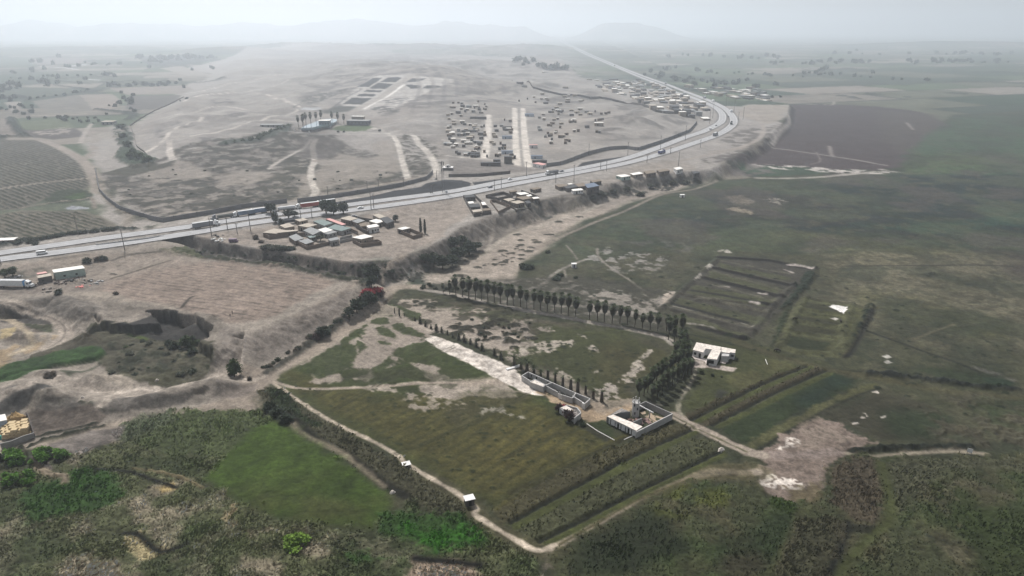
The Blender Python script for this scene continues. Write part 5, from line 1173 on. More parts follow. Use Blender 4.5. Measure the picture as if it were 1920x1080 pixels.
# ------------------------------------------------------------------ boundary walls
MWALL = mat('grey_block_wall', (.155, .155, .16), .95, .12, .5); MADOBE = mat('adobe_brick', (.15, .118, .095), .95, .18, 1.2); MWHT = mat('limewashed_plaster', (.62, .61, .60), .85, .14, .7)
MCON = mat('grey_render', (.25, .245, .24), .9, .15, .8); MDARK = mat('dark_brick', (.085, .075, .07), .95, .18, 1.0)
def wall_line(pts, h, t, m, name, label, cat, piers=0, step=8.0, pn='pier', group=None):
    P_ = resample(G(pts), step) if step else G(pts)
    zs = hgt(P_[:, 0], P_[:, 1]); x0, y0, z0 = P_[0, 0], P_[0, 1], float(zs[0])
    r = thing(name, label, cat, (x0, y0, z0), group=group)
    mb = MB()
    for i in range(len(P_) - 1):
        a, b = P_[i] - P_[0], P_[i + 1] - P_[0]; za, zb = zs[i] - z0, zs[i + 1] - z0
        mb.seg(a, b, t, za - .8, za + h, zb - .8, zb + h)
    mb.build('wall_panel', m, r)
    if piers:
        pm = MB()
        for i in range(0, len(P_), piers):
            a = P_[i] - P_[0]; pm.box(a[0], a[1], zs[i] - z0 - .5, t + .3, t + .3, h + .8)
        o = pm.build(pn, m, r); 
        if len(P_) / piers > 100: o['kind'] = 'stuff'
    return r
wall_line([(180,322),(183,340),(187,360),(205,379),(228,395),(262,406),(290,414),(308,417),(340,411),(400,401),(450,391),(548,379)], 3.2, .35, MWALL, 'perimeter_wall', 'long grey block wall from the vineyard edge to the gap by the parked trucks', 'wall', 2)
wall_line([(559,380),(600,375),(640,369),(700,359),(760,348),(800,337),(814,323)], 3.2, .35, MWALL, 'perimeter_wall', 'grey block wall right of the gap, bending up behind the radio mast', 'wall', 2)
wall_line([(842,332),(900,331),(962,325)], 2.6, .35, MDARK, 'perimeter_wall', 'dark brick wall below the dirt streets right of the domed chapel', 'wall', 1)
wall_line([(1025,313),(1050,310),(1075,301),(1100,291),(1142,281),(1173,279),(1195,283),(1238,269),(1267,258),(1292,248),(1307,231)], 3.6, .35, MWALL, 'perimeter_wall', 'grey wall curving round the foot of the big dune inside the bend', 'wall', 2)
wall_line([(960,152),(1000,166),(1040,176),(1100,185),(1123,184),(1167,193),(1193,197),(1233,211),(1297,221)], 3.4, .5, MDARK, 'perimeter_wall', 'distant dark wall between the dunes and the town', 'wall', 0, 20)
wall_line([(245,236),(262,224),(290,208),(318,196),(345,182)], 1.6, .4, MDARK, 'field_wall', 'thin dark wall along the left rim of the big sand hill', 'wall', 0, 20)
wall_line([(246,240),(252,256),(256,275),(270,285),(284,300)], 1.6, .4, MDARK, 'field_wall', 'thin dark wall dropping beside the grey thicket', 'wall', 0, 14)

wall_line([(182,460.5),(230,454.5),(280,448),(325,443)], .9, .12, MSTEEL, 'guard_rail', 'grey guard rail on the near edge of the highway over the culvert', 'guard rail', 1, 3, 'post')
# ------------------------------------------------------------------ houses
ROOFS = {'sand': mat('sandy_flat_roof', (.36, .32, .27), .9, .2, .8), 'white': mat('pale_sheet_roof', (.66, .64, .60), .7, .14, .6), 'grey': mat('grey_sheet_roof', (.20, .205, .205), .7, .18, .8), 'teal': mat('green_grey_sheet_roof', (.13, .17, .165), .7, .15, .8),
         'dark': mat('dark_tar_roof', (.055, .058, .062), .85, .2, 1), 'pink': mat('pink_sheet_roof', (.50, .27, .25), .7, .12, .8), 'blue': mat('blue_grey_roof', (.10, .13, .18), .7, .12, .6), 'brown': mat('reed_mat_roof', (.17, .14, .11), .95, .25, 1.5)}
WALLS = {'adobe': MADOBE, 'white': MWHT, 'grey': MCON, 'dark': MDARK, 'tan': mat('tan_plaster', (.27, .225, .18), .9, .14, 1), 'blue': mat('pale_blue_plaster', (.36, .42, .50), .85, .12, 1), 'green': mat('pale_green_plaster', (.34, .42, .38), .85, .12, 1)}
MOPEN = mat('dark_doorway', (.018, .017, .016), .95, .1, 1, bump=0); MWOOD = mat('old_timber', (.11, .08, .055), .9, .2, 2)
def quad_house(Q, h, wm, rm, label, name='village_house', cat='house', group=None, doors=1, wins=2, over=.25, walls_t=None):
    """roof corners given as seen; walls drop to the ground below them"""
    cxp = sum(q[0] for q in Q) / 4; cyp = sum(q[1] for q in Q) / 4
    gx, gy, zg = g1(cxp, cyp + h * 2.2)
    P_ = [top(px, py, h, zg) for px, py in Q]
    cx = sum(p[0] for p in P_) / 4; cy = sum(p[1] for p in P_) / 4; zg = float(hgt(cx, cy))
    P_ = [(p[0] - cx, p[1] - cy) for p in P_]
    if sum(P_[i][0] * P_[(i + 1) % 4][1] - P_[(i + 1) % 4][0] * P_[i][1] for i in range(4)) < 0: P_ = P_[::-1]
    r = thing(name, label, cat, (cx, cy, zg), group=group)
    MB().prism(P_, -1.2, h - .02).build('wall', WALLS[wm], r)
    S = []
    for i in range(4):
        p = P_[i]; l = math.hypot(*p) or 1; S.append((p[0] * (1 + over / l), p[1] * (1 + over / l)))
    MB().prism(S, h, h + .16).build('roof', ROOFS[rm], r)
    # openings on the walls facing the road and the camera
    best = sorted(range(4), key=lambda i: (P_[i][1] + P_[(i + 1) % 4][1]))[:2]
    for n_, i in enumerate(best):
        a, b = P_[i], P_[(i + 1) % 4]; L_ = math.hypot(b[0] - a[0], b[1] - a[1])
        if L_ < 2.5: continue
        dx, dy = (b[0] - a[0]) / L_, (b[1] - a[1]) / L_; nx, ny = dy, -dx
        ang = math.atan2(dy, dx)
        if n_ == 0 and doors:
            t = L_ * .35; MB().box(a[0] + dx * t + nx * .02, a[1] + dy * t + ny * .02, 0, 1.1, .1, 2.05, ang).build('door', MOPEN, r)
        for k in range(wins):
            t = L_ * (.62 + .25 * k) if n_ == 0 else L_ * (.3 + .4 * k)
            if t > L_ - .8: continue
            MB().box(a[0] + dx * t + nx * .02, a[1] + dy * t + ny * .02, 1.1, 1.0, .1, .9, ang).build('window', MOPEN, r)
    return r
def cq(O, *q): return [(O[0] + x / O[2], O[1] + y / O[2]) for x, y in q]
O1 = (460, 370, 6)
VG = 'houses of the roadside village'
for q, h, w_, r_, lab in (
    ([(390,312),(490,287),(550,322),(445,342)], 3.4, 'tan', 'sand', 'small block house with sandy roof, standing highest at the left end of the village'),
    ([(200,396),(318,352),(470,372),(345,408)], 3.0, 'adobe', 'sand', 'low wide adobe house at the far left corner of the village'),
    ([(345,404),(475,372),(590,368),(580,380)], 3.0, 'adobe', 'sand', 'narrow adobe range joining the left corner house to the courtyard'),
    ([(560,250),(650,232),(700,252),(610,272)], 2.8, 'tan', 'sand', 'pale shed roof behind the left houses next to the road trees'),
    ([(590,318),(700,292),(808,308),(700,338)], 3.0, 'tan', 'sand', 'sand-roofed house in the middle of the left block'),
    ([(765,268),(860,248),(985,290),(885,318)], 3.2, 'grey', 'teal', 'wide green-grey sheet roof at the back of the left block'),
    ([(905,243),(955,236),(1130,300),(1085,312)], 3.0, 'grey', 'pink', 'long narrow pink sheet roof beside the village lane'),
    ([(925,344),(1010,306),(1190,346),(1080,380)], 3.0, 'grey', 'teal', 'large green-grey roof at the right end of the left block'),
    ([(655,374),(738,338),(850,382),(760,424)], 3.2, 'grey', 'grey', 'patched grey sheet roof left of the bright white roof'),
    ([(815,368),(905,342),(985,370),(885,398)], 3.0, 'grey', 'white', 'bright white sheet roof in the heart of the left block'),
    ([(880,402),(985,376),(1030,392),(930,418)], 2.7, 'grey', 'grey', 'low lean-to roof just under the bright white roof'),
    ([(490,444),(572,412),(655,462),(560,492)], 2.8, 'adobe', 'grey', 'front grey-roofed room at the lower left of the walled garden'),
    ([(600,492),(700,466),(768,500),(680,528)], 2.6, 'adobe', 'grey', 'second grey-roofed room along the front of the walled garden'),
    ([(700,438),(780,428),(805,442),(730,458)], 2.5, 'grey', 'teal', 'tiny green-grey roof inside the walled garden'),
    ([(932,470),(1035,446),(1052,474),(958,492)], 3.2, 'grey', 'grey', 'plain grey block room at the right front of the walled garden'),
    ([(1075,240),(1165,208),(1262,236),(1180,262)], 3.4, 'adobe', 'sand', 'broad sand-roofed hall first right of the village lane'),
    ([(1182,262),(1268,240),(1345,264),(1262,292)], 3.2, 'adobe', 'grey', 'grey-roofed house joined to the broad hall'),
    ([(1432,198),(1505,186),(1575,216),(1512,236)], 3.6, 'tan', 'sand', 'sand-roofed house at the back right of the village'),
    ([(1515,236),(1602,222),(1672,268),(1590,298)], 3.4, 'dark', 'dark', 'big black-roofed barn at the right end of the village'),
    ([(1395,266),(1470,244),(1575,266),(1482,292)], 2.8, 'tan', 'white', 'white-roofed shed between the barn and the white cube'),
    ([(1365,322),(1470,300),(1505,326),(1390,346)], 3.6, 'white', 'white', 'white plastered cube house on the right of the village lane'),
    ([(1275,300),(1345,285),(1375,318),(1300,330)], 2.6, 'adobe', 'brown', 'brown reed-mat roof just left of the white cube house'),
    ([(1205,452),(1340,418),(1440,440),(1305,472)], 3.4, 'tan', 'white', 'long white sheet roof alone on the sandy spur'),
    ([(1712,350),(1800,332),(1852,346),(1765,366)], 3.0, 'adobe', 'white', 'small white roof of the isolated yard near the two cypresses')):
    quad_house(cq(O1, *q), h, w_, r_, lab, group=VG)
def yard(O, pts, h, label, m=MADOBE, closed=True, group='walled yards', name='walled_yard', cat='yard'):
    P_ = cq(O, *pts) if O else pts
    if closed: P_ = P_ + [P_[0]]
    Q = []
    for px, py in P_:
        x, y, z = g1(px, py + h * 1.9); Q.append((*top(px, py, h, z), z))
    x0, y0 = Q[0][:2]; z0 = float(hgt(x0, y0)); r = thing(name, label, cat, (x0, y0, z0), group=group)
    for a, b in zip(Q[:-1], Q[1:]):
        za = float(hgt(a[0], a[1])) - z0; zb = float(hgt(b[0], b[1])) - z0
        MB().seg((a[0] - x0, a[1] - y0), (b[0] - x0, b[1] - y0), .32, za - 1, za + h, zb - 1, zb + h).build('wall', m, r)
    return r
yard(O1, [(490,444),(690,550),(960,492)], 2.2, 'adobe wall along the front of the walled garden', closed=False)
yard(O1, [(1060,482),(1210,452),(1200,420),(1060,452)], 1.8, 'small grey yard between the garden and the spur house', MCON)
yard(O1, [(1190,350),(1270,385),(1268,412)], 2.4, 'adobe wall stub beside the village lane', closed=False)
yard(O1, [(1205,470),(1312,526),(1530,492),(1490,472),(1380,482)], 2.2, 'L-shaped adobe wall in front of the long white roof', closed=False)
yard(O1, [(1712,352),(1888,432),(1990,400),(1850,345)], 2.3, 'open adobe yard beside the two cypresses')
yard(O1, [(1240,300),(1380,382),(1395,345)], 2.6, 'dark adobe wall down the village lane to the white cube', MDARK, False)
yard(O1, [(1262,215),(1440,245),(1420,262)], 2.2, 'low dark wall behind the broad hall', MDARK, False)
yard(O1, [(200,398),(270,432),(585,380),(590,400),(690,392)], 2.4, 'front adobe wall of the left corner house', closed=False)
O7 = (840, 330, 6)
AG = 'adobe houses on the cliff edge'
for q, h, w_, r_, lab in (
    ([(175,222),(285,210),(310,232),(195,244)], 2.8, 'dark', 'dark', 'dark-roofed adobe room at the top of the left cliff compound'),
    ([(225,292),(280,284),(290,306),(235,312)], 2.6, 'adobe', 'white', 'tiny white-roofed adobe room on the left cliff compound'),
    ([(372,294),(415,296),(432,324),(388,326)], 2.6, 'adobe', 'white', 'small white roof on the right wall of the left cliff compound'),
    ([(272,384),(365,374),(384,396),(288,408)], 3.0, 'tan', 'sand', 'tan block house at the foot of the left cliff compound'),
    ([(388,370),(465,364),(480,384),(396,392)], 2.6, 'adobe', 'brown', 'brown roof beside the tan block house'),
    ([(230,320),(345,312),(365,345),(250,352)], 2.6, 'dark', 'dark', 'dark long roof across the left cliff compound'),
    ([(765,192),(860,182),(910,200),(815,214)], 3.0, 'adobe', 'white', 'white roof at the back of the right adobe compound'),
    ([(700,292),(795,276),(862,296),(775,314)], 3.2, 'adobe', 'sand', 'pale square roof in the middle of the right adobe compound'),
    ([(622,262),(700,250),(752,266),(680,286)], 2.6, 'adobe', 'sand', 'pale roof on the left of the right adobe compound'),
    ([(950,238),(1010,230),(1026,246),(962,254)], 2.6, 'adobe', 'white', 'small white roof at the right corner of the adobe compound'),
    ([(880,218),(925,208),(945,222),(900,232)], 2.4, 'adobe', 'white', 'tiny white lean-to beside the long adobe range'),
    ([(760,240),(880,226),(950,250),(840,268)], 2.6, 'adobe', 'brown', 'brown mat roof over the centre of the right adobe compound'),
    ([(690,166),(762,156),(776,170),(708,182)], 2.6, 'adobe', 'brown', 'brown roof at the top corner of the right adobe compound'),
    ([(865,286),(910,278),(935,300),(890,312)], 2.6, 'dark', 'dark', 'dark roof at the lower right of the adobe compound'),
    ([(925,142),(1005,126),(1050,138),(970,156)], 2.4, 'adobe', 'brown', 'lone low brick hut above the adobe compound'),
    ([(1205,102),(1300,92),(1350,112),(1250,126)], 2.8, 'adobe', 'brown', 'brown brick house at the left end of the cliff-top row'),
    ([(1290,112),(1420,90),(1470,118),(1340,142)], 2.8, 'dark', 'dark', 'dark flat-roofed house second in the cliff-top row'),
    ([(1345,88),(1385,82),(1400,92),(1360,98)], 3.2, 'tan', 'white', 'tiny white roof rising behind the cliff-top row'),
    ([(1425,92),(1530,80),(1560,110),(1470,122)], 2.8, 'adobe', 'brown', 'brown mat roof next to the teal-black shed'),
    ([(1540,92),(1640,72),(1700,108),(1570,132)], 4.2, 'dark', 'blue', 'tall blue-black shed on the cliff top'),
    ([(1390,152),(1495,140),(1522,158),(1410,170)], 2.6, 'white', 'white', 'pale low hut on the slope below the cliff-top row'),
    ([(1600,52),(1700,36),(1726,56),(1630,72)], 3.0, 'dark', 'brown', 'dark brick hut at the right end of the cliff-top row')):
    quad_house(cq(O7, *q), h, w_, r_, lab, name='adobe_house', group=AG)
yard(O7, [(170,216),(300,206),(480,372),(480,398),(384,410),(292,430)], 2.0, 'dark adobe wall round the left cliff compound', MDARK)
yard(O7, [(425,210),(620,172),(730,212),(560,242)], 2.2, 'rectangular empty yard at the top left of the right adobe compound', MDARK)
yard(O7, [(475,265),(535,264),(700,330),(570,386)], 2.2, 'triangular empty yard with thick dark walls')
yard(O7, [(600,270),(770,358),(935,345),(930,300),(760,250)], 2.2, 'brick wall round the pale square roof', MDARK)
yard(O7, [(825,152),(1022,228),(1022,266),(760,250)], 2.2, 'long dark wall on the right side of the adobe compound', MDARK, False)
O9 = (960, 270, 4)
HG = 'huts along the marsh cliff'
for q, h, w_, r_, lab in (
    ([(780,236),(845,228),(890,240),(822,250)], 2.6, 'green', 'white', 'pale green-walled hut, leftmost above the marsh cliff'),
    ([(885,222),(955,210),(982,222),(912,234)], 2.6, 'tan', 'white', 'white-roofed hut second from left above the marsh cliff'),
    ([(988,206),(1060,198),(1080,214),(1010,226)], 2.8, 'adobe', 'brown', 'brown brick hut third from left above the marsh cliff'),
    ([(1085,196),(1160,188),(1182,200),(1108,212)], 2.6, 'adobe', 'brown', 'brown brick hut fourth from left above the marsh cliff'),
    ([(1212,182),(1258,174),(1282,186),(1236,196)], 3.0, 'white', 'white', 'white hut under the tall pole above the marsh cliff'),
    ([(1345,216),(1388,210),(1406,222),(1362,232)], 2.6, 'dark', 'dark', 'dark hut on the low spur at the marsh edge')):
    quad_house(cq(O9, *q), h, w_, r_, lab, name='cliff_hut', group=HG)

# small houses of the dirt-street settlement: centre (px), width (px), style
O5 = (830, 160, 6)
STY = {'w': ('tan', 'white', 'white-roofed'), 'b': ('adobe', 'brown', 'brown mat-roofed'), 'd': ('dark', 'dark', 'dark-roofed'), 'g': ('grey', 'grey', 'grey-roofed'), 's': ('tan', 'sand', 'sand-roofed'), 'l': ('blue', 'blue', 'blue-roofed'), 'p': ('white', 'pink', 'pink-roofed')}
def small_house(px, py, w, sty, hh=2.7, asp=.7, label='', name='desert_hut', group=None, rot=None, cat='hut', openings=True):
    x, y, z = g1(px, py); D_ = math.hypot(y, CAMZ); wm = w * D_ / FPX
    dm = max(wm * asp, 2.2) if asp > .3 else max(wm * asp, 2.0)
    ws, rs, _ = STY[sty]; rot = random.uniform(-.15, .25) if rot is None else rot
    r = thing(name, label, cat, (x, y, z), rot, group)
    MB().box(0, 0, -1.0, wm, dm, hh + 1.0).build('wall', WALLS[ws], r)
    MB().box(0, 0, hh + .003, wm + .5, dm + .5, .16).build('roof', ROOFS[rs], r)
    if openings: MB().box(-wm * .15, -dm / 2 - .02, 0, 1.0, .1, 1.95).build('door', MOPEN, r)
    return r
HUTS = [(118,198,26,'b'),(178,198,26,'b'),(215,206,34,'g'),(225,238,46,'d'),(295,243,58,'g'),(210,268,32,'w'),(275,275,38,'w'),(255,294,24,'d'),(345,296,42,'g'),(400,184,20,'b'),(475,217,18,'b'),(490,240,26,'w'),(358,254,14,'d'),(410,254,20,'b'),(412,274,34,'d'),(485,272,30,'s'),(463,268,12,'d'),(422,308,22,'d'),(175,308,52,'d'),(205,344,32,'w'),(105,325,26,'w'),
        (310,446,34,'w'),(440,468,28,'w'),(466,460,18,'d'),(215,427,12,'d'),(75,468,46,'g'),(105,551,58,'w'),(182,562,40,'g'),(225,556,60,'d'),(380,518,32,'w'),(430,552,62,'d'),(300,593,64,'s'),(435,598,46,'d'),(120,615,52,'w'),(235,635,52,'w'),(330,630,34,'d'),(375,642,54,'g'),(425,652,44,'d'),(48,662,70,'g'),(375,720,40,'b'),(405,712,34,'b'),
        (262,782,52,'g'),(318,776,56,'d'),(340,762,36,'b'),(385,780,60,'d'),(340,802,56,'d'),(395,800,46,'d'),(500,804,18,'d'),(610,860,70,'d'),(775,792,40,'d'),(810,818,26,'d'),
        (735,498,60,'w'),(695,500,34,'d'),(765,533,38,'b'),(592,462,36,'d'),(760,405,36,'b'),(697,389,16,'b'),(652,658,24,'b'),(640,720,30,'d'),(672,712,20,'d'),(600,795,26,'b'),(622,800,22,'b'),
        (955,152,14,'d'),(1027,132,26,'w'),(1045,192,22,'b'),(860,177,16,'d'),(1205,304,34,'d'),(1236,300,26,'d'),(1240,276,34,'g'),(1300,276,36,'g'),(1318,300,52,'d'),(1350,290,26,'b'),(1305,326,28,'s'),(1545,272,50,'w'),(1548,332,46,'s'),(1510,307,50,'s'),(1605,302,10,'d'),(1655,324,52,'s'),(1715,298,12,'d'),(1785,322,28,'b'),(1835,316,34,'b'),(1868,308,30,'b'),
        (1293,379,26,'w'),(1442,414,42,'b'),(1470,406,22,'d'),(1493,414,24,'b'),(1220,457,18,'b'),(1785,386,50,'g'),(1718,400,14,'d'),(1275,527,28,'b'),(1480,519,30,'w'),(1525,515,30,'b'),(1735,526,34,'b'),(1765,530,26,'g'),(1160,574,20,'b'),(1195,572,22,'d'),(1220,566,32,'b'),(1325,584,54,'b'),(1365,576,30,'s'),(1393,552,38,'b'),(1228,614,24,'d'),(1218,652,40,'w'),(1395,622,50,'b'),(1425,630,24,'b'),(1382,652,32,'b')]
SG_ = 'small houses of the desert settlement'
def where5(x, y):
    if x < 560: return 'left of the wide dirt street' + (' on the upper slope' if y < 350 else ' between the side lanes' if y < 690 else ' near the bottom wall')
    if x < 800: return 'between the dirt streets'
    if x < 1100: return 'at the head of the dirt streets'
    return 'scattered on the slope right of the twin streets' + (', upper group' if y < 430 else ', lower group')
for (x, y, w, s) in HUTS:
    p = cq(O5, (x, y))[0]
    small_house(p[0], p[1] + 1.0, w / 6, s, random.uniform(2.4, 3.0), random.uniform(.6, .95), '%s %s hut %s' % ('tiny' if w < 27 else 'small' if w < 45 else 'wide', STY[s][2], where5(x, y)), group=SG_)
_rh = random.Random(21)
for poly, n_, w_ in (([(838,200),(905,196),(912,230),(908,296),(842,296)], 46, 'left of the wide dirt street'), ([(919,235),(960,235),(962,300),(920,300)], 14, 'between the dirt streets'), ([(1010,200),(1100,205),(1130,225),(1090,245),(1040,262),(1010,258)], 26, 'scattered on the slope right of the twin streets'), ([(1000,165),(1090,180),(1100,200),(1020,195)], 12, 'under the distant dark wall')):
    pp = np.array(poly, float); k = 0
    while k < n_:
        px, py = _rh.uniform(pp[:, 0].min(), pp[:, 0].max()), _rh.uniform(pp[:, 1].min(), pp[:, 1].max())
        if not inside(np.array([px]), np.array([py]), pp)[0]: continue
        k += 1; s = _rh.choice('wwbdgss'); ww = _rh.uniform(4, 9)
        small_house(px, py, ww, s, _rh.uniform(2.3, 3.0), _rh.uniform(.5, .9), '%s %s hut %s%s' % ('small' if ww < 6.5 else 'wide', STY[s][2], w_, ', upper part' if py < 240 else ', lower part'), group=SG_, openings=False)
for (x, y, w, s, hh, asp, lab) in ((400,366,180,'d',2.4,.12,'very long dark brick shed at the top of the left dirt street'), (540,895,220,'d',3.0,.18,'long dark double shed beside the bottom of the streets'), (735,866,84,'d',6.5,.7,'tall dark two-storey block at the foot of the streets'), (725,762,126,'l',3.2,.3,'long blue-grey shed left of the twin streets'),
        (725,590,112,'l',3.0,.3,'blue-grey long shed midway along the twin streets'), (725,478,106,'d',2.6,.15,'dark narrow shed beside the twin streets'), (975,338,98,'l',3.4,.4,'isolated blue-roofed shed at the top right of the twin streets'), (1020,694,88,'p',3.2,.4,'pink-roofed shed right of the twin streets'),
        (1058,815,128,'l',3.0,.3,'blue-grey shed above the pink-roofed white house'), (1090,862,160,'d',2.4,.15,'long dark shed just above the pink-roofed white house'), (1755,442,96,'w',3.4,.5,'large white-roofed shed alone on the dune slope'), (300,516,170,'d',2.0,.06,'long low dark wall-like shed left of the dirt street')):
    p = cq(O5, (x, y))[0]; small_house(p[0], p[1] + 1.5, w / 6, s, hh, asp, lab, name='long_shed', group='long sheds of the settlement', rot=.02, cat='shed')
r = quad_house(cq(O5, (1012,876),(1080,868),(1168,886),(1120,900)), 3.4, 'white', 'pink', 'white house with pink roof at the foot of the twin streets by the highway', name='roadside_house', wins=2)
# domed chapel
x, y, z = g1(840, 318); t = thing('domed_chapel', 'small white domed chapel on a square base beside the mast', 'chapel', (x, y, z))
MB().box(0, 0, -1.5, 9, 7, 3.6).build('base', WALLS['dark'], t); MB().box(0, 0, 2.103, 9.4, 7.4, .3).build('platform', MWHT, t)
m = MB()
for k in range(5):
    a0, a1 = k * pi / 10, (k + 1) * pi / 10; m.cyl(0, 0, 2.45 + 2.4 * sin(a0), 2.6 * cos(a0), 2.45 + 2.4 * sin(a1), max(2.6 * cos(a1), .05), 14)
m.build('dome', mat('dome_plaster', (.42, .41, .40), .8, .1, 1), t); MB().box(0, -2.5, 2.4, 1.2, .4, 1.6).build('doorway', MOPEN, t)

# the town along the highway: aligned blocks of small houses, one object each
def town(poly, a, b, sx, sy, n, where, seed, fill=.85):
    rg = random.Random(seed); p = G(poly); q = G([a, b]); t = q[1] - q[0]; t /= np.hypot(*t); nn = np.array([-t[1], t[0]])
    u = (p - p[0]) @ t; v = (p - p[0]) @ nn; k = 0; out = []
    vv = v.min(); row = 0
    while vv < v.max():
        uu = u.min() + rg.uniform(0, 5)
        while uu < u.max():
            w = sx * rg.uniform(.7, 1.5); d_ = sy * rg.uniform(.75, 1.0); c = p[0] + t * (uu + w / 2) + nn * vv
            if rg.random() < fill and inside(np.array([c[0]]), np.array([c[1]]), p)[0]: out.append((c[0], c[1], w, d_))
            uu += w + (rg.uniform(.5, 2.5) if rg.random() < .8 else 11)
        row += 1; vv += sy + (9 if row % 2 == 0 else 1.2)
    rg.shuffle(out); out = out[:n]
    ang = math.atan2(t[1], t[0])
    for (x, y, w, d_) in out:
        s = rg.choice('wwggddbbss'); z = float(hgt(x, y)); hh = rg.choice((2.8, 3.0, 3.2, 5.6)); ws, rs, nm = STY[s]
        r = thing('town_house', '%s %s town house %s' % ('two-storey' if hh > 5 else 'low' if w < sx else 'long low', nm, where + (', far end' if y > p[:, 1].mean() + 90 else ', near end' if y < p[:, 1].mean() - 60 else ', middle')), 'house', (x, y, z), ang, 'town houses by the highway')
        MB().box(0, 0, -1.5, w, d_, hh + 1.5).build('wall', WALLS[ws], r); MB().box(0, 0, hh + .003, w + .3, d_ + .3, .2).build('roof', ROOFS[rs], r)
town([(1113,163),(1160,152),(1205,152),(1262,174),(1315,196),(1335,215),(1330,228),(1305,226),(1270,214),(1225,207),(1190,186),(1125,170)], (1180,152), (1300,205), 13, 11, 150, 'inside the bend of the highway', 3)
town([(1290,164),(1330,166),(1400,164),(1430,166),(1446,180),(1440,193),(1400,190),(1340,184)], (1290,170), (1430,190), 15, 12, 46, 'on the far side of the highway', 4)
for (px, py, w, s) in ((1105,150,9,'s'),(1135,152,12,'g'),(1165,158,14,'d'),(975,157,12,'d'),(983,163,10,'g'),(1060,165,10,'s'),(1078,180,8,'s'),(1118,152,8,'w'),(1023,136,12,'w'),(1150,150,16,'d')):
    small_house(px, py, w, s, 3, .5, '%s shed far off between the dune and the fields' % STY[s][2], group='far sheds', name='far_shed', cat='shed', openings=False)

# ------------------------------------------------------------------ farm yards, left
O8 = (0, 440, 6)
quad_house(cq(O8, (590,398),(922,350),(950,380),(612,430)), 4.0, 'green', 'white', 'long cream-roofed farm shed on the terrace', name='farm_shed', cat='shed', doors=1, wins=2)
quad_house(cq(O8, (415,432),(508,416),(530,430),(428,446)), 2.8, 'tan', 'pink', 'small pinkish-roofed hut behind the farm shed', name='farm_hut', cat='hut', wins=0)
quad_house(cq(O8, (420,465),(560,438),(580,462),(432,490)), 3.2, 'dark', 'sand', 'pale-roofed open store left of the long farm shed', name='farm_store', cat='shed', wins=1)
t = truck('white semi-trailer with blue front panel parked in the farm yard at the left edge', WHT, WHT, 'box', 14.5, 2.9, group='farm yard vehicles')
x, y, z = g1(26, 538.5); put(t, x, y, z, radians(-2)); MB().box(6.08, 0, 1.15, .12, 2.55, 2.6).build('front_panel', paint('sky_blue_panel', (.05, .22, .45)), t)
JG = 'scrap heaps in the farm yard'
MJ = [mat('scrap_%d' % k, c, .8, .3, 3) for k, c in enumerate(((.12, .10, .09), (.2, .18, .16), (.05, .05, .05), (.3, .3, .3), (.13, .15, .13)))]
def heap(px, py, w, label, n=10, cols=None, h=1.0, name='scrap_heap', cat='scrap heap', group=None):
    x, y, z = g1(px, py); m = MB(); rg = random.Random(int(px * 7 + py))
    for k in range(n):
        s = rg.uniform(.3, 1.1); m.box(rg.uniform(-w, w), rg.uniform(-w, w) * .7, -.1, s * 1.5, s, s * h * rg.uniform(.5, 1.2), rg.uniform(0, 3), .8, .8)
    return tag(m.build(name, cols or rg.choice(MJ), loc=(x, y, z)), label, cat, group)
for px, py, w, lab in ((115,530,4,'dark scrap heap just below the long farm shed'), (128,527,3,'brown scrap heap in front of the farm shed middle'), (143,523,3,'brown crate pile under the right half of the farm shed'), (158,528,5,'grey board pile right of the farm shed'), (178,530,4,'long low brush pile at the right end of the yard'), (82,530,2.5,'dark machinery heap under the open store'), (70,535,2,'small rust heap right of the white truck'), (95,545,5,'low rubble line along the quarry rim'), (30,520,3,'pale scrap heap above the white truck')):
    heap(px, py, w, lab, 14, group=JG)
heap(156, 537, 3.0, 'flat pink tarpaulin heap in the farm yard', 10, mat('pink_tarp', (.5, .17, .15), .8, .15, 1), .5, 'tarpaulin', 'tarpaulin')
for px, py, lab in ((405,448,'white beehive boxes heap, left part'), (412,452,'white beehive boxes heap, front part'), (418,448,'white beehive boxes heap, right part')): heap(px, py, 2.2, lab, 9, mat('white_boxes', (.6, .6, .58), .7, .1, 1), .8, 'beehive_cluster', 'beehives', 'beehives on the bare yard')
heap(408, 443, 3.2, 'black heap of bags behind the white beehives', 14, MJ[2], .9)
t = car('plum-coloured van parked by the beehives', MARO, 'van', None); x, y, z = g1(438, 454); put(t, x, y, z, .1)
t = car('dark car parked among the village houses behind the broad hall', GRYP, 'car', None); x, y, z = g1(664, 407); put(t, x, y, z, .2)
# hay yard, bottom left
O10 = (0, 760, 6)
quad_house(cq(O10, (-60,115),(50,95),(72,155),(-50,180)), 3.6, 'blue', 'white', 'white-roofed shed at the hay yard on the left edge', name='hay_shed', cat='shed', wins=0, doors=0)
MHAY = mat('straw', (.46, .36, .22), .95, .25, 2.5, bump=.8); MHAY2 = mat('golden_straw', (.30, .205, .10), .95, .25, 3, bump=.8)
x, y, z = g1(30, 803)
bale_n = 0
proto = None
for j in range(4):
    for i in range(6):
        p = (70 + i * 44 + j * 6, 290 + j * 26 - i * 9); q = cq(O10, p)[0]; X0, Y0, Z0 = g1(q[0], q[1]); hh = 1.9 + .5 * ((i * 7 + j * 3) % 3)
        m = MB(); rg = random.Random(i * 9 + j)
        for k in range(5): m.box(rg.uniform(-.25, .25), rg.uniform(-.2, .2), k * hh / 5, 2.2 + rg.uniform(-.2, .15), 1.9 + rg.uniform(-.2, .1), hh / 5 + .04, rg.uniform(-.08, .08), .94, .94)
        tag(m.build('straw_bale_stack', MHAY, loc=(X0, Y0, Z0), rz=.25), 'pale straw bale stack in the walled hay yard', 'straw bales', 'straw bale stacks')
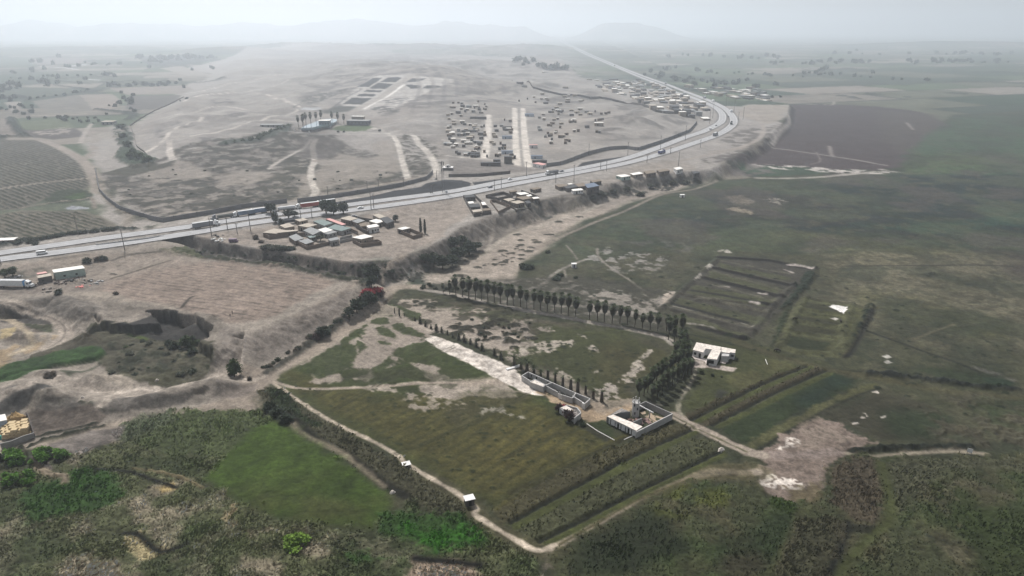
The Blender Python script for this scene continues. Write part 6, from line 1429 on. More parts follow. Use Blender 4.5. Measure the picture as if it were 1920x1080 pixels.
def mound(px, py, rx, ry, h, m, name, label, cat, seed=0):
    x, y, z = g1(px, py); b = MB(); n, r = 22, 7; rg = np.random.default_rng(seed)
    for j in range(r + 1):
        for i in range(n):
            a = 2 * pi * i / n; f = 1 - (j / r); k = 1 + .16 * rg.standard_normal() * (j < r)
            b.v.append((rx * f * cos(a) * k, ry * f * sin(a) * k, h * (1 - f ** 2.2) * (1 + .1 * rg.standard_normal()) - .15))
    for j in range(r):
        for i in range(n): q = (i + 1) % n; b.f.append((j * n + i, j * n + q, (j + 1) * n + q, (j + 1) * n + i))
    return tag(b.build(name, m, loc=(x, y, z), smooth=True), label, cat)
mound(30, 790, 3.6, 3.2, 3.2, MHAY2, 'haystack', 'golden brown round haystack behind the pale bales', 'haystack', 2)
mound(8, 812, 2.6, 1.6, .7, MHAY, 'straw_heap', 'low loose straw heap at the left edge of the hay yard', 'straw')
m = yard(None, [(0,832),(22,826),(42,818),(63,811)], 2.2, 'grey panel wall along the front of the hay yard', MCON, False, None, 'panel_wall', 'wall')
m = yard(None, [(63,811),(58,795),(52,776),(48,771)], 2.0, 'grey panel wall along the right side of the hay yard', MDARK, False, None, 'panel_wall', 'wall')
x, y, z = g1(8, 811); tag(MB().box(0, 0, 0, 1.4, 1.2, 1.5, 0, .9, .9).box(.9, .3, 0, .8, .8, 1.2).build('water_barrel', WHT, loc=(x, y, z)), 'white tank beside the straw in the hay yard', 'tank')
x, y, z = g1(2, 823); tag(MB().box(0, 0, 0, 2.0, 1.2, .8, .3, .8, .8).box(0, 0, .8, 1.0, .8, .5, .3, .6, .6).build('tarp_bundle', paint('turquoise', (.03, .35, .3)), loc=(x, y, z)), 'turquoise bundle inside the hay yard wall', 'bundle')

# ------------------------------------------------------------------ abandoned farm in the middle
def px2(O, p, h, z=0.0):
    q = cq(O, p)[0]; return top(q[0], q[1], h, z)
def wallset(root, segs, h, t, m, nm='wall', zb=-.5, shift=(0, 0)):
    for a, b in segs: MB().seg((a[0] - shift[0], a[1] - shift[1]), (b[0] - shift[0], b[1] - shift[1]), t, zb, h).build(nm, m, root)
OA = (960, 640, 6); MWH2 = mat('weathered_white_wall', (.40, .39, .38), .9, .16, .6); MROOFW = mat('peeling_white_roof', (.56, .51, .46), .85, .3, 1.1); MRUB = mat('rubble', (.22, .20, .19), .95, .3, 2)
zr = float(hgt(*G([(1045, 735)])[0])); c0 = px2(OA, (500, 540), 3, zr)
R = thing('roofless_stable', 'long roofless white stable with two rows of rooms beside the concrete strip', 'ruin', (c0[0], c0[1], zr))
def A(p, h=2.4): return px2(OA, p, h, zr)
seg = [((110,385),(182,342)), ((182,342),(450,462)), ((450,462),(700,572)), ((700,572),(880,645)), ((880,645),(820,698)), ((820,698),(680,612)), ((110,385),(204,442)), ((385,500),(516,570)), ((566,600),(680,612 + 25)), ((680,637),(715,580)), ((372,492),(448,462))]
wallset(R, [(A(a), A(b)) for a, b in seg], 2.4, .3, MWH2, shift=c0)
wallset(R, [(A(a, 2.6), A(b, 2.6)) for a, b in (((200,452),(256,426)), ((256,426),(372,486)), ((372,486),(352,512)), ((352,512),(200,452)))], 2.6, .3, MWH2, shift=c0)
pr = [A(p, 2.7) for p in ((208,458),(258,436),(362,486),(348,508))]
MB().prism([(p[0] - c0[0], p[1] - c0[1]) for p in pr], 2.35, 2.72).build('broken_roof', MROOFW, R)
for p in ((300,500), (330,480), (470,470), (390,435), (230,375), (285,400), (345,425), (415,458)):
    q = A(p, 1.9); MB().box(q[0] - c0[0], q[1] - c0[1], .9, 1.1, .42, 1.0, -.55).build('window', MOPEN, R)
q = A((540, 592), 2.2); MB().box(q[0] - c0[0], q[1] - c0[1], 0, 1.6, .2, 2.2, -.6).build('door', MWHT, R)
q = A((805, 700), 2.2); MB().box(q[0] - c0[0], q[1] - c0[1], 0, 1.2, .5, 2.4, -.6).build('door', MWHT, R)
rg = random.Random(5); m = MB()
for k in range(90):
    t_ = rg.random(); a = A((300 + 520 * t_, 500 + 190 * t_ - 30 + rg.uniform(-15, 15)), .3); s = rg.uniform(.15, .6); m.box(a[0] - c0[0], a[1] - c0[1], 0, s * 1.5, s, s * .6, rg.uniform(0, 3))
m.build('rubble', MRUB, R)
# white slab leaning at the corner of the strip
x, y, z = g1(963, 690); tag(MB().box(0, 0, 0, 7, 1.6, .5, .55, .96, .8).build('fallen_slab', MWHT, loc=(x, y, z)), 'white fallen concrete slab at the edge of the pale strip under the date palms', 'slab')

# courtyard ruin
zc = float(hgt(*G([(1200, 790)])[0])); c0 = px2(OA, (1430, 850), 3, zc)
R = thing('courtyard_ruin', 'white-walled roofless courtyard building at the end of the palm avenue', 'ruin', (c0[0], c0[1], zc))
def B_(p, h=2.5): return px2(OA, p, h, zc)
cor = {'L': (1068,850), 'F': (1395,1020), 'R': (1805,812), 'K': (1502,675), 'N': (1240,752)}
def rel_(p): return (p[0] - c0[0], p[1] - c0[1])
for a, b, m_ in (('F','R',MWH2), ('R','K',MCON), ('K',(1425,712),MCON), ('L','N',MCON)):
    a = cor.get(a, a) if isinstance(a, str) else a; b = cor.get(b, b) if isinstance(b, str) else b
    MB().seg(rel_(B_(a)), rel_(B_(b)), .3, -.5, 2.5).build('wall', m_, R)
rp = [rel_(B_(p, 2.75)) for p in ((1072,845),(1142,826),(1468,958),(1398,1006))]
MB().prism(rp, 2.55, 2.78).build('roof', MROOFW, R)
ip = [rel_(B_(p, 2.5)) for p in ((1082,847),(1140,832),(1456,958),(1396,998))]
for i in range(4):
    if i == 3: continue
    MB().seg(ip[i], ip[(i + 1) % 4], .28, -.5, 2.53).build('wall', MWH2, R)
fr = [ip[3], ip[0]]; dx, dy = fr[1][0] - fr[0][0], fr[1][1] - fr[0][1]; Ln = math.hypot(dx, dy); ang = math.atan2(dy, dx)
MB().seg(fr[0], fr[1], .26, 1.9, 2.53).build('lintel', MWH2, R)
for k in range(8):
    t_ = (k + .5) / 8; MB().box(fr[0][0] + dx * t_, fr[0][1] + dy * t_, -.4, .6 if k % 3 else 1.5, .3, 2.93, ang).build('pillar', MWHT, R)
# rubble roof on the left wing
rp = [rel_(B_(p, 2.6)) for p in ((1085,832),(1240,756),(1305,778),(1150,822))]; MB().prism(rp, 2.3, 2.5).build('broken_roof', MRUB, R)
m = MB()
for k in range(10):
    a = rel_(B_((1095 + 20 * k, 830 - 8 * k), 3)); b = rel_(B_((1150 + 15 * k, 812 - 5 * k), 3)); m.bar((a[0], a[1], 2.62), (b[0], b[1], 2.62), .09, 4)
m.build('rafter', mat('bleached_timber', (.36, .33, .30), .9, .2, 2), R)
MB().seg(rel_(B_((1165,800), 2.8)), rel_(B_((1330,782), 2.8)), .25, -.5, 2.6).build('inner_wall', MWALL, R)
MB().seg(rel_(B_((1345,915), 2.2)), rel_(B_((1462,862), 2.2)), .25, -.3, 2.2).build('inner_wall', MCON, R)
MB().seg(rel_(B_((1425,712), 2.9)), rel_(B_((1590,800), 2.9)), .3, 2.6, 2.95).build('beam', MWHT, R)
a = rel_(B_((1552,785), 2.9)); MB().box(a[0], a[1], -.3, .35, .35, 2.9).build('pillar', MCON, R)
MB().seg(rel_(B_((1425,712), 2.9)), rel_(B_((1420,780), 1.0)), .3, -.3, 2.6).build('inner_wall', MDARK, R)
gpl = [rel_(B_(p, .0)) for p in ((1100,900),(1400,1075),(1780,880),(1500,760))]
MB().prism([rel_(B_(p, .05)) for p in ((1440,800),(1560,765),(1725,860),(1580,915))], -.2, .06).build('yard_floor', mat('swept_tan_floor', (.30, .235, .17), .95, .12, 1), R)
m = MB(); rg = random.Random(8)
for k in range(60):
    a = rel_(B_((rg.uniform(1300,1560), rg.uniform(860,930)), .3)); s = rg.uniform(.2, .9); m.box(a[0], a[1], -.1, s * 1.6, s, s * .7, rg.uniform(0, 3))
m.build('rubble', mat('reddish_rubble', (.20, .135, .12), .95, .3, 2), R)
# water tower at the gate
bx = g1(1191, 779); T = thing('water_tower', 'white cylindrical water tower with broken crown beside the courtyard ruin', 'tower', (bx[0], bx[1], bx[2]))
MB().cyl(0, 0, -.4, 1.35, 5.6, 1.25, 16).build('shaft', MWH2, T)
for k in range(5):
    a = 2 * pi * k / 5 + .3; MB().box(1.15 * cos(a), 1.15 * sin(a), 5.6, .3, .3, 1.5, a).build('pillar', MWH2, T)
MB().cyl(0, 0, 5.4, 1.5, 5.7, 1.5, 16).build('collar', MWH2, T)
for zz, a in ((1.2, -1.9), (3.0, -1.3), (4.4, -2.1)): MB().box(1.3 * cos(a), 1.3 * sin(a), zz, .5, .4, .9, a).build('opening', MOPEN, T)
# small rubble house with bougainvillea
zb = bx[2]; c = px2(OA, (670, 770), 2, zb); Rb = thing('collapsed_hut', 'collapsed white hut between the bougainvilleas', 'ruin', (c[0], c[1], float(hgt(*c))))
def D_(p, h=2.2): q = px2(OA, p, h, zb); return (q[0] - c[0], q[1] - c[1])
for a, b, h in (((535,745),(600,790),2.2), ((600,790),(700,860),1.8), ((700,860),(775,800),2.4), ((775,800),(735,745),2.2), ((535,745),(625,715),2.0), ((625,715),(735,745),1.2), ((640,750),(680,800),2.0)):
    MB().seg(D_(a, h), D_(b, h), .28, -.3, h).build('wall', MWH2, Rb)
MB().prism([D_(p, 2.3) for p in ((545,742),(615,725),(690,765),(640,790))], 2.2, 2.32).build('broken_roof', MROOFW, Rb)
m = MB(); rg = random.Random(4)
for k in range(50):
    a = D_((rg.uniform(600,760), rg.uniform(770,860)), .4); s = rg.uniform(.2, .8); m.box(a[0], a[1], -.1, s * 1.5, s, s * .8, rg.uniform(0, 3))
m.build('rubble', MRUB, Rb)
# white modern house shell right of the avenue
OB = (1280, 640, 6); zh = float(hgt(*G([(1340, 670)])[0])); c = px2(OB, (340, 110), 3.4, zh)
Rw = thing('white_villa', 'white flat-roofed villa shell with two wings beside the palm avenue', 'house', (c[0], c[1], zh))
def E(p, h=3.0): q = px2(OB, p, h, zh); return (q[0] - c[0], q[1] - c[1])
blocks = [[(157,12),(430,62),(420,100),(258,82),(232,125),(116,95)], [(330,90),(434,100),(384,205),(274,192)], [(434,64),(596,92),(590,130),(534,124),(530,132),(440,120)]]
for k, bq in enumerate(blocks):
    P_ = [E(p) for p in bq]; MB().prism(P_, -.4, 2.8 - k * .01).build('wall', MWHT, Rw)
    cxm = sum(p[0] for p in P_) / len(P_); cym = sum(p[1] for p in P_) / len(P_)
    MB().prism([(p[0] + (p[0] - cxm) * .012, p[1] + (p[1] - cym) * .012) for p in P_], 2.82 + k * .012, 3.02 + k * .012).build('roof', MROOFW, Rw)
MB().prism([E(p, 2.6) for p in ((440,140),(526,132),(520,168),(440,165))], -.4, 2.6).build('annex', MWH2, Rw)
MB().prism([E(p, .15) for p in ((105,190),(240,218),(275,262),(300,240),(270,200),(110,150))], -.3, .15).build('terrace', mat('pale_paving', (.45, .40, .37), .9, .15, 1), Rw)
MB().prism([E(p, .15) for p in ((430,210),(500,222),(480,250),(420,240))], -.3, .15).build('terrace', _M['pale_paving'], Rw)
for p, w_, h_ in (((345,222),1.9,1.2), ((125,150),1.0,1.1), ((175,160),.9,1.4), ((470,180),1.0,1.3), ((545,170),1.0,1.1), ((300,225),1.2,2.1)):
    q = E(p, 1.2); 
for (a, b, t_, w_, z0, hh) in (((274,192),(384,205),.45,2.2,.9,1.5), ((274,192),(384,205),.12,.9,0,2.2), ((116,95),(232,125),.25,1.0,1.0,1.1), ((116,95),(232,125),.7,.9,0,2.2), ((534,124),(590,130),.5,1.2,1,1.1)):
    A0 = E(a); A1 = E(b); dx, dy = A1[0] - A0[0], A1[1] - A0[1]; L_ = math.hypot(dx, dy); nx, ny = dy / L_, -dx / L_
    MB().box(A0[0] + dx * t_ + nx * .03, A0[1] + dy * t_ + ny * .03, z0, w_, .14, hh, math.atan2(dy, dx)).build('window' if z0 else 'doorway', MOPEN, Rw)
a = E((85, 190), 1.6); tag(MB().box(0, 0, 0, 1.8, 1.8, 1.7, .1).box(0, 0, 1.7, 2.1, 2.1, .12, .1).build('pump_box', MWHT, loc=(a[0] + c[0], a[1] + c[1], zh)), 'small white pump box at the left of the villa terrace', 'pump box')

# ------------------------------------------------------------------ small huts, signs and pipes on the marsh
def hut(px, py, s, h, label, wm, rm, rot=0.0, name='track_hut', legs=False):
    x, y, z = g1(px, py); t = thing(name, label, 'hut', (x, y, z), rot)
    MB().box(0, 0, -.3 if not legs else .4, s, s * .8, h + (.3 if not legs else -.4)).build('wall', wm, t)
    MB().box(0, 0, h + .01, s + .5, s * .8 + .5, .14, 0, 1, 1).build('roof', rm, t)
    MB().box(0, -s * .4 - .02, .05, .8, .08, min(1.8, h - .2)).build('door', MOPEN, t)
    return t
hut(880, 945, 2.6, 2.2, 'black-walled hut with white roof on the foot track, lower one', MDARK, MWHT, .35)
hut(762, 874, 2.2, .9, 'low white platform hut on the foot track, upper one', MWH2, MWHT, .4)
hut(1076, 501, 2.6, 2.2, 'white hut beside the marsh trail above the long palm row', MWHT, MWHT, .1)
hut(1279, 370, 3.4, 2.2, 'tiny white hut at the far rim of the dark marsh', MWHT, MWHT, .1)
hut(705, 519, 2.2, 2.4, 'tiny white-roofed kiosk under the round tree in the ravine', WALLS['blue'], MWHT, .1)
x, y, z = g1(1817, 851); t = thing('sign_board', 'leaning white sign board beside the marsh path on the right', 'sign', (x, y, z), -.6)
MB().box(0, 0, .5, 1.5, .08, 1.5).build('board', MWHT, t)
for q in (-.6, .6): MB().box(q, .08, -.2, .1, .1, 1.0).build('leg', MWOOD, t)
for pts, lab in (([(1121,809),(1152,826)], 'thin white pipe lying left of the courtyard ruin'), ([(1170,825),(1188,817)], 'short white pipe in front of the courtyard ruin corner'), ([(1435,674),(1439,684)], 'short white kerb on the lawn right of the villa'), ([(1151,768),(1096,798)][:0] or [(1100,795),(1121,809)], 'thin white pipe from the bougainvillea to the lawn')):
    p = G(pts); z0 = float(hgt(*p[0])); m = MB().bar((0, 0, .15), (p[1][0] - p[0][0], p[1][1] - p[0][1], float(hgt(*p[1])) - z0 + .15), .13, 6)
    tag(m.build('white_pipe', MWHT, loc=(p[0][0], p[0][1], z0)), lab, 'pipe')
for px, py, s, lab in ((295,714,.9,'pale boulder in the pit scrub'), (155,746,.8,'brown boulder on the spoil heap'), (1353,845,1.2,'pale concrete sluice block at the end of the reed belt'), (736,924,.9,'white stone by the reed-bed creek')):
    mound(px, py, s, s * .8, s * 1.1, MROOFW, 'boulder', lab, 'boulder', int(px))
# lodge by the pond
x0, y0, z0 = g1(600, 236)
wp = G([(565,246),(572,238),(585,231),(605,226),(628,226),(632,232),(622,238),(604,243),(585,247)]); zw = float(np.max(hgt(wp[:, 0], wp[:, 1]))) + .25
m = MB().prism([tuple(p) for p in smooth_line(np.vstack([wp, wp[:1]]), 4)[:-1]], zw - 3, zw)
MWAT = mat('pond_water', (.10, .16, .19), .06, .03, .2, spec=.8, bump=.02); o = m.build('water', MWAT); o['kind'] = 'structure'; o['label'] = 'calm pale water of the lodge pond'
def block(px, py, w, d, h, wm, rm, name, label, cat, rot=0.0, wins=4, ww=1.4):
    x, y, z = g1(px, py); t = thing(name, label, cat, (x, y, z), rot)
    MB().box(0, 0, -1, w, d, h + 1).build('wall', wm, t); MB().box(0, 0, h + .003, w + .8, d + .8, .25).build('roof', rm, t)
    for k in range(wins): MB().box(-w / 2 + (k + .5) * w / wins, -d / 2 - .03, .9, min(ww, w / wins * .7), .1, h * .5).build('window', MGL, t)
    return t
block(610, 238, 14, 10, 8.5, WALLS['blue'] if False else mat('bluegrey_glass_wall', (.10, .14, .17), .4, .1, .5, spec=.5), ROOFS['white'], 'lodge_tower', 'blue-grey glazed lodge block standing in the pond', 'lodge', .05)
block(673, 232, 30, 12, 4.5, mat('slate_wall', (.055, .065, .085), .7, .1, .5), ROOFS['grey'], 'lodge_hall', 'dark slate lodge hall behind the green lawn', 'lodge', -.12, 6)
x, y, z = g1(668, 226); small_house(672, 226.5, 22, 'w', 6.2, .4, 'white upper storey roof behind the dark lodge hall', name='lodge_annex', cat='lodge', rot=-.1)
block(510, 238, 26, 9, 3.0, WALLS['grey'], ROOFS['grey'], 'grey_store', 'low grey store behind the reed hedge left of the pond', 'store', .05)
for px, py, lab in ((552,246,'small white garden tent, left of the pond'), (580,249,'small white garden tent, in front of the pond')):
    x, y, z = g1(px, py); tag(MB().cyl(0, 0, 0, 1.6, 3.2, .05, 6).box(0, 0, 0, .15, .15, 1, 0).build('garden_tent', MWHT, loc=(x, y, z)), lab, 'tent', 'garden tents by the pond')
x, y, z = g1(205, 236); t = block(205, 233, 15, 12, 4, WALLS['grey'], ROOFS['sand'], 'barn', 'pale-roofed barn among the trees of the left valley', 'barn', .15, 3)
block(10, 458, 12, 5, 3, WALLS['tan'], ROOFS['white'], 'field_shed', 'white-roofed field shed at the corner of the lower vineyard', 'shed', .2, 2)
# far hilltop masts
for (px, h, w_) in ((1135, 34, 'left'), (1152, 26, 'right')):
    x, y = W(px, 53, 150); x, y = float(x) , float(y)
    x, y, z = g1(px, 56)
    t = thing('hilltop_mast', 'thin mast on the far hazy hill, %s of the two' % w_, 'mast', (x, y, z), 0, 'hilltop masts')
    MB().cyl(0, 0, -2, 1.4, h, .7, 6).build('shaft', MPOLE, t)
# ================================================================== PLANTS
def leafmat(name, col, var=.35, scale=.8):
    m = mat(name, col, .8, var, scale, spec=.15, bump=0); n = m.node_tree; b = n.nodes['Principled BSDF']; out = n.nodes['Material Output']
    tr = n.nodes.new('ShaderNodeBsdfTranslucent'); mx = n.nodes.new('ShaderNodeMixShader'); mx.inputs[0].default_value = .2
    n.links.new(b.inputs['Base Color'].links[0].from_socket, tr.inputs['Color']); n.links.new(b.outputs[0], mx.inputs[1]); n.links.new(tr.outputs[0], mx.inputs[2]); n.links.new(mx.outputs[0], out.inputs['Surface'])
    return m
LF = {'dark': leafmat('dark_foliage', (.022, .032, .018)), 'green': leafmat('green_foliage', (.035, .055, .02)), 'bright': leafmat('bright_yellow_green_foliage', (.125, .205, .032)), 'grey': leafmat('grey_scrub_foliage', (.055, .06, .042)),
      'red': leafmat('bougainvillea_bloom', (.20, .018, .028)), 'wine': leafmat('wine_dark_foliage', (.042, .024, .024)), 'maize': leafmat('maize_foliage', (.05, .13, .022)), 'hazy': leafmat('far_tree_foliage', (.035, .05, .035)),
      'palm': leafmat('palm_fan_foliage', (.068, .088, .046)), 'skirt': leafmat('dead_palm_skirt', (.062, .060, .044)), 'date': leafmat('date_palm_frond', (.050, .062, .028)), 'banana': leafmat('banana_leaf', (.08, .175, .025)), 'brown': leafmat('brown_scrub', (.06, .048, .035))}
MTR = mat('palm_trunk_bark', (.075, .062, .050), .95, .2, 3); MBK = mat('tree_bark', (.07, .055, .042), .95, .2, 3)
def leaf(m, p, d, w, l, up=None):
    d = d.normalized(); s = d.cross(Vector((0, 0, 1)) if up is None else up)
    if s.length < .1: s = Vector((1, 0, 0))
    s.normalize(); b = len(m.v); e = p + d * l
    m.v += [tuple(p - s * w * .3), tuple(p + s * w * .3), tuple(p + d * l * .6 + s * w / 2), tuple(e), tuple(p + d * l * .6 - s * w / 2)]
    m.f.append((b, b + 1, b + 2, b + 3, b + 4))
def crown(seed, n=420, lobes=7, flat=.8, ls=.34, core=True):
    """unit crown, radius ~1, resting on z=0: leaf clumps on several lobes with gaps between them"""
    rg = random.Random(seed); m = MB(); L_ = []
    for k in range(lobes):
        a = 2 * pi * k / lobes + rg.uniform(-.5, .5); r = rg.uniform(.25, .62) if k else 0
        L_.append((Vector((r * cos(a), r * sin(a), flat * rg.uniform(.35, .95))), rg.uniform(.30, .5)))
    for c, r in L_:
        if core:
            b = len(m.v); nn = 7
            for j, (zz, rr) in enumerate(((-.75, .45), (-.1, .82), (.5, .6), (.8, .1))):
                for i in range(nn):
                    a = 2 * pi * i / nn + j; q = rr * r * rg.uniform(.8, 1.05); m.v.append((c.x + q * cos(a), c.y + q * sin(a), max(c.z + zz * r, .02)))
            for j in range(3):
                for i in range(nn): q = (i + 1) % nn; m.f.append((b + j * nn + i, b + j * nn + q, b + (j + 1) * nn + q, b + (j + 1) * nn + i))
    for k in range(n):
        c, r = rg.choice(L_); d = Vector((rg.gauss(0, 1), rg.gauss(0, 1), rg.gauss(.25, 1))).normalized()
        p = c + d * r * rg.uniform(.75, 1.12)
        if p.z < 0: p.z = rg.uniform(0, .1)
        dd = (d + Vector((rg.gauss(0, .7), rg.gauss(0, .7), rg.gauss(0, .7)))).normalized()
        leaf(m, p, dd, ls * rg.uniform(.35, .8), ls * rg.uniform(.5, 1.0))
    return m
_CR = {}
def crown_mesh(kind, seed, **kw):
    k = (kind, seed, tuple(sorted(kw.items())))
    if k not in _CR: _CR[k] = crown(seed, **kw).mesh('crown', LF[kind])
    return _CR[k]
def bush(px, py, r, kind, label, h=.9, group=None, name='shrub', cat='shrub', seed=None, n=260, tr=False, ls=.34):
    x, y, z = g1(px, py); seed = (int(px * 3 + py) % 3) if seed is None else seed
    t = thing(name, label, cat, (x, y, z - .1), random.uniform(0, 6), group)
    th = r * .55 if tr else 0
    ob('crown' if tr else 'foliage', crown_mesh(kind, seed, n=n, ls=ls), t, loc=(0, 0, th), sc=(r, r * random.uniform(.85, 1.1), r * h))
    m = MB().cyl(0, 0, -.3, r * .09 + .06, (th + r * .5) if tr else r * .4, r * .05 + .03, 6)
    if tr:
        for a in (0.4, 2.5, 4.4): m.bar((0, 0, th * .7), (r * .45 * cos(a), r * .45 * sin(a), th + r * .45), r * .035 + .03, 4)
    m.build('trunk' if tr else 'stem', MBK, t)
    return t
# --- fan palms with hanging skirts
def palm_parts(seed):
    rg = random.Random(seed); H_ = 10.0
    tr = MB(); tr.cyl(0, 0, -.4, .30, 1.2, .23, 8).cyl(0, 0, 1.2, .23, 8.8, .19, 8)
    sk = MB()
    sk.cyl(0, 0, 4.7, .24, 5.9, .8, 9).cyl(0, 0, 5.9, .8, 7.6, 1.25, 9).cyl(0, 0, 7.6, 1.2, 8.9, .8, 9)
    for k in range(330):
        z = rg.uniform(4.9, 8.8); rr = np.interp(z, [4.7, 5.9, 7.6, 8.9], [.3, .95, 1.45, 1.0]) * rg.uniform(.85, 1.1); a = rg.uniform(0, 2 * pi)
        d = Vector((cos(a) * .35, sin(a) * .35, -1)); leaf(sk, Vector((rr * cos(a), rr * sin(a), z)), d, .34, rg.uniform(.5, 1.0), Vector((cos(a), sin(a), 0)))
    cr = MB()
    for k in range(34):
        el = rg.uniform(-.25, 1.35); a = rg.uniform(0, 2 * pi); d = Vector((cos(a) * cos(el), sin(a) * cos(el), sin(el))); s = rg.uniform(.8, 1.25)
        p = Vector((0, 0, 8.9)) + d * s * 1.15; side = d.cross(Vector((0, 0, 1))).normalized(); upv = side.cross(d)
        cr.bar((0, 0, 8.8), tuple(p), .03, 3)
        for q in range(7):
            f = (q - 3) / 3.0 * 1.15; dd = (d * cos(f) + side * sin(f) + upv * rg.uniform(-.15, .15) + Vector((0, 0, -.12))).normalized()
            leaf(cr, p, dd, .2, s * .85, upv)
    return tr.mesh('trunk', MTR, True), sk.mesh('dead_fronds', LF['skirt']), cr.mesh('crown', LF['palm'])
PV = [palm_parts(s) for s in (1, 2, 3, 4)]
def fan_palm(px, py, sc, label, group, base=None, k=0):
    x, y, z = g1(px, py) if base is None else base; v = PV[k % 4]
    t = thing('fan_palm', label, 'palm', (x, y, z), random.uniform(0, 6), group, (sc * random.uniform(.92, 1.08),) * 2 + (sc,))
    t.rotation_euler = (random.gauss(0, .035), random.gauss(0, .035), random.uniform(0, 6)); f = random.uniform(.92, 1.08); t.scale = (t.scale[0], t.scale[1], sc * f)
    ob('trunk', v[0], t); ob('dead_fronds', v[1], t); ob('crown', v[2], t)
    return t
ROW = [(831,549,.55),(843,552,.7),(855,554,1.08),(867,556,1.05),(879,559,1.12),(891,561.5,1.05),(903,563,1.0),(915,566,1.1),(927,568,1.0),(938,569.5,1.0),(951,572,1.1),(963,573,.98),(976,574.5,1.0),(988,577,.95),(1001,580,.95),(1013,581,1.0),(1026,584,1.0),(1040,586,1.0),(1052,588,.98),(1065,591.5,1.0),(1079,593,1.0),
       (1105,599,.92),(1120,601,.95),(1133,603,1.0),(1147.5,606,.97),(1162,606.5,.86),(1176,609,.94),(1190,613,.8),(1204,616,.72),(1219,618,.92),(1233,621,.85)]
ORD = ['first', 'second', 'third', 'fourth', 'fifth', 'sixth', 'seventh', 'eighth', 'ninth', 'tenth', 'eleventh', 'twelfth', 'thirteenth', 'fourteenth', 'fifteenth', 'sixteenth', 'seventeenth', 'eighteenth', 'nineteenth', 'twentieth', 'twenty-first']
for i, (px, py, s) in enumerate(ROW):
    lab = '%s fan palm from the left in the long row before the gap' % ORD[i] if i < 21 else '%s fan palm from the gap in the right half of the row' % ORD[i - 21]
    fan_palm(px, py, s, lab, 'fan palms in the long straight row', k=i)
CL = [(1249,621,.85,'tall fan palm at the right end of the long row'), (1253,637,.95,'fan palm nearest the field where the row turns'), (1264,625,.85,'fan palm behind the turn of the row, left of the last one'), (1264,641,.7,'short fan palm between the turn and the avenue'), (1279,629,1.0,'lone outer fan palm, rightmost at the turn of the row')]
for i, (px, py, s, lab) in enumerate(CL): fan_palm(px, py, s, lab, 'fan palms where the row turns', k=i + 1)
AV1 = [(1273,650),(1277,659),(1279,668),(1281,678),(1277,687),(1270,693),(1262,698),(1254,704),(1246,710),(1238,716),(1230,722),(1222,729),(1214,736),(1207,742),(1198,749)]
AV2 = [(1297,702),(1289,707),(1280,713),(1270,719),(1260,725),(1251,732),(1241,740),(1232,748),(1222,754)]
AV3 = [(1285,655),(1288,672),(1290,688),(1268,672)]
for i, (px, py) in enumerate(AV1): fan_palm(px, py, random.uniform(.78, .95), '%s fan palm from the top of the left avenue row' % ORD[i], 'fan palms of the avenue', k=i)
for i, (px, py) in enumerate(AV2): fan_palm(px, py, random.uniform(.72, .86), '%s fan palm from the top of the right avenue row' % ORD[i], 'fan palms of the avenue', k=i + 2)
for i, (px, py) in enumerate(AV3): fan_palm(px, py, random.uniform(.75, .9), '%s fan palm of the dense knot at the head of the avenue' % ORD[i], 'fan palms of the avenue', k=i + 3)
for i, (px, py) in enumerate([(560,238),(569,234),(574,232),(583,231),(593,230),(602,228),(623,229),(634,231),(645,233),(568,238)]):
    x, y, z = g1(px, py); fan_palm(px, py, 1.35, '%s tall palm from the left around the lodge pond' % ORD[i], 'palms round the lodge pond', k=i)
# --- date palms and stump palms along the stable
def date_parts(seed, n=26, L_=2.6, th=3.0, r=.38):
    rg = random.Random(seed); tr = MB(); tr.cyl(0, 0, -.4, r * 1.7, th * .5, r * 1.25, 9).cyl(0, 0, th * .5, r * 1.25, th, r, 9)
    for k in range(40):
        z = rg.uniform(.2, th); a = rg.uniform(0, 6.28); leaf(tr, Vector((r * 1.2 * cos(a), r * 1.2 * sin(a), z)), Vector((cos(a), sin(a), .7)), .2, .35)
    cr = MB()
    for k in range(n):
        a = 2 * pi * k / n + rg.uniform(-.2, .2); el = rg.uniform(.1, 1.3); p = Vector((0, 0, th)); d = Vector((cos(a) * cos(el), sin(a) * cos(el), sin(el)))
        for j in range(6):
            q = p + d * (L_ / 6); side = d.cross(Vector((0, 0, 1))).normalized() if abs(d.z) < .98 else Vector((1, 0, 0)); cr.bar(tuple(p), tuple(q), .04, 3)
            for s in (-1, 1):
                for h in (0, .5): leaf(cr, p + (q - p) * h, (side * s + d * .7 + Vector((0, 0, -.25))), .12, .62 * (1 - .1 * j))
            p = q; d = (d + Vector((0, 0, -.24))).normalized()
    return tr.mesh('trunk', MTR), cr.mesh('crown', LF['date'])
DV = [date_parts(1, 26, 3.0, 3.4, .42), date_parts(2, 22, 2.4, 3.0, .4), date_parts(3, 5, 1.1, 4.2, .42), date_parts(4, 3, .8, 4.0, .45), date_parts(5, 12, 1.3, 4.6, .42), date_parts(6, 7, .8, 1.6, .3)]
DP = [(964,684,0,1.0,'date palm at the left end by the fallen slab'), (977,691,0,1.05,'second date palm from the slab, full crown'), (988,696,0,1.2,'widest date palm behind the stable corner'), (1001,701,1,1.0,'date palm fourth from the slab'), (1014,707,1,.85,'small-crowned date palm fifth from the slab'),
      (1027,712,2,1.0,'half-bare stump palm sixth behind the stable'), (1041,718,4,.9,'stump palm seventh behind the stable with thin tuft'), (1055,724,2,.95,'stump palm eighth behind the stable'), (1070,731,3,1.1,'bare stump palm ninth behind the stable'), (1083,736,4,1.15,'tall stump palm with bright tuft behind the stable'),
      (1098,739,2,.85,'stump palm just past the tall tufted one'), (1112,747,3,.9,'bare stump palm second from the open yard'), (1128,753,3,1.05,'bare stump palm nearest the open yard')]
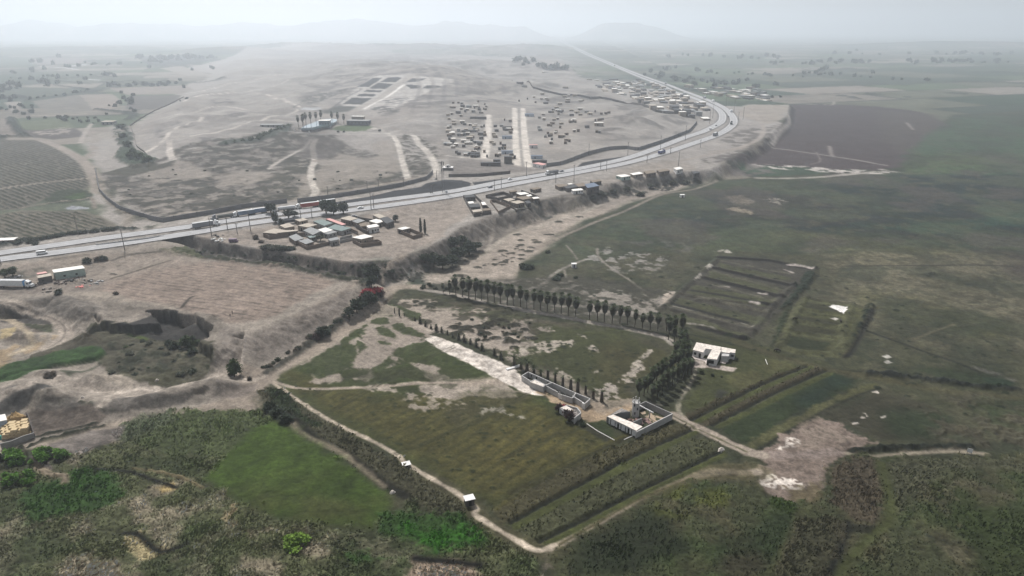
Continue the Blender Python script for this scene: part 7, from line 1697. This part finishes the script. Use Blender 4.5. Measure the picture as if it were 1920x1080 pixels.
for px, py, k, s, lab in DP:
    x, y, z = g1(px, py); t = thing('date_palm' if k < 2 else 'stump_palm', lab, 'palm', (x, y, z), random.uniform(0, 6), 'palms behind the roofless stable', s)
    ob('trunk', DV[k][0], t); ob('crown', DV[k][1], t)
YP = [(778,601),(788,606),(798,612),(808,616),(818,620),(828,623),(839,627),(849,632),(860,637),(870,640),(882,645),(893,650),(904,656),(927,666),(939,673)]
def young_parts(seed):
    rg = random.Random(seed); m = MB(); m.cyl(0, 0, -.2, .5, 1.0, .4, 8).cyl(0, 0, 1.0, .4, 2.2, .12, 8)
    for k in range(90):
        z = rg.uniform(.1, 2.2); r = np.interp(z, [0, 1, 2.2], [.55, .45, .15]); a = rg.uniform(0, 6.28); leaf(m, Vector((r * cos(a), r * sin(a), z)), Vector((cos(a) * .6, sin(a) * .6, rg.uniform(-.6, .8))), .22, .5)
    c = MB()
    for k in range(12):
        a = rg.uniform(0, 6.28); leaf(c, Vector((0, 0, 2.1)), Vector((cos(a) * .7, sin(a) * .7, rg.uniform(.2, 1.2))), .22, rg.uniform(.6, 1.1))
    return m.mesh('dead_fronds', LF['skirt']), c.mesh('crown', LF['date'])
YV = [young_parts(1), young_parts(2)]
for i, (px, py) in enumerate(YP):
    x, y, z = g1(px, py); s = random.choice((.8, 1.0, 1.25)); t = thing('young_palm', '%s small dark palm from the left along the pale strip' % ORD[i], 'palm', (x, y, z), random.uniform(0, 6), 'small palms along the pale strip', s)
    ob('dead_fronds', YV[i % 2][0], t); ob('crown', YV[i % 2][1], t)
# --- cypresses
def cypress_mesh(seed, n=420):
    rg = random.Random(seed); m = MB(); m.cyl(0, 0, .2, .5, 3, .62, 8).cyl(0, 0, 3, .62, 9, .1, 8)
    for k in range(n):
        z = rg.uniform(.2, 9.6); r = np.interp(z, [0, 2, 6, 9.6], [.5, .85, .7, .1]) * rg.uniform(.7, 1.15); a = rg.uniform(0, 6.28)
        leaf(m, Vector((r * cos(a), r * sin(a), z)), Vector((cos(a) * .5, sin(a) * .5, 1)), .35, rg.uniform(.5, .9), Vector((cos(a), sin(a), 0)))
    return m.mesh('foliage', LF['dark'])
CYM = cypress_mesh(3)
for px, py, s, lab in ((789,437,1.0,'left one of the two dark cypresses by the isolated yard'), (797,438,.95,'right one of the two dark cypresses by the isolated yard'), (749,593,.45,'taller small cypress on the sandy triangle'), (740,588,.32,'shorter small cypress on the sandy triangle'), (758,594,.2,'tiny cypress seedling right of the small pair')):
    x, y, z = g1(px, py); t = thing('cypress', lab, 'cypress', (x, y, z), 0, None, s); ob('foliage', CYM, t); MB().cyl(0, 0, -.4, .22, 1.0, .18, 6).build('trunk', MBK, t)
# --- trees and shrubs one by one
TR = [ # px, py(base), radius m, kind, height factor, tree?, label
 (698,527,5.2,'dark',.95,1,'round dark tree with the white kiosk in the ravine mouth'), (697,540,3.6,'dark',1.0,1,'small dark tree under the round one, above the red bushes'),
 (692,552,3.8,'red',.62,0,'crimson bougainvillea thicket, upper left part'), (704,549,3.8,'red',.62,0,'crimson bougainvillea thicket, upper right part'), (682,559,3.2,'red',.6,0,'crimson bougainvillea thicket, lower left part'), (711,555,3.0,'wine',.8,0,'wine-dark bush at the right end of the crimson thicket'), (697,563,3.4,'wine',.7,0,'dull red bush at the lower edge of the crimson thicket'),
 (690,571,3.8,'dark',1.05,1,'big dark tree just below the crimson thicket'), (679,580,3.6,'dark',1.0,1,'dark tree second down the road verge'), (669,587,3.8,'dark',1.05,1,'dark tree third down the road verge'), (656,596,3.0,'dark',1.0,1,'dark tree lowest of the verge group beside the road'), (666,571,2.4,'grey',.8,0,'grey shrub on the uphill side of the verge trees'), (700,570,3.0,'dark',1.0,1,'dark tree against the road below the red bushes'),
 (607,632,3.0,'dark',1.0,1,'dark tree alone on the verge halfway down the dirt road'), (594,637,2.6,'wine',.9,0,'wine-red shrub beside the halfway verge tree'), (614,627,2.0,'dark',.8,0,'small dark shrub right of the halfway verge tree'),
 (440,706,3.6,'green',1.15,1,'dark green round tree alone on the bare junction'), (435,703,1.8,'brown',.9,0,'brown shrub touching the lone round tree'), (468,712,1.3,'brown',1.0,0,'dry brown bush right of the lone round tree'),
 (860,488,5.2,'dark',.85,1,'dark thorn tree in the cliff gully, upper'), (880,478,5.6,'dark',.8,1,'broad dark thorn tree at the right of the cliff gully'), (893,470,4.0,'dark',.7,1,'thorn tree at the gully mouth'), (852,465,4.2,'dark',.9,1,'thorn tree high in the cliff gully'), (868,458,3.6,'dark',.8,1,'small thorn tree at the top of the gully'), (812,500,5.0,'dark',.85,1,'dark spreading tree, left of the lower gully trees'), (830,505,5.4,'dark',.8,1,'dark spreading tree in the middle of the lower gully trees'), (848,500,4.6,'dark',.8,1,'dark spreading tree, right of the lower gully trees'), (796,492,3.2,'dark',.8,1,'small dark tree climbing the gully bank'),
 (612,402,5.2,'dark',1.15,1,'big dark roadside tree, left crown of the clump'), (626,404,4.8,'dark',1.1,1,'big dark roadside tree, right crown of the clump'), (644,401,4.4,'dark',1.0,1,'round dark tree just right of the big clump'), (508,401,4.6,'dark',.9,1,'dark tree among the parked trucks'), (516,418,3.2,'dark',1.4,1,'tall dark tree at the road edge left of the village'), (528,424,2.6,'dark',1.2,1,'second tree at the road edge left of the village'), (541,410,3.6,'dark',.9,1,'dark shrubby tree by the dark low trailer'), (553,407,2.8,'dark',.8,1,'small dark tree right of the dark low trailer'),
 (742,415,2.6,'dark',1.0,1,'small dark tree right of the black barn'), (601,452,2.8,'grey',.7,1,'grey-green tree inside the walled garden'), (590,447,2.2,'green',.7,1,'green shrub inside the walled garden'), (567,420,2.6,'grey',.8,0,'grey brush behind the left village houses'), (480,448,2.8,'brown',.8,0,'brown brush heap left of the village'), (490,455,2.2,'brown',.6,0,'low brown heap below the left village corner'),
 (500,467,4.2,'grey',.55,0,'grey thicket on the cliff edge left part'), (515,468,4.0,'grey',.55,0,'grey thicket on the cliff edge middle part'), (532,469,4.2,'dark',.5,0,'dark thicket on the cliff edge right part'), (545,468,3.0,'dark',.5,0,'dark low bush ending the cliff edge thicket'),
 (985,503,4.2,'dark',.55,0,'wide dark bush on the marsh near the sand'), (994,502,3.6,'dark',.5,0,'right half of the wide dark bush by the sand'), (1027,474,2.2,'dark',.55,0,'small round dark bush on the marsh'), (1051,517,2.6,'dark',.45,0,'flat dark bush by the trail fork, upper'), (1044,524,2.8,'dark',.4,0,'flat dark bush by the trail fork, lower'), (1079,521,1.8,'dark',.4,0,'flat small dark bush right of the trail fork'),
 (1112,373,3.6,'grey',.6,0,'grey bush at the marsh cliff foot, left'), (1130,368,4.4,'grey',.7,0,'grey bush at the marsh cliff foot, second'), (1150,361,4.2,'grey',.6,0,'grey bush at the marsh cliff foot, third'), (1201,367,5.0,'grey',.55,0,'broad grey bush on the sand apron'), (1260,345,5.0,'grey',.5,0,'grey thicket at the far foot of the cliff, left'), (1285,344,5.0,'grey',.45,0,'grey thicket at the far foot of the cliff, middle'), (1308,343,4.6,'grey',.4,0,'grey thicket at the far foot of the cliff, right'), (1176,357,4,'grey',.6,0,'grey bush at the marsh cliff foot, fourth'), (1220,350,4,'grey',.5,0,'grey bush at the marsh cliff foot, fifth'),
 (163,492,2.6,'dark',.8,0,'dark bush above the farm shed, left one'), (182,488,2.2,'brown',.8,0,'brown bush above the farm shed, middle one'), (194,487,2.8,'dark',.7,0,'dark bush above the farm shed, right one'), (10,521,3.0,'green',.8,1,'green tree above the white truck at the left edge'), (24,517,3.2,'green',.8,1,'green tree above the white truck, right one'), (110,551,2.4,'dark',.8,0,'dark round bush on the quarry rim under the yard'), (218,552,1.6,'brown',.8,0,'brown shrub line on the terrace, left'),
 (316,647,2.2,'dark',.9,0,'dark bush at the foot of the pit mound, left'), (330,652,2.6,'dark',.9,0,'dark bush at the foot of the pit mound, middle'), (348,652,3.2,'green',.9,1,'green tree at the right end of the pit mound'), (362,664,2.8,'dark',.8,0,'dark bush at the right rim of the pit floor'), (358,640,2.4,'dark',.8,0,'dark bush on the pit mound'), (93,705,2.4,'brown',.5,0,'brown thorn bush on the spoil heap rim'),
 (505,768,2.6,'dark',.9,0,'dark bush at the head of the creek, upper'), (520,778,3.0,'dark',.8,0,'dark bush at the head of the creek, middle'), (536,790,3.0,'dark',.8,0,'dark bush at the head of the creek, lower'),
 (1047,772,1.9,'wine',1.0,1,'plum bougainvillea tree left of the collapsed hut'), (1056,765,1.5,'red',.8,0,'red bougainvillea on the roof of the collapsed hut'), (1066,789,2.3,'wine',1.0,1,'large dark bougainvillea in front of the collapsed hut'), (1062,781,1.2,'red',.8,0,'red blooms on top of the large dark bougainvillea'), (1093,798,1.3,'dark',.8,0,'small dark bush where the white pipe starts'), (1079,790,1.4,'grey',.7,0,'grey weed clump at the right of the dark bougainvillea'),
 (1315,700,1.3,'date',1.1,0,'small ragged palm bush on the villa lawn'), (1336,705,.9,'dark',.9,0,'small dark bush second on the villa lawn'), (1353,707,.6,'dark',.9,0,'tiny dark bush third on the villa lawn'),
 (545,1022,2.4,'bright',.9,0,'bright lime-green bush in the reed bed, left half'), (562,1018,2.6,'bright',.9,0,'bright lime-green bush in the reed bed, right half'), (552,1032,2.0,'bright',.6,0,'bright lime-green bush in the reed bed, lower skirt'), (575,1012,1.6,'bright',.8,0,'bright lime-green sprig at the right of the lime bush'),
 (92,852,1.6,'green',1.1,0,'dark green bush beside the banana plots'), (5,862,1.8,'dark',1.0,0,'dark bush at the left edge by the banana plots'),
 (246,300,5.5,'green',.7,1,'grey-green tree of the roadside thicket, left'), (262,303,6.0,'green',.7,1,'grey-green tree of the roadside thicket, middle'), (278,308,5.5,'green',.65,1,'grey-green tree of the roadside thicket, right'), (232,262,6.0,'green',.7,1,'grey-green tree in the belt under the sand hill, lower'), (228,245,6.0,'green',.7,1,'grey-green tree in the belt under the sand hill, upper'), (250,292,5.0,'green',.8,1,'grey-green tree behind the roadside thicket'), (240,278,5.5,'green',.7,1,'grey-green tree between thicket and belt')]
for (px, py, r, k, hf, tr_, lab) in TR:
    bush(px, py, r, k, lab, hf, name='tree' if tr_ else 'shrub', cat='tree' if tr_ else 'shrub', tr=bool(tr_), n=420 if r > 2.2 else 220)
# verge scrub along the dirt road, counted shrubs
for i in range(26):
    t_ = i / 25; px = 497 + 150 * t_ + random.uniform(-4, 4); py = 694 - 98 * t_ + random.uniform(-5, 3) - (4 if .5 < t_ < .8 else 0)
    kd = random.choice(('grey', 'brown', 'dark')); bush(px, py, random.uniform(.8, 1.7), kd, '%s dry shrub on the %s part of the verge between slope and dirt road' % (kd, ('lower', 'middle', 'upper')[min(int(t_ * 3), 2)]), .75, 'verge shrubs', n=160)
for i in range(46):
    px = random.uniform(370, 740); t_ = (px - 370) / 370; py = np.interp(px, [340, 420, 560, 640, 740], [468, 484, 500, 512, 522]) + random.uniform(-16, 3)
    kd = random.choice(('grey', 'dark', 'dark')); rr_ = random.uniform(.7, 2.0); bush(px, py, rr_, kd, '%s %s scrub bush on the ravine bank, %s the village' % ('small' if rr_ < 1.2 else 'large', kd, 'left of' if px < 490 else 'right of' if px > 640 else 'straight below'), .7, 'ravine scrub', n=130)
for i in range(20):
    px = random.uniform(722, 800); py = random.uniform(492, 528); bush(px, py, random.uniform(.5, 1.3), random.choice(('grey', 'dark')), 'stony-slope bush between the ravine and the gully trees', .7, 'stony slope scrub', n=110)
for i in range(30):
    px = random.uniform(205, 370); py = random.uniform(640, 705); kd = random.choice(('dark', 'grey', 'green')); rr_ = random.uniform(.9, 2.2); bush(px, py, rr_, kd, '%s %s bush on the %s side of the overgrown pit floor' % ('small' if rr_ < 1.5 else 'large', kd, 'left' if px < 260 else 'right' if px > 320 else 'middle'), .65, 'pit floor bushes', n=150)
for i in range(24):
    px = random.uniform(790, 880); py = 536 + (px - 790) * .12 + random.uniform(-4, 6); bush(px, py, random.uniform(.7, 1.6), random.choice(('grey', 'dark')), 'scrub bush at the left end of the long palm row', .8, 'scrub at the palm row end', n=120)
for i in range(18):
    px = random.uniform(866, 1000); py = random.uniform(590, 640); bush(px, py, random.uniform(.6, 1.5), random.choice(('grey', 'dark', 'brown')), 'rounded bush on the sandy patches below the palm row', .75, 'sand patch bushes', n=120)
for i in range(30):
    px = random.uniform(240, 820); py = random.uniform(318, 372); bush(px, py, random.uniform(.9, 2.2), random.choice(('grey', 'dark')), 'scattered scrub bush on the flat behind the grey wall', .6, 'scrub behind the grey wall', n=90)
for i in range(16):
    px = np.interp(i, [0, 15], [62, 210]) + random.uniform(-3, 3); py = np.interp(px, [62, 130, 215], [453, 441, 432]); bush(px, py, random.uniform(1.6, 2.8), 'dark', 'dark hedge bush between the lower vineyard and the highway, %s part' % ('left' if px < 110 else 'right' if px > 165 else 'middle'), .8, 'hedge by the lower vineyard', n=160)
for (px, py, r, k) in ((484,262,5,'green'),(492,258,5,'green'),(500,254,5,'green'),(508,250,5,'green'),(516,247,4.5,'green'),(524,243,4.5,'green'),(532,240,4,'green'),(540,238,4,'green'),(470,264,4.5,'green'),(456,266,4,'green'),(440,268,3.5,'green'),(424,271,3,'green')):
    bush(px, py, r, k, 'dull green hedge bush in the %s stretch of the diagonal hedge by the lodge pond' % ('lower' if px < 480 else 'upper' if px > 512 else 'middle'), .8, 'diagonal hedge by the pond', n=160)
for px, py, r, lab in ((712,246,2.5,'left one of two round bushes under the green lawn'),(634,248,2.2,'left round bush below the pond'),(645,248,2.2,'right round bush below the pond')): bush(px, py, r, 'dark', lab, .9, n=120)
for i in range(10): bush(random.uniform(0, 70), random.uniform(455, 462), random.uniform(1.8, 2.8), 'dark', 'dark hedge tree at the left edge beside the highway', .9, 'left edge hedge', n=160)
# banana plots
for (a, b, c_, d_, n_) in ((10,850,44,872,16), (56,842,92,868,18), (8,888,60,908,18), (104,848,126,860,6)):
    for i in range(n_):
        px = random.uniform(a, c_); py = random.uniform(b, d_); bush(px, py, random.uniform(.9, 1.4), 'banana', 'glossy bright green banana plant in the corner plots', 1.1, 'banana plants', 'banana_plant', 'banana plant', n=60, ls=.7)
# valley trees, far
VT = [(232,186,9),(240,190,10),(246,196,9),(228,175,7),(216,200,7),(250,180,8),(112,222,8),(118,225,9),(125,222,7),(54,224,8),(85,222,7),(136,224,5),(145,222,4),(165,222,5),(178,222,6),(45,215,9),(60,212,10),(30,212,8),(40,200,8),(185,228,6),(200,215,6),(252,210,8),(245,205,7),
      (60,118,10),(75,118,11),(100,121,9),(262,110,11),(285,112,9),(300,112,12),(310,114,12),(320,112,12),(335,112,12),(350,110,11),(365,110,10),(378,111,9),(395,108,8),(280,128,8),(360,132,6),(396,128,7),(400,130,7),(345,165,8),(338,152,8),(330,158,7),
      (215,160,9),(240,162,9),(255,160,8),(270,160,9),(285,162,9),(300,158,8),(315,158,9),(20,160,12),(35,165,13),(60,150,12),(80,156,14),(90,160,12),(110,148,11),(150,158,10),(160,150,9),(200,143,10),(215,145,9),(5,186,13),(20,190,12),(28,185,10),(5,165,11),(110,108,11),(160,118,6),(350,186,5),(338,190,4),
      (1237,148,12),(1265,150,12),(1268,152,11),(1285,155,10),(1302,160,11),(1340,163,9),(1360,160,9),(1375,158,8),(1385,155,10),(1400,152,9),(1240,140,9),(1220,136,9),(1020,128,14),(1035,130,14),(1045,128,13),(1060,130,12),(970,116,12),(985,118,12),(1000,117,12),(1455,160,9),(1447,183,6),(1463,183,6),(1540,134,10),(1530,138,9),(1548,130,9),
      (1555,116,9),(1575,117,9),(1600,118,8),(1615,118,8),(1750,114,9),(1765,116,9),(1780,116,8),(1800,116,8),(1636,138,8),(1674,150,7),(1690,150,6),(1738,152,8),(1815,115,8)]
_rg = random.Random(11)
for (xa, ya, xb, yb, n_) in ((0,150,200,140,14),(0,170,110,158,12),(50,188,170,172,12),(200,164,360,158,14),(270,118,410,108,16),(0,140,240,118,14),(100,222,190,232,8),(0,205,60,200,8),(190,205,255,185,10),(960,118,1060,130,14),(1210,140,1420,164,26),(1230,128,1500,146,22),(1430,120,1640,118,18),(1500,138,1700,150,14),(1700,118,1900,116,16),(1560,100,1900,104,18),(1240,104,1500,110,18)):
    for k in range(n_):
        t_ = _rg.random(); VT.append((xa + (xb - xa) * t_ + _rg.gauss(0, 4), ya + (yb - ya) * t_ + _rg.gauss(0, 1.6), _rg.uniform(3.5, 9)))
def vt_label(px, py, r):
    sz = 'broad' if r > 9 else 'middling' if r > 6 else 'small'
    dp_ = 'very faint' if py < 118 else 'hazy' if py < 160 else 'dark'
    if px < 480:
        w_ = ('by the left edge of the valley near the wood' if px < 45 and py < 180 else 'by the left edge above the vineyard' if px < 45 else 'among the fields left of the white sheds' if px < 105 else 'around the bare fields beside the barn' if px < 200 else 'on the hedge left of the big sand hill' if px < 270 else 'in the grove above the pale field' if py < 140 else 'on the hedge running to the sand hill road')
    else:
        w_ = ('behind the dune ridge left of the highway' if px < 1100 else 'on the field edge just beyond the town' if px < 1290 else 'among the fields behind the roadside market' if px < 1450 else 'on the plain beyond the purple marsh' if px < 1660 else 'on the plain beyond the marsh, left of its right end' if px < 1790 else 'on the plain at the far right end')
    return '%s %s tree %s' % (dp_, sz, w_)
for i, (px, py, r) in enumerate(VT):
    left = px < 480
    x, y, z = g1(px, py); r = r * np.hypot(y, CAMZ) / FPX * .5 * 1.1
    t = thing('valley_tree', vt_label(px, py, r), 'tree', (x, y, z - .3), random.uniform(0, 6), 'distant trees of the left valley' if left else 'distant trees beyond the town')
    ob('crown', crown_mesh('hazy', i % 3, n=160, ls=.4), t, loc=(0, 0, r * .1), sc=(r * random.uniform(.9, 1.7), r, r * random.uniform(.8, 1.2))); MB().cyl(0, 0, -1, r * .1, r * .7, r * .06, 6).build('trunk', MBK, t)

# --- reed beds near the camera: blades grown where the ground cover says reeds
def reed_field(n, name, label, dmin, dmax, seed, hsc=1.0):
    rg = np.random.default_rng(seed)
    area = SPC * (2.2 / FPX * DIST)
    w = np.clip(RD, 0, 1) * area * ((DIST > dmin) & (DIST < dmax)) * (UU.ravel() > -60) * (UU.ravel() < 1980)
    w = w * np.clip(.5 + N6 + .6 * N20, .03, 2)
    cw = np.cumsum(w); idx = np.searchsorted(cw, rg.random(n) * cw[-1]).clip(0, X.size - 1)
    x = X[idx] + rg.uniform(-.4, .4, n); y = Y[idx] + rg.uniform(-.4, .4, n); z = H[idx] - .25
    th = .55 + 1.3 * N60[idx] + rg.normal(0, .35, n); ln = rg.uniform(.45, 1.2, n) * hsc * (.8 + .5 * np.clip(N20[idx] + .4, 0, 1))
    bend = rg.uniform(.3, 1.0, n); wd = rg.uniform(.05, .11, n)
    dx, dy = np.cos(th), np.sin(th); px_, py_ = -dy, dx
    v = np.empty((n, 4, 3), np.float32)
    v[:, 0] = np.stack([x - px_ * wd, y - py_ * wd, z], 1); v[:, 1] = np.stack([x + px_ * wd, y + py_ * wd, z], 1)
    mx_, my_, mz_ = x + dx * ln * bend * .35, y + dy * ln * bend * .35, z + ln * .75
    v[:, 2] = np.stack([mx_ + px_ * wd * .8, my_ + py_ * wd * .8, mz_], 1)
    v[:, 3] = np.stack([x + dx * ln * bend, y + dy * ln * bend, z + ln * (.8 - .3 * bend)], 1)
    me = bpy.data.meshes.new(name); me.vertices.add(n * 4); me.vertices.foreach_set('co', v.ravel())
    q = (np.arange(n)[:, None] * 4 + np.array([0, 1, 2, 3])).astype(np.int32)
    me.loops.add(n * 4); me.loops.foreach_set('vertex_index', q.ravel()); me.polygons.add(n); me.polygons.foreach_set('loop_start', np.arange(0, n * 4, 4, dtype=np.int32)); me.update(calc_edges=True)
    c = C[idx] * rg.uniform(1.3, 3.2, n)[:, None].astype(np.float32) * np.where(rg.random(n) < .16, 1.9, 1.0)[:, None].astype(np.float32)
    rgba = np.ones((n, 4, 4), np.float32); rgba[:, :, :3] = np.clip(c, .006, .4)[:, None, :]
    at = me.color_attributes.new('blade', 'FLOAT_COLOR', 'POINT'); at.data.foreach_set('color', rgba.ravel())
    m = bpy.data.materials.new('reed_blades'); m.use_nodes = True; nn = m.node_tree; b = nn.nodes['Principled BSDF']; b.inputs['Roughness'].default_value = .7; b.inputs['Specular IOR Level'].default_value = .15
    ca = nn.nodes.new('ShaderNodeVertexColor'); ca.layer_name = 'blade'; nn.links.new(ca.outputs[0], b.inputs['Base Color']); me.materials.append(m)
    tr = nn.nodes.new('ShaderNodeBsdfTranslucent'); mx = nn.nodes.new('ShaderNodeMixShader'); mx.inputs[0].default_value = .15
    nn.links.new(ca.outputs[0], tr.inputs['Color']); nn.links.new(b.outputs[0], mx.inputs[1]); nn.links.new(tr.outputs[0], mx.inputs[2]); nn.links.new(mx.outputs[0], nn.nodes['Material Output'].inputs['Surface'])
    o = bpy.data.objects.new(name, me); COL.objects.link(o); o['kind'] = 'stuff'; o['label'] = label
reed_field(65000, 'reeds', 'wind-combed reeds and rushes of the near marsh', 120, 420, 5)

# ------------------------------------------------------------------ people and cows
SK = mat('skin', (.18, .10, .065), .7, .05, 1, bump=0)
def person(px, py, label, shirt, rz=0.0, stride=.18):
    x, y, z = g1(px, py); t = thing('person', label, 'person', (x, y, z), rz, 'people walking')
    V = [(0, 0, .92), (0, 0, 1.18), (0, 0, 1.40), (0, 0, 1.50), (0, .02, 1.64), (.19, 0, 1.40), (.24, .02, 1.12), (.22, .10, .88), (-.19, 0, 1.40), (-.24, -.02, 1.12), (-.22, .08, .88), (.10, 0, .86), (.10, stride, .47), (.10, stride * .6, .06), (-.10, 0, .86), (-.10, -stride, .47), (-.10, -stride * 1.5, .08), (.10, stride * .6 + .16, .04), (-.10, -stride * 1.5 + .14, .04)]
    E_ = [(0, 1), (1, 2), (2, 3), (3, 4), (2, 5), (5, 6), (6, 7), (2, 8), (8, 9), (9, 10), (0, 11), (11, 12), (12, 13), (13, 17), (0, 14), (14, 15), (15, 16), (16, 18)]
    R_ = [.15, .15, .16, .06, .11, .075, .05, .04, .075, .05, .04, .10, .07, .045, .10, .07, .045, .04, .04]
    me = bpy.data.meshes.new('body'); me.from_pydata(V, E_, []); me.materials.append(shirt); o = ob('body', me, t)
    sk = o.modifiers.new('skin', 'SKIN'); o.modifiers.new('sub', 'SUBSURF').levels = 1
    for i, r_ in enumerate(R_): me.skin_vertices[0].data[i].radius = (r_, r_)
    me.skin_vertices[0].data[0].use_root = True
    MB().cyl(0, .0, 1.68, .12, 1.80, .06, 8).build('hair', mat('black_hair', (.015, .012, .01), .8, .05, 1, bump=0), t)
    return t
person(432, 595, 'person in dark clothes walking on the furrowed terrace, front one of two', paint('dark_clothes', (.03, .03, .035)), .4)
person(436, 589, 'person in dark clothes walking on the furrowed terrace, rear one of two', paint('brown_clothes', (.06, .04, .03)), .6)
person(655, 604, 'person in dark clothes standing at the edge of the dirt road', paint('dark_clothes', (.03, .03, .035)), 0, .05)
def cow(px, py, rz, label, m):
    x, y, z = g1(px, py); t = thing('cow', label, 'cow', (x, y, z), rz, 'cows on the marsh')
    V = [(0, 0, 1.12), (.7, 0, 1.10), (-.75, 0, 1.15), (1.05, 0, 1.2), (1.4, 0, .95), (1.62, 0, .72), (.62, .2, .62), (.62, .2, .05), (.62, -.2, .62), (.66, -.2, .05), (-.75, .2, .72), (-.86, .2, .42), (-.8, .2, .05), (-.75, -.2, .72), (-.84, -.2, .42), (-.78, -.2, .05), (-.98, 0, 1.1), (-1.05, 0, .5)]
    E_ = [(0, 1), (0, 2), (1, 3), (3, 4), (4, 5), (1, 6), (6, 7), (1, 8), (8, 9), (2, 10), (10, 11), (11, 12), (2, 13), (13, 14), (14, 15), (2, 16), (16, 17)]
    R_ = [.38, .36, .34, .2, .17, .1, .13, .06, .13, .06, .16, .08, .06, .16, .08, .06, .05, .03]
    me = bpy.data.meshes.new('body'); me.from_pydata(V, E_, []); me.materials.append(m); o = ob('body', me, t); o.modifiers.new('skin', 'SKIN'); o.modifiers.new('sub', 'SUBSURF').levels = 1
    for i, r_ in enumerate(R_): me.skin_vertices[0].data[i].radius = (r_, r_)
    me.skin_vertices[0].data[0].use_root = True
    m2 = MB()
    for s in (-1, 1): m2.bar((1.42, s * .1, 1.08), (1.44, s * .3, 1.16), .05, 4)
    m2.build('ears', m, t)
MC = mat('dark_cowhide', (.02, .016, .013), .7, .1, 2, bump=0)
cow(1454, 659, .4, 'dark cow on the bank below the small ponds, left one', MC); cow(1459, 660, 2.6, 'dark cow on the bank below the small ponds, right one', MC); cow(1576, 604, 1.2, 'dark cow beside the white salt patch', MC); cow(1490, 600, 0, 'dark cow on the dyke left of the small ponds', MC)
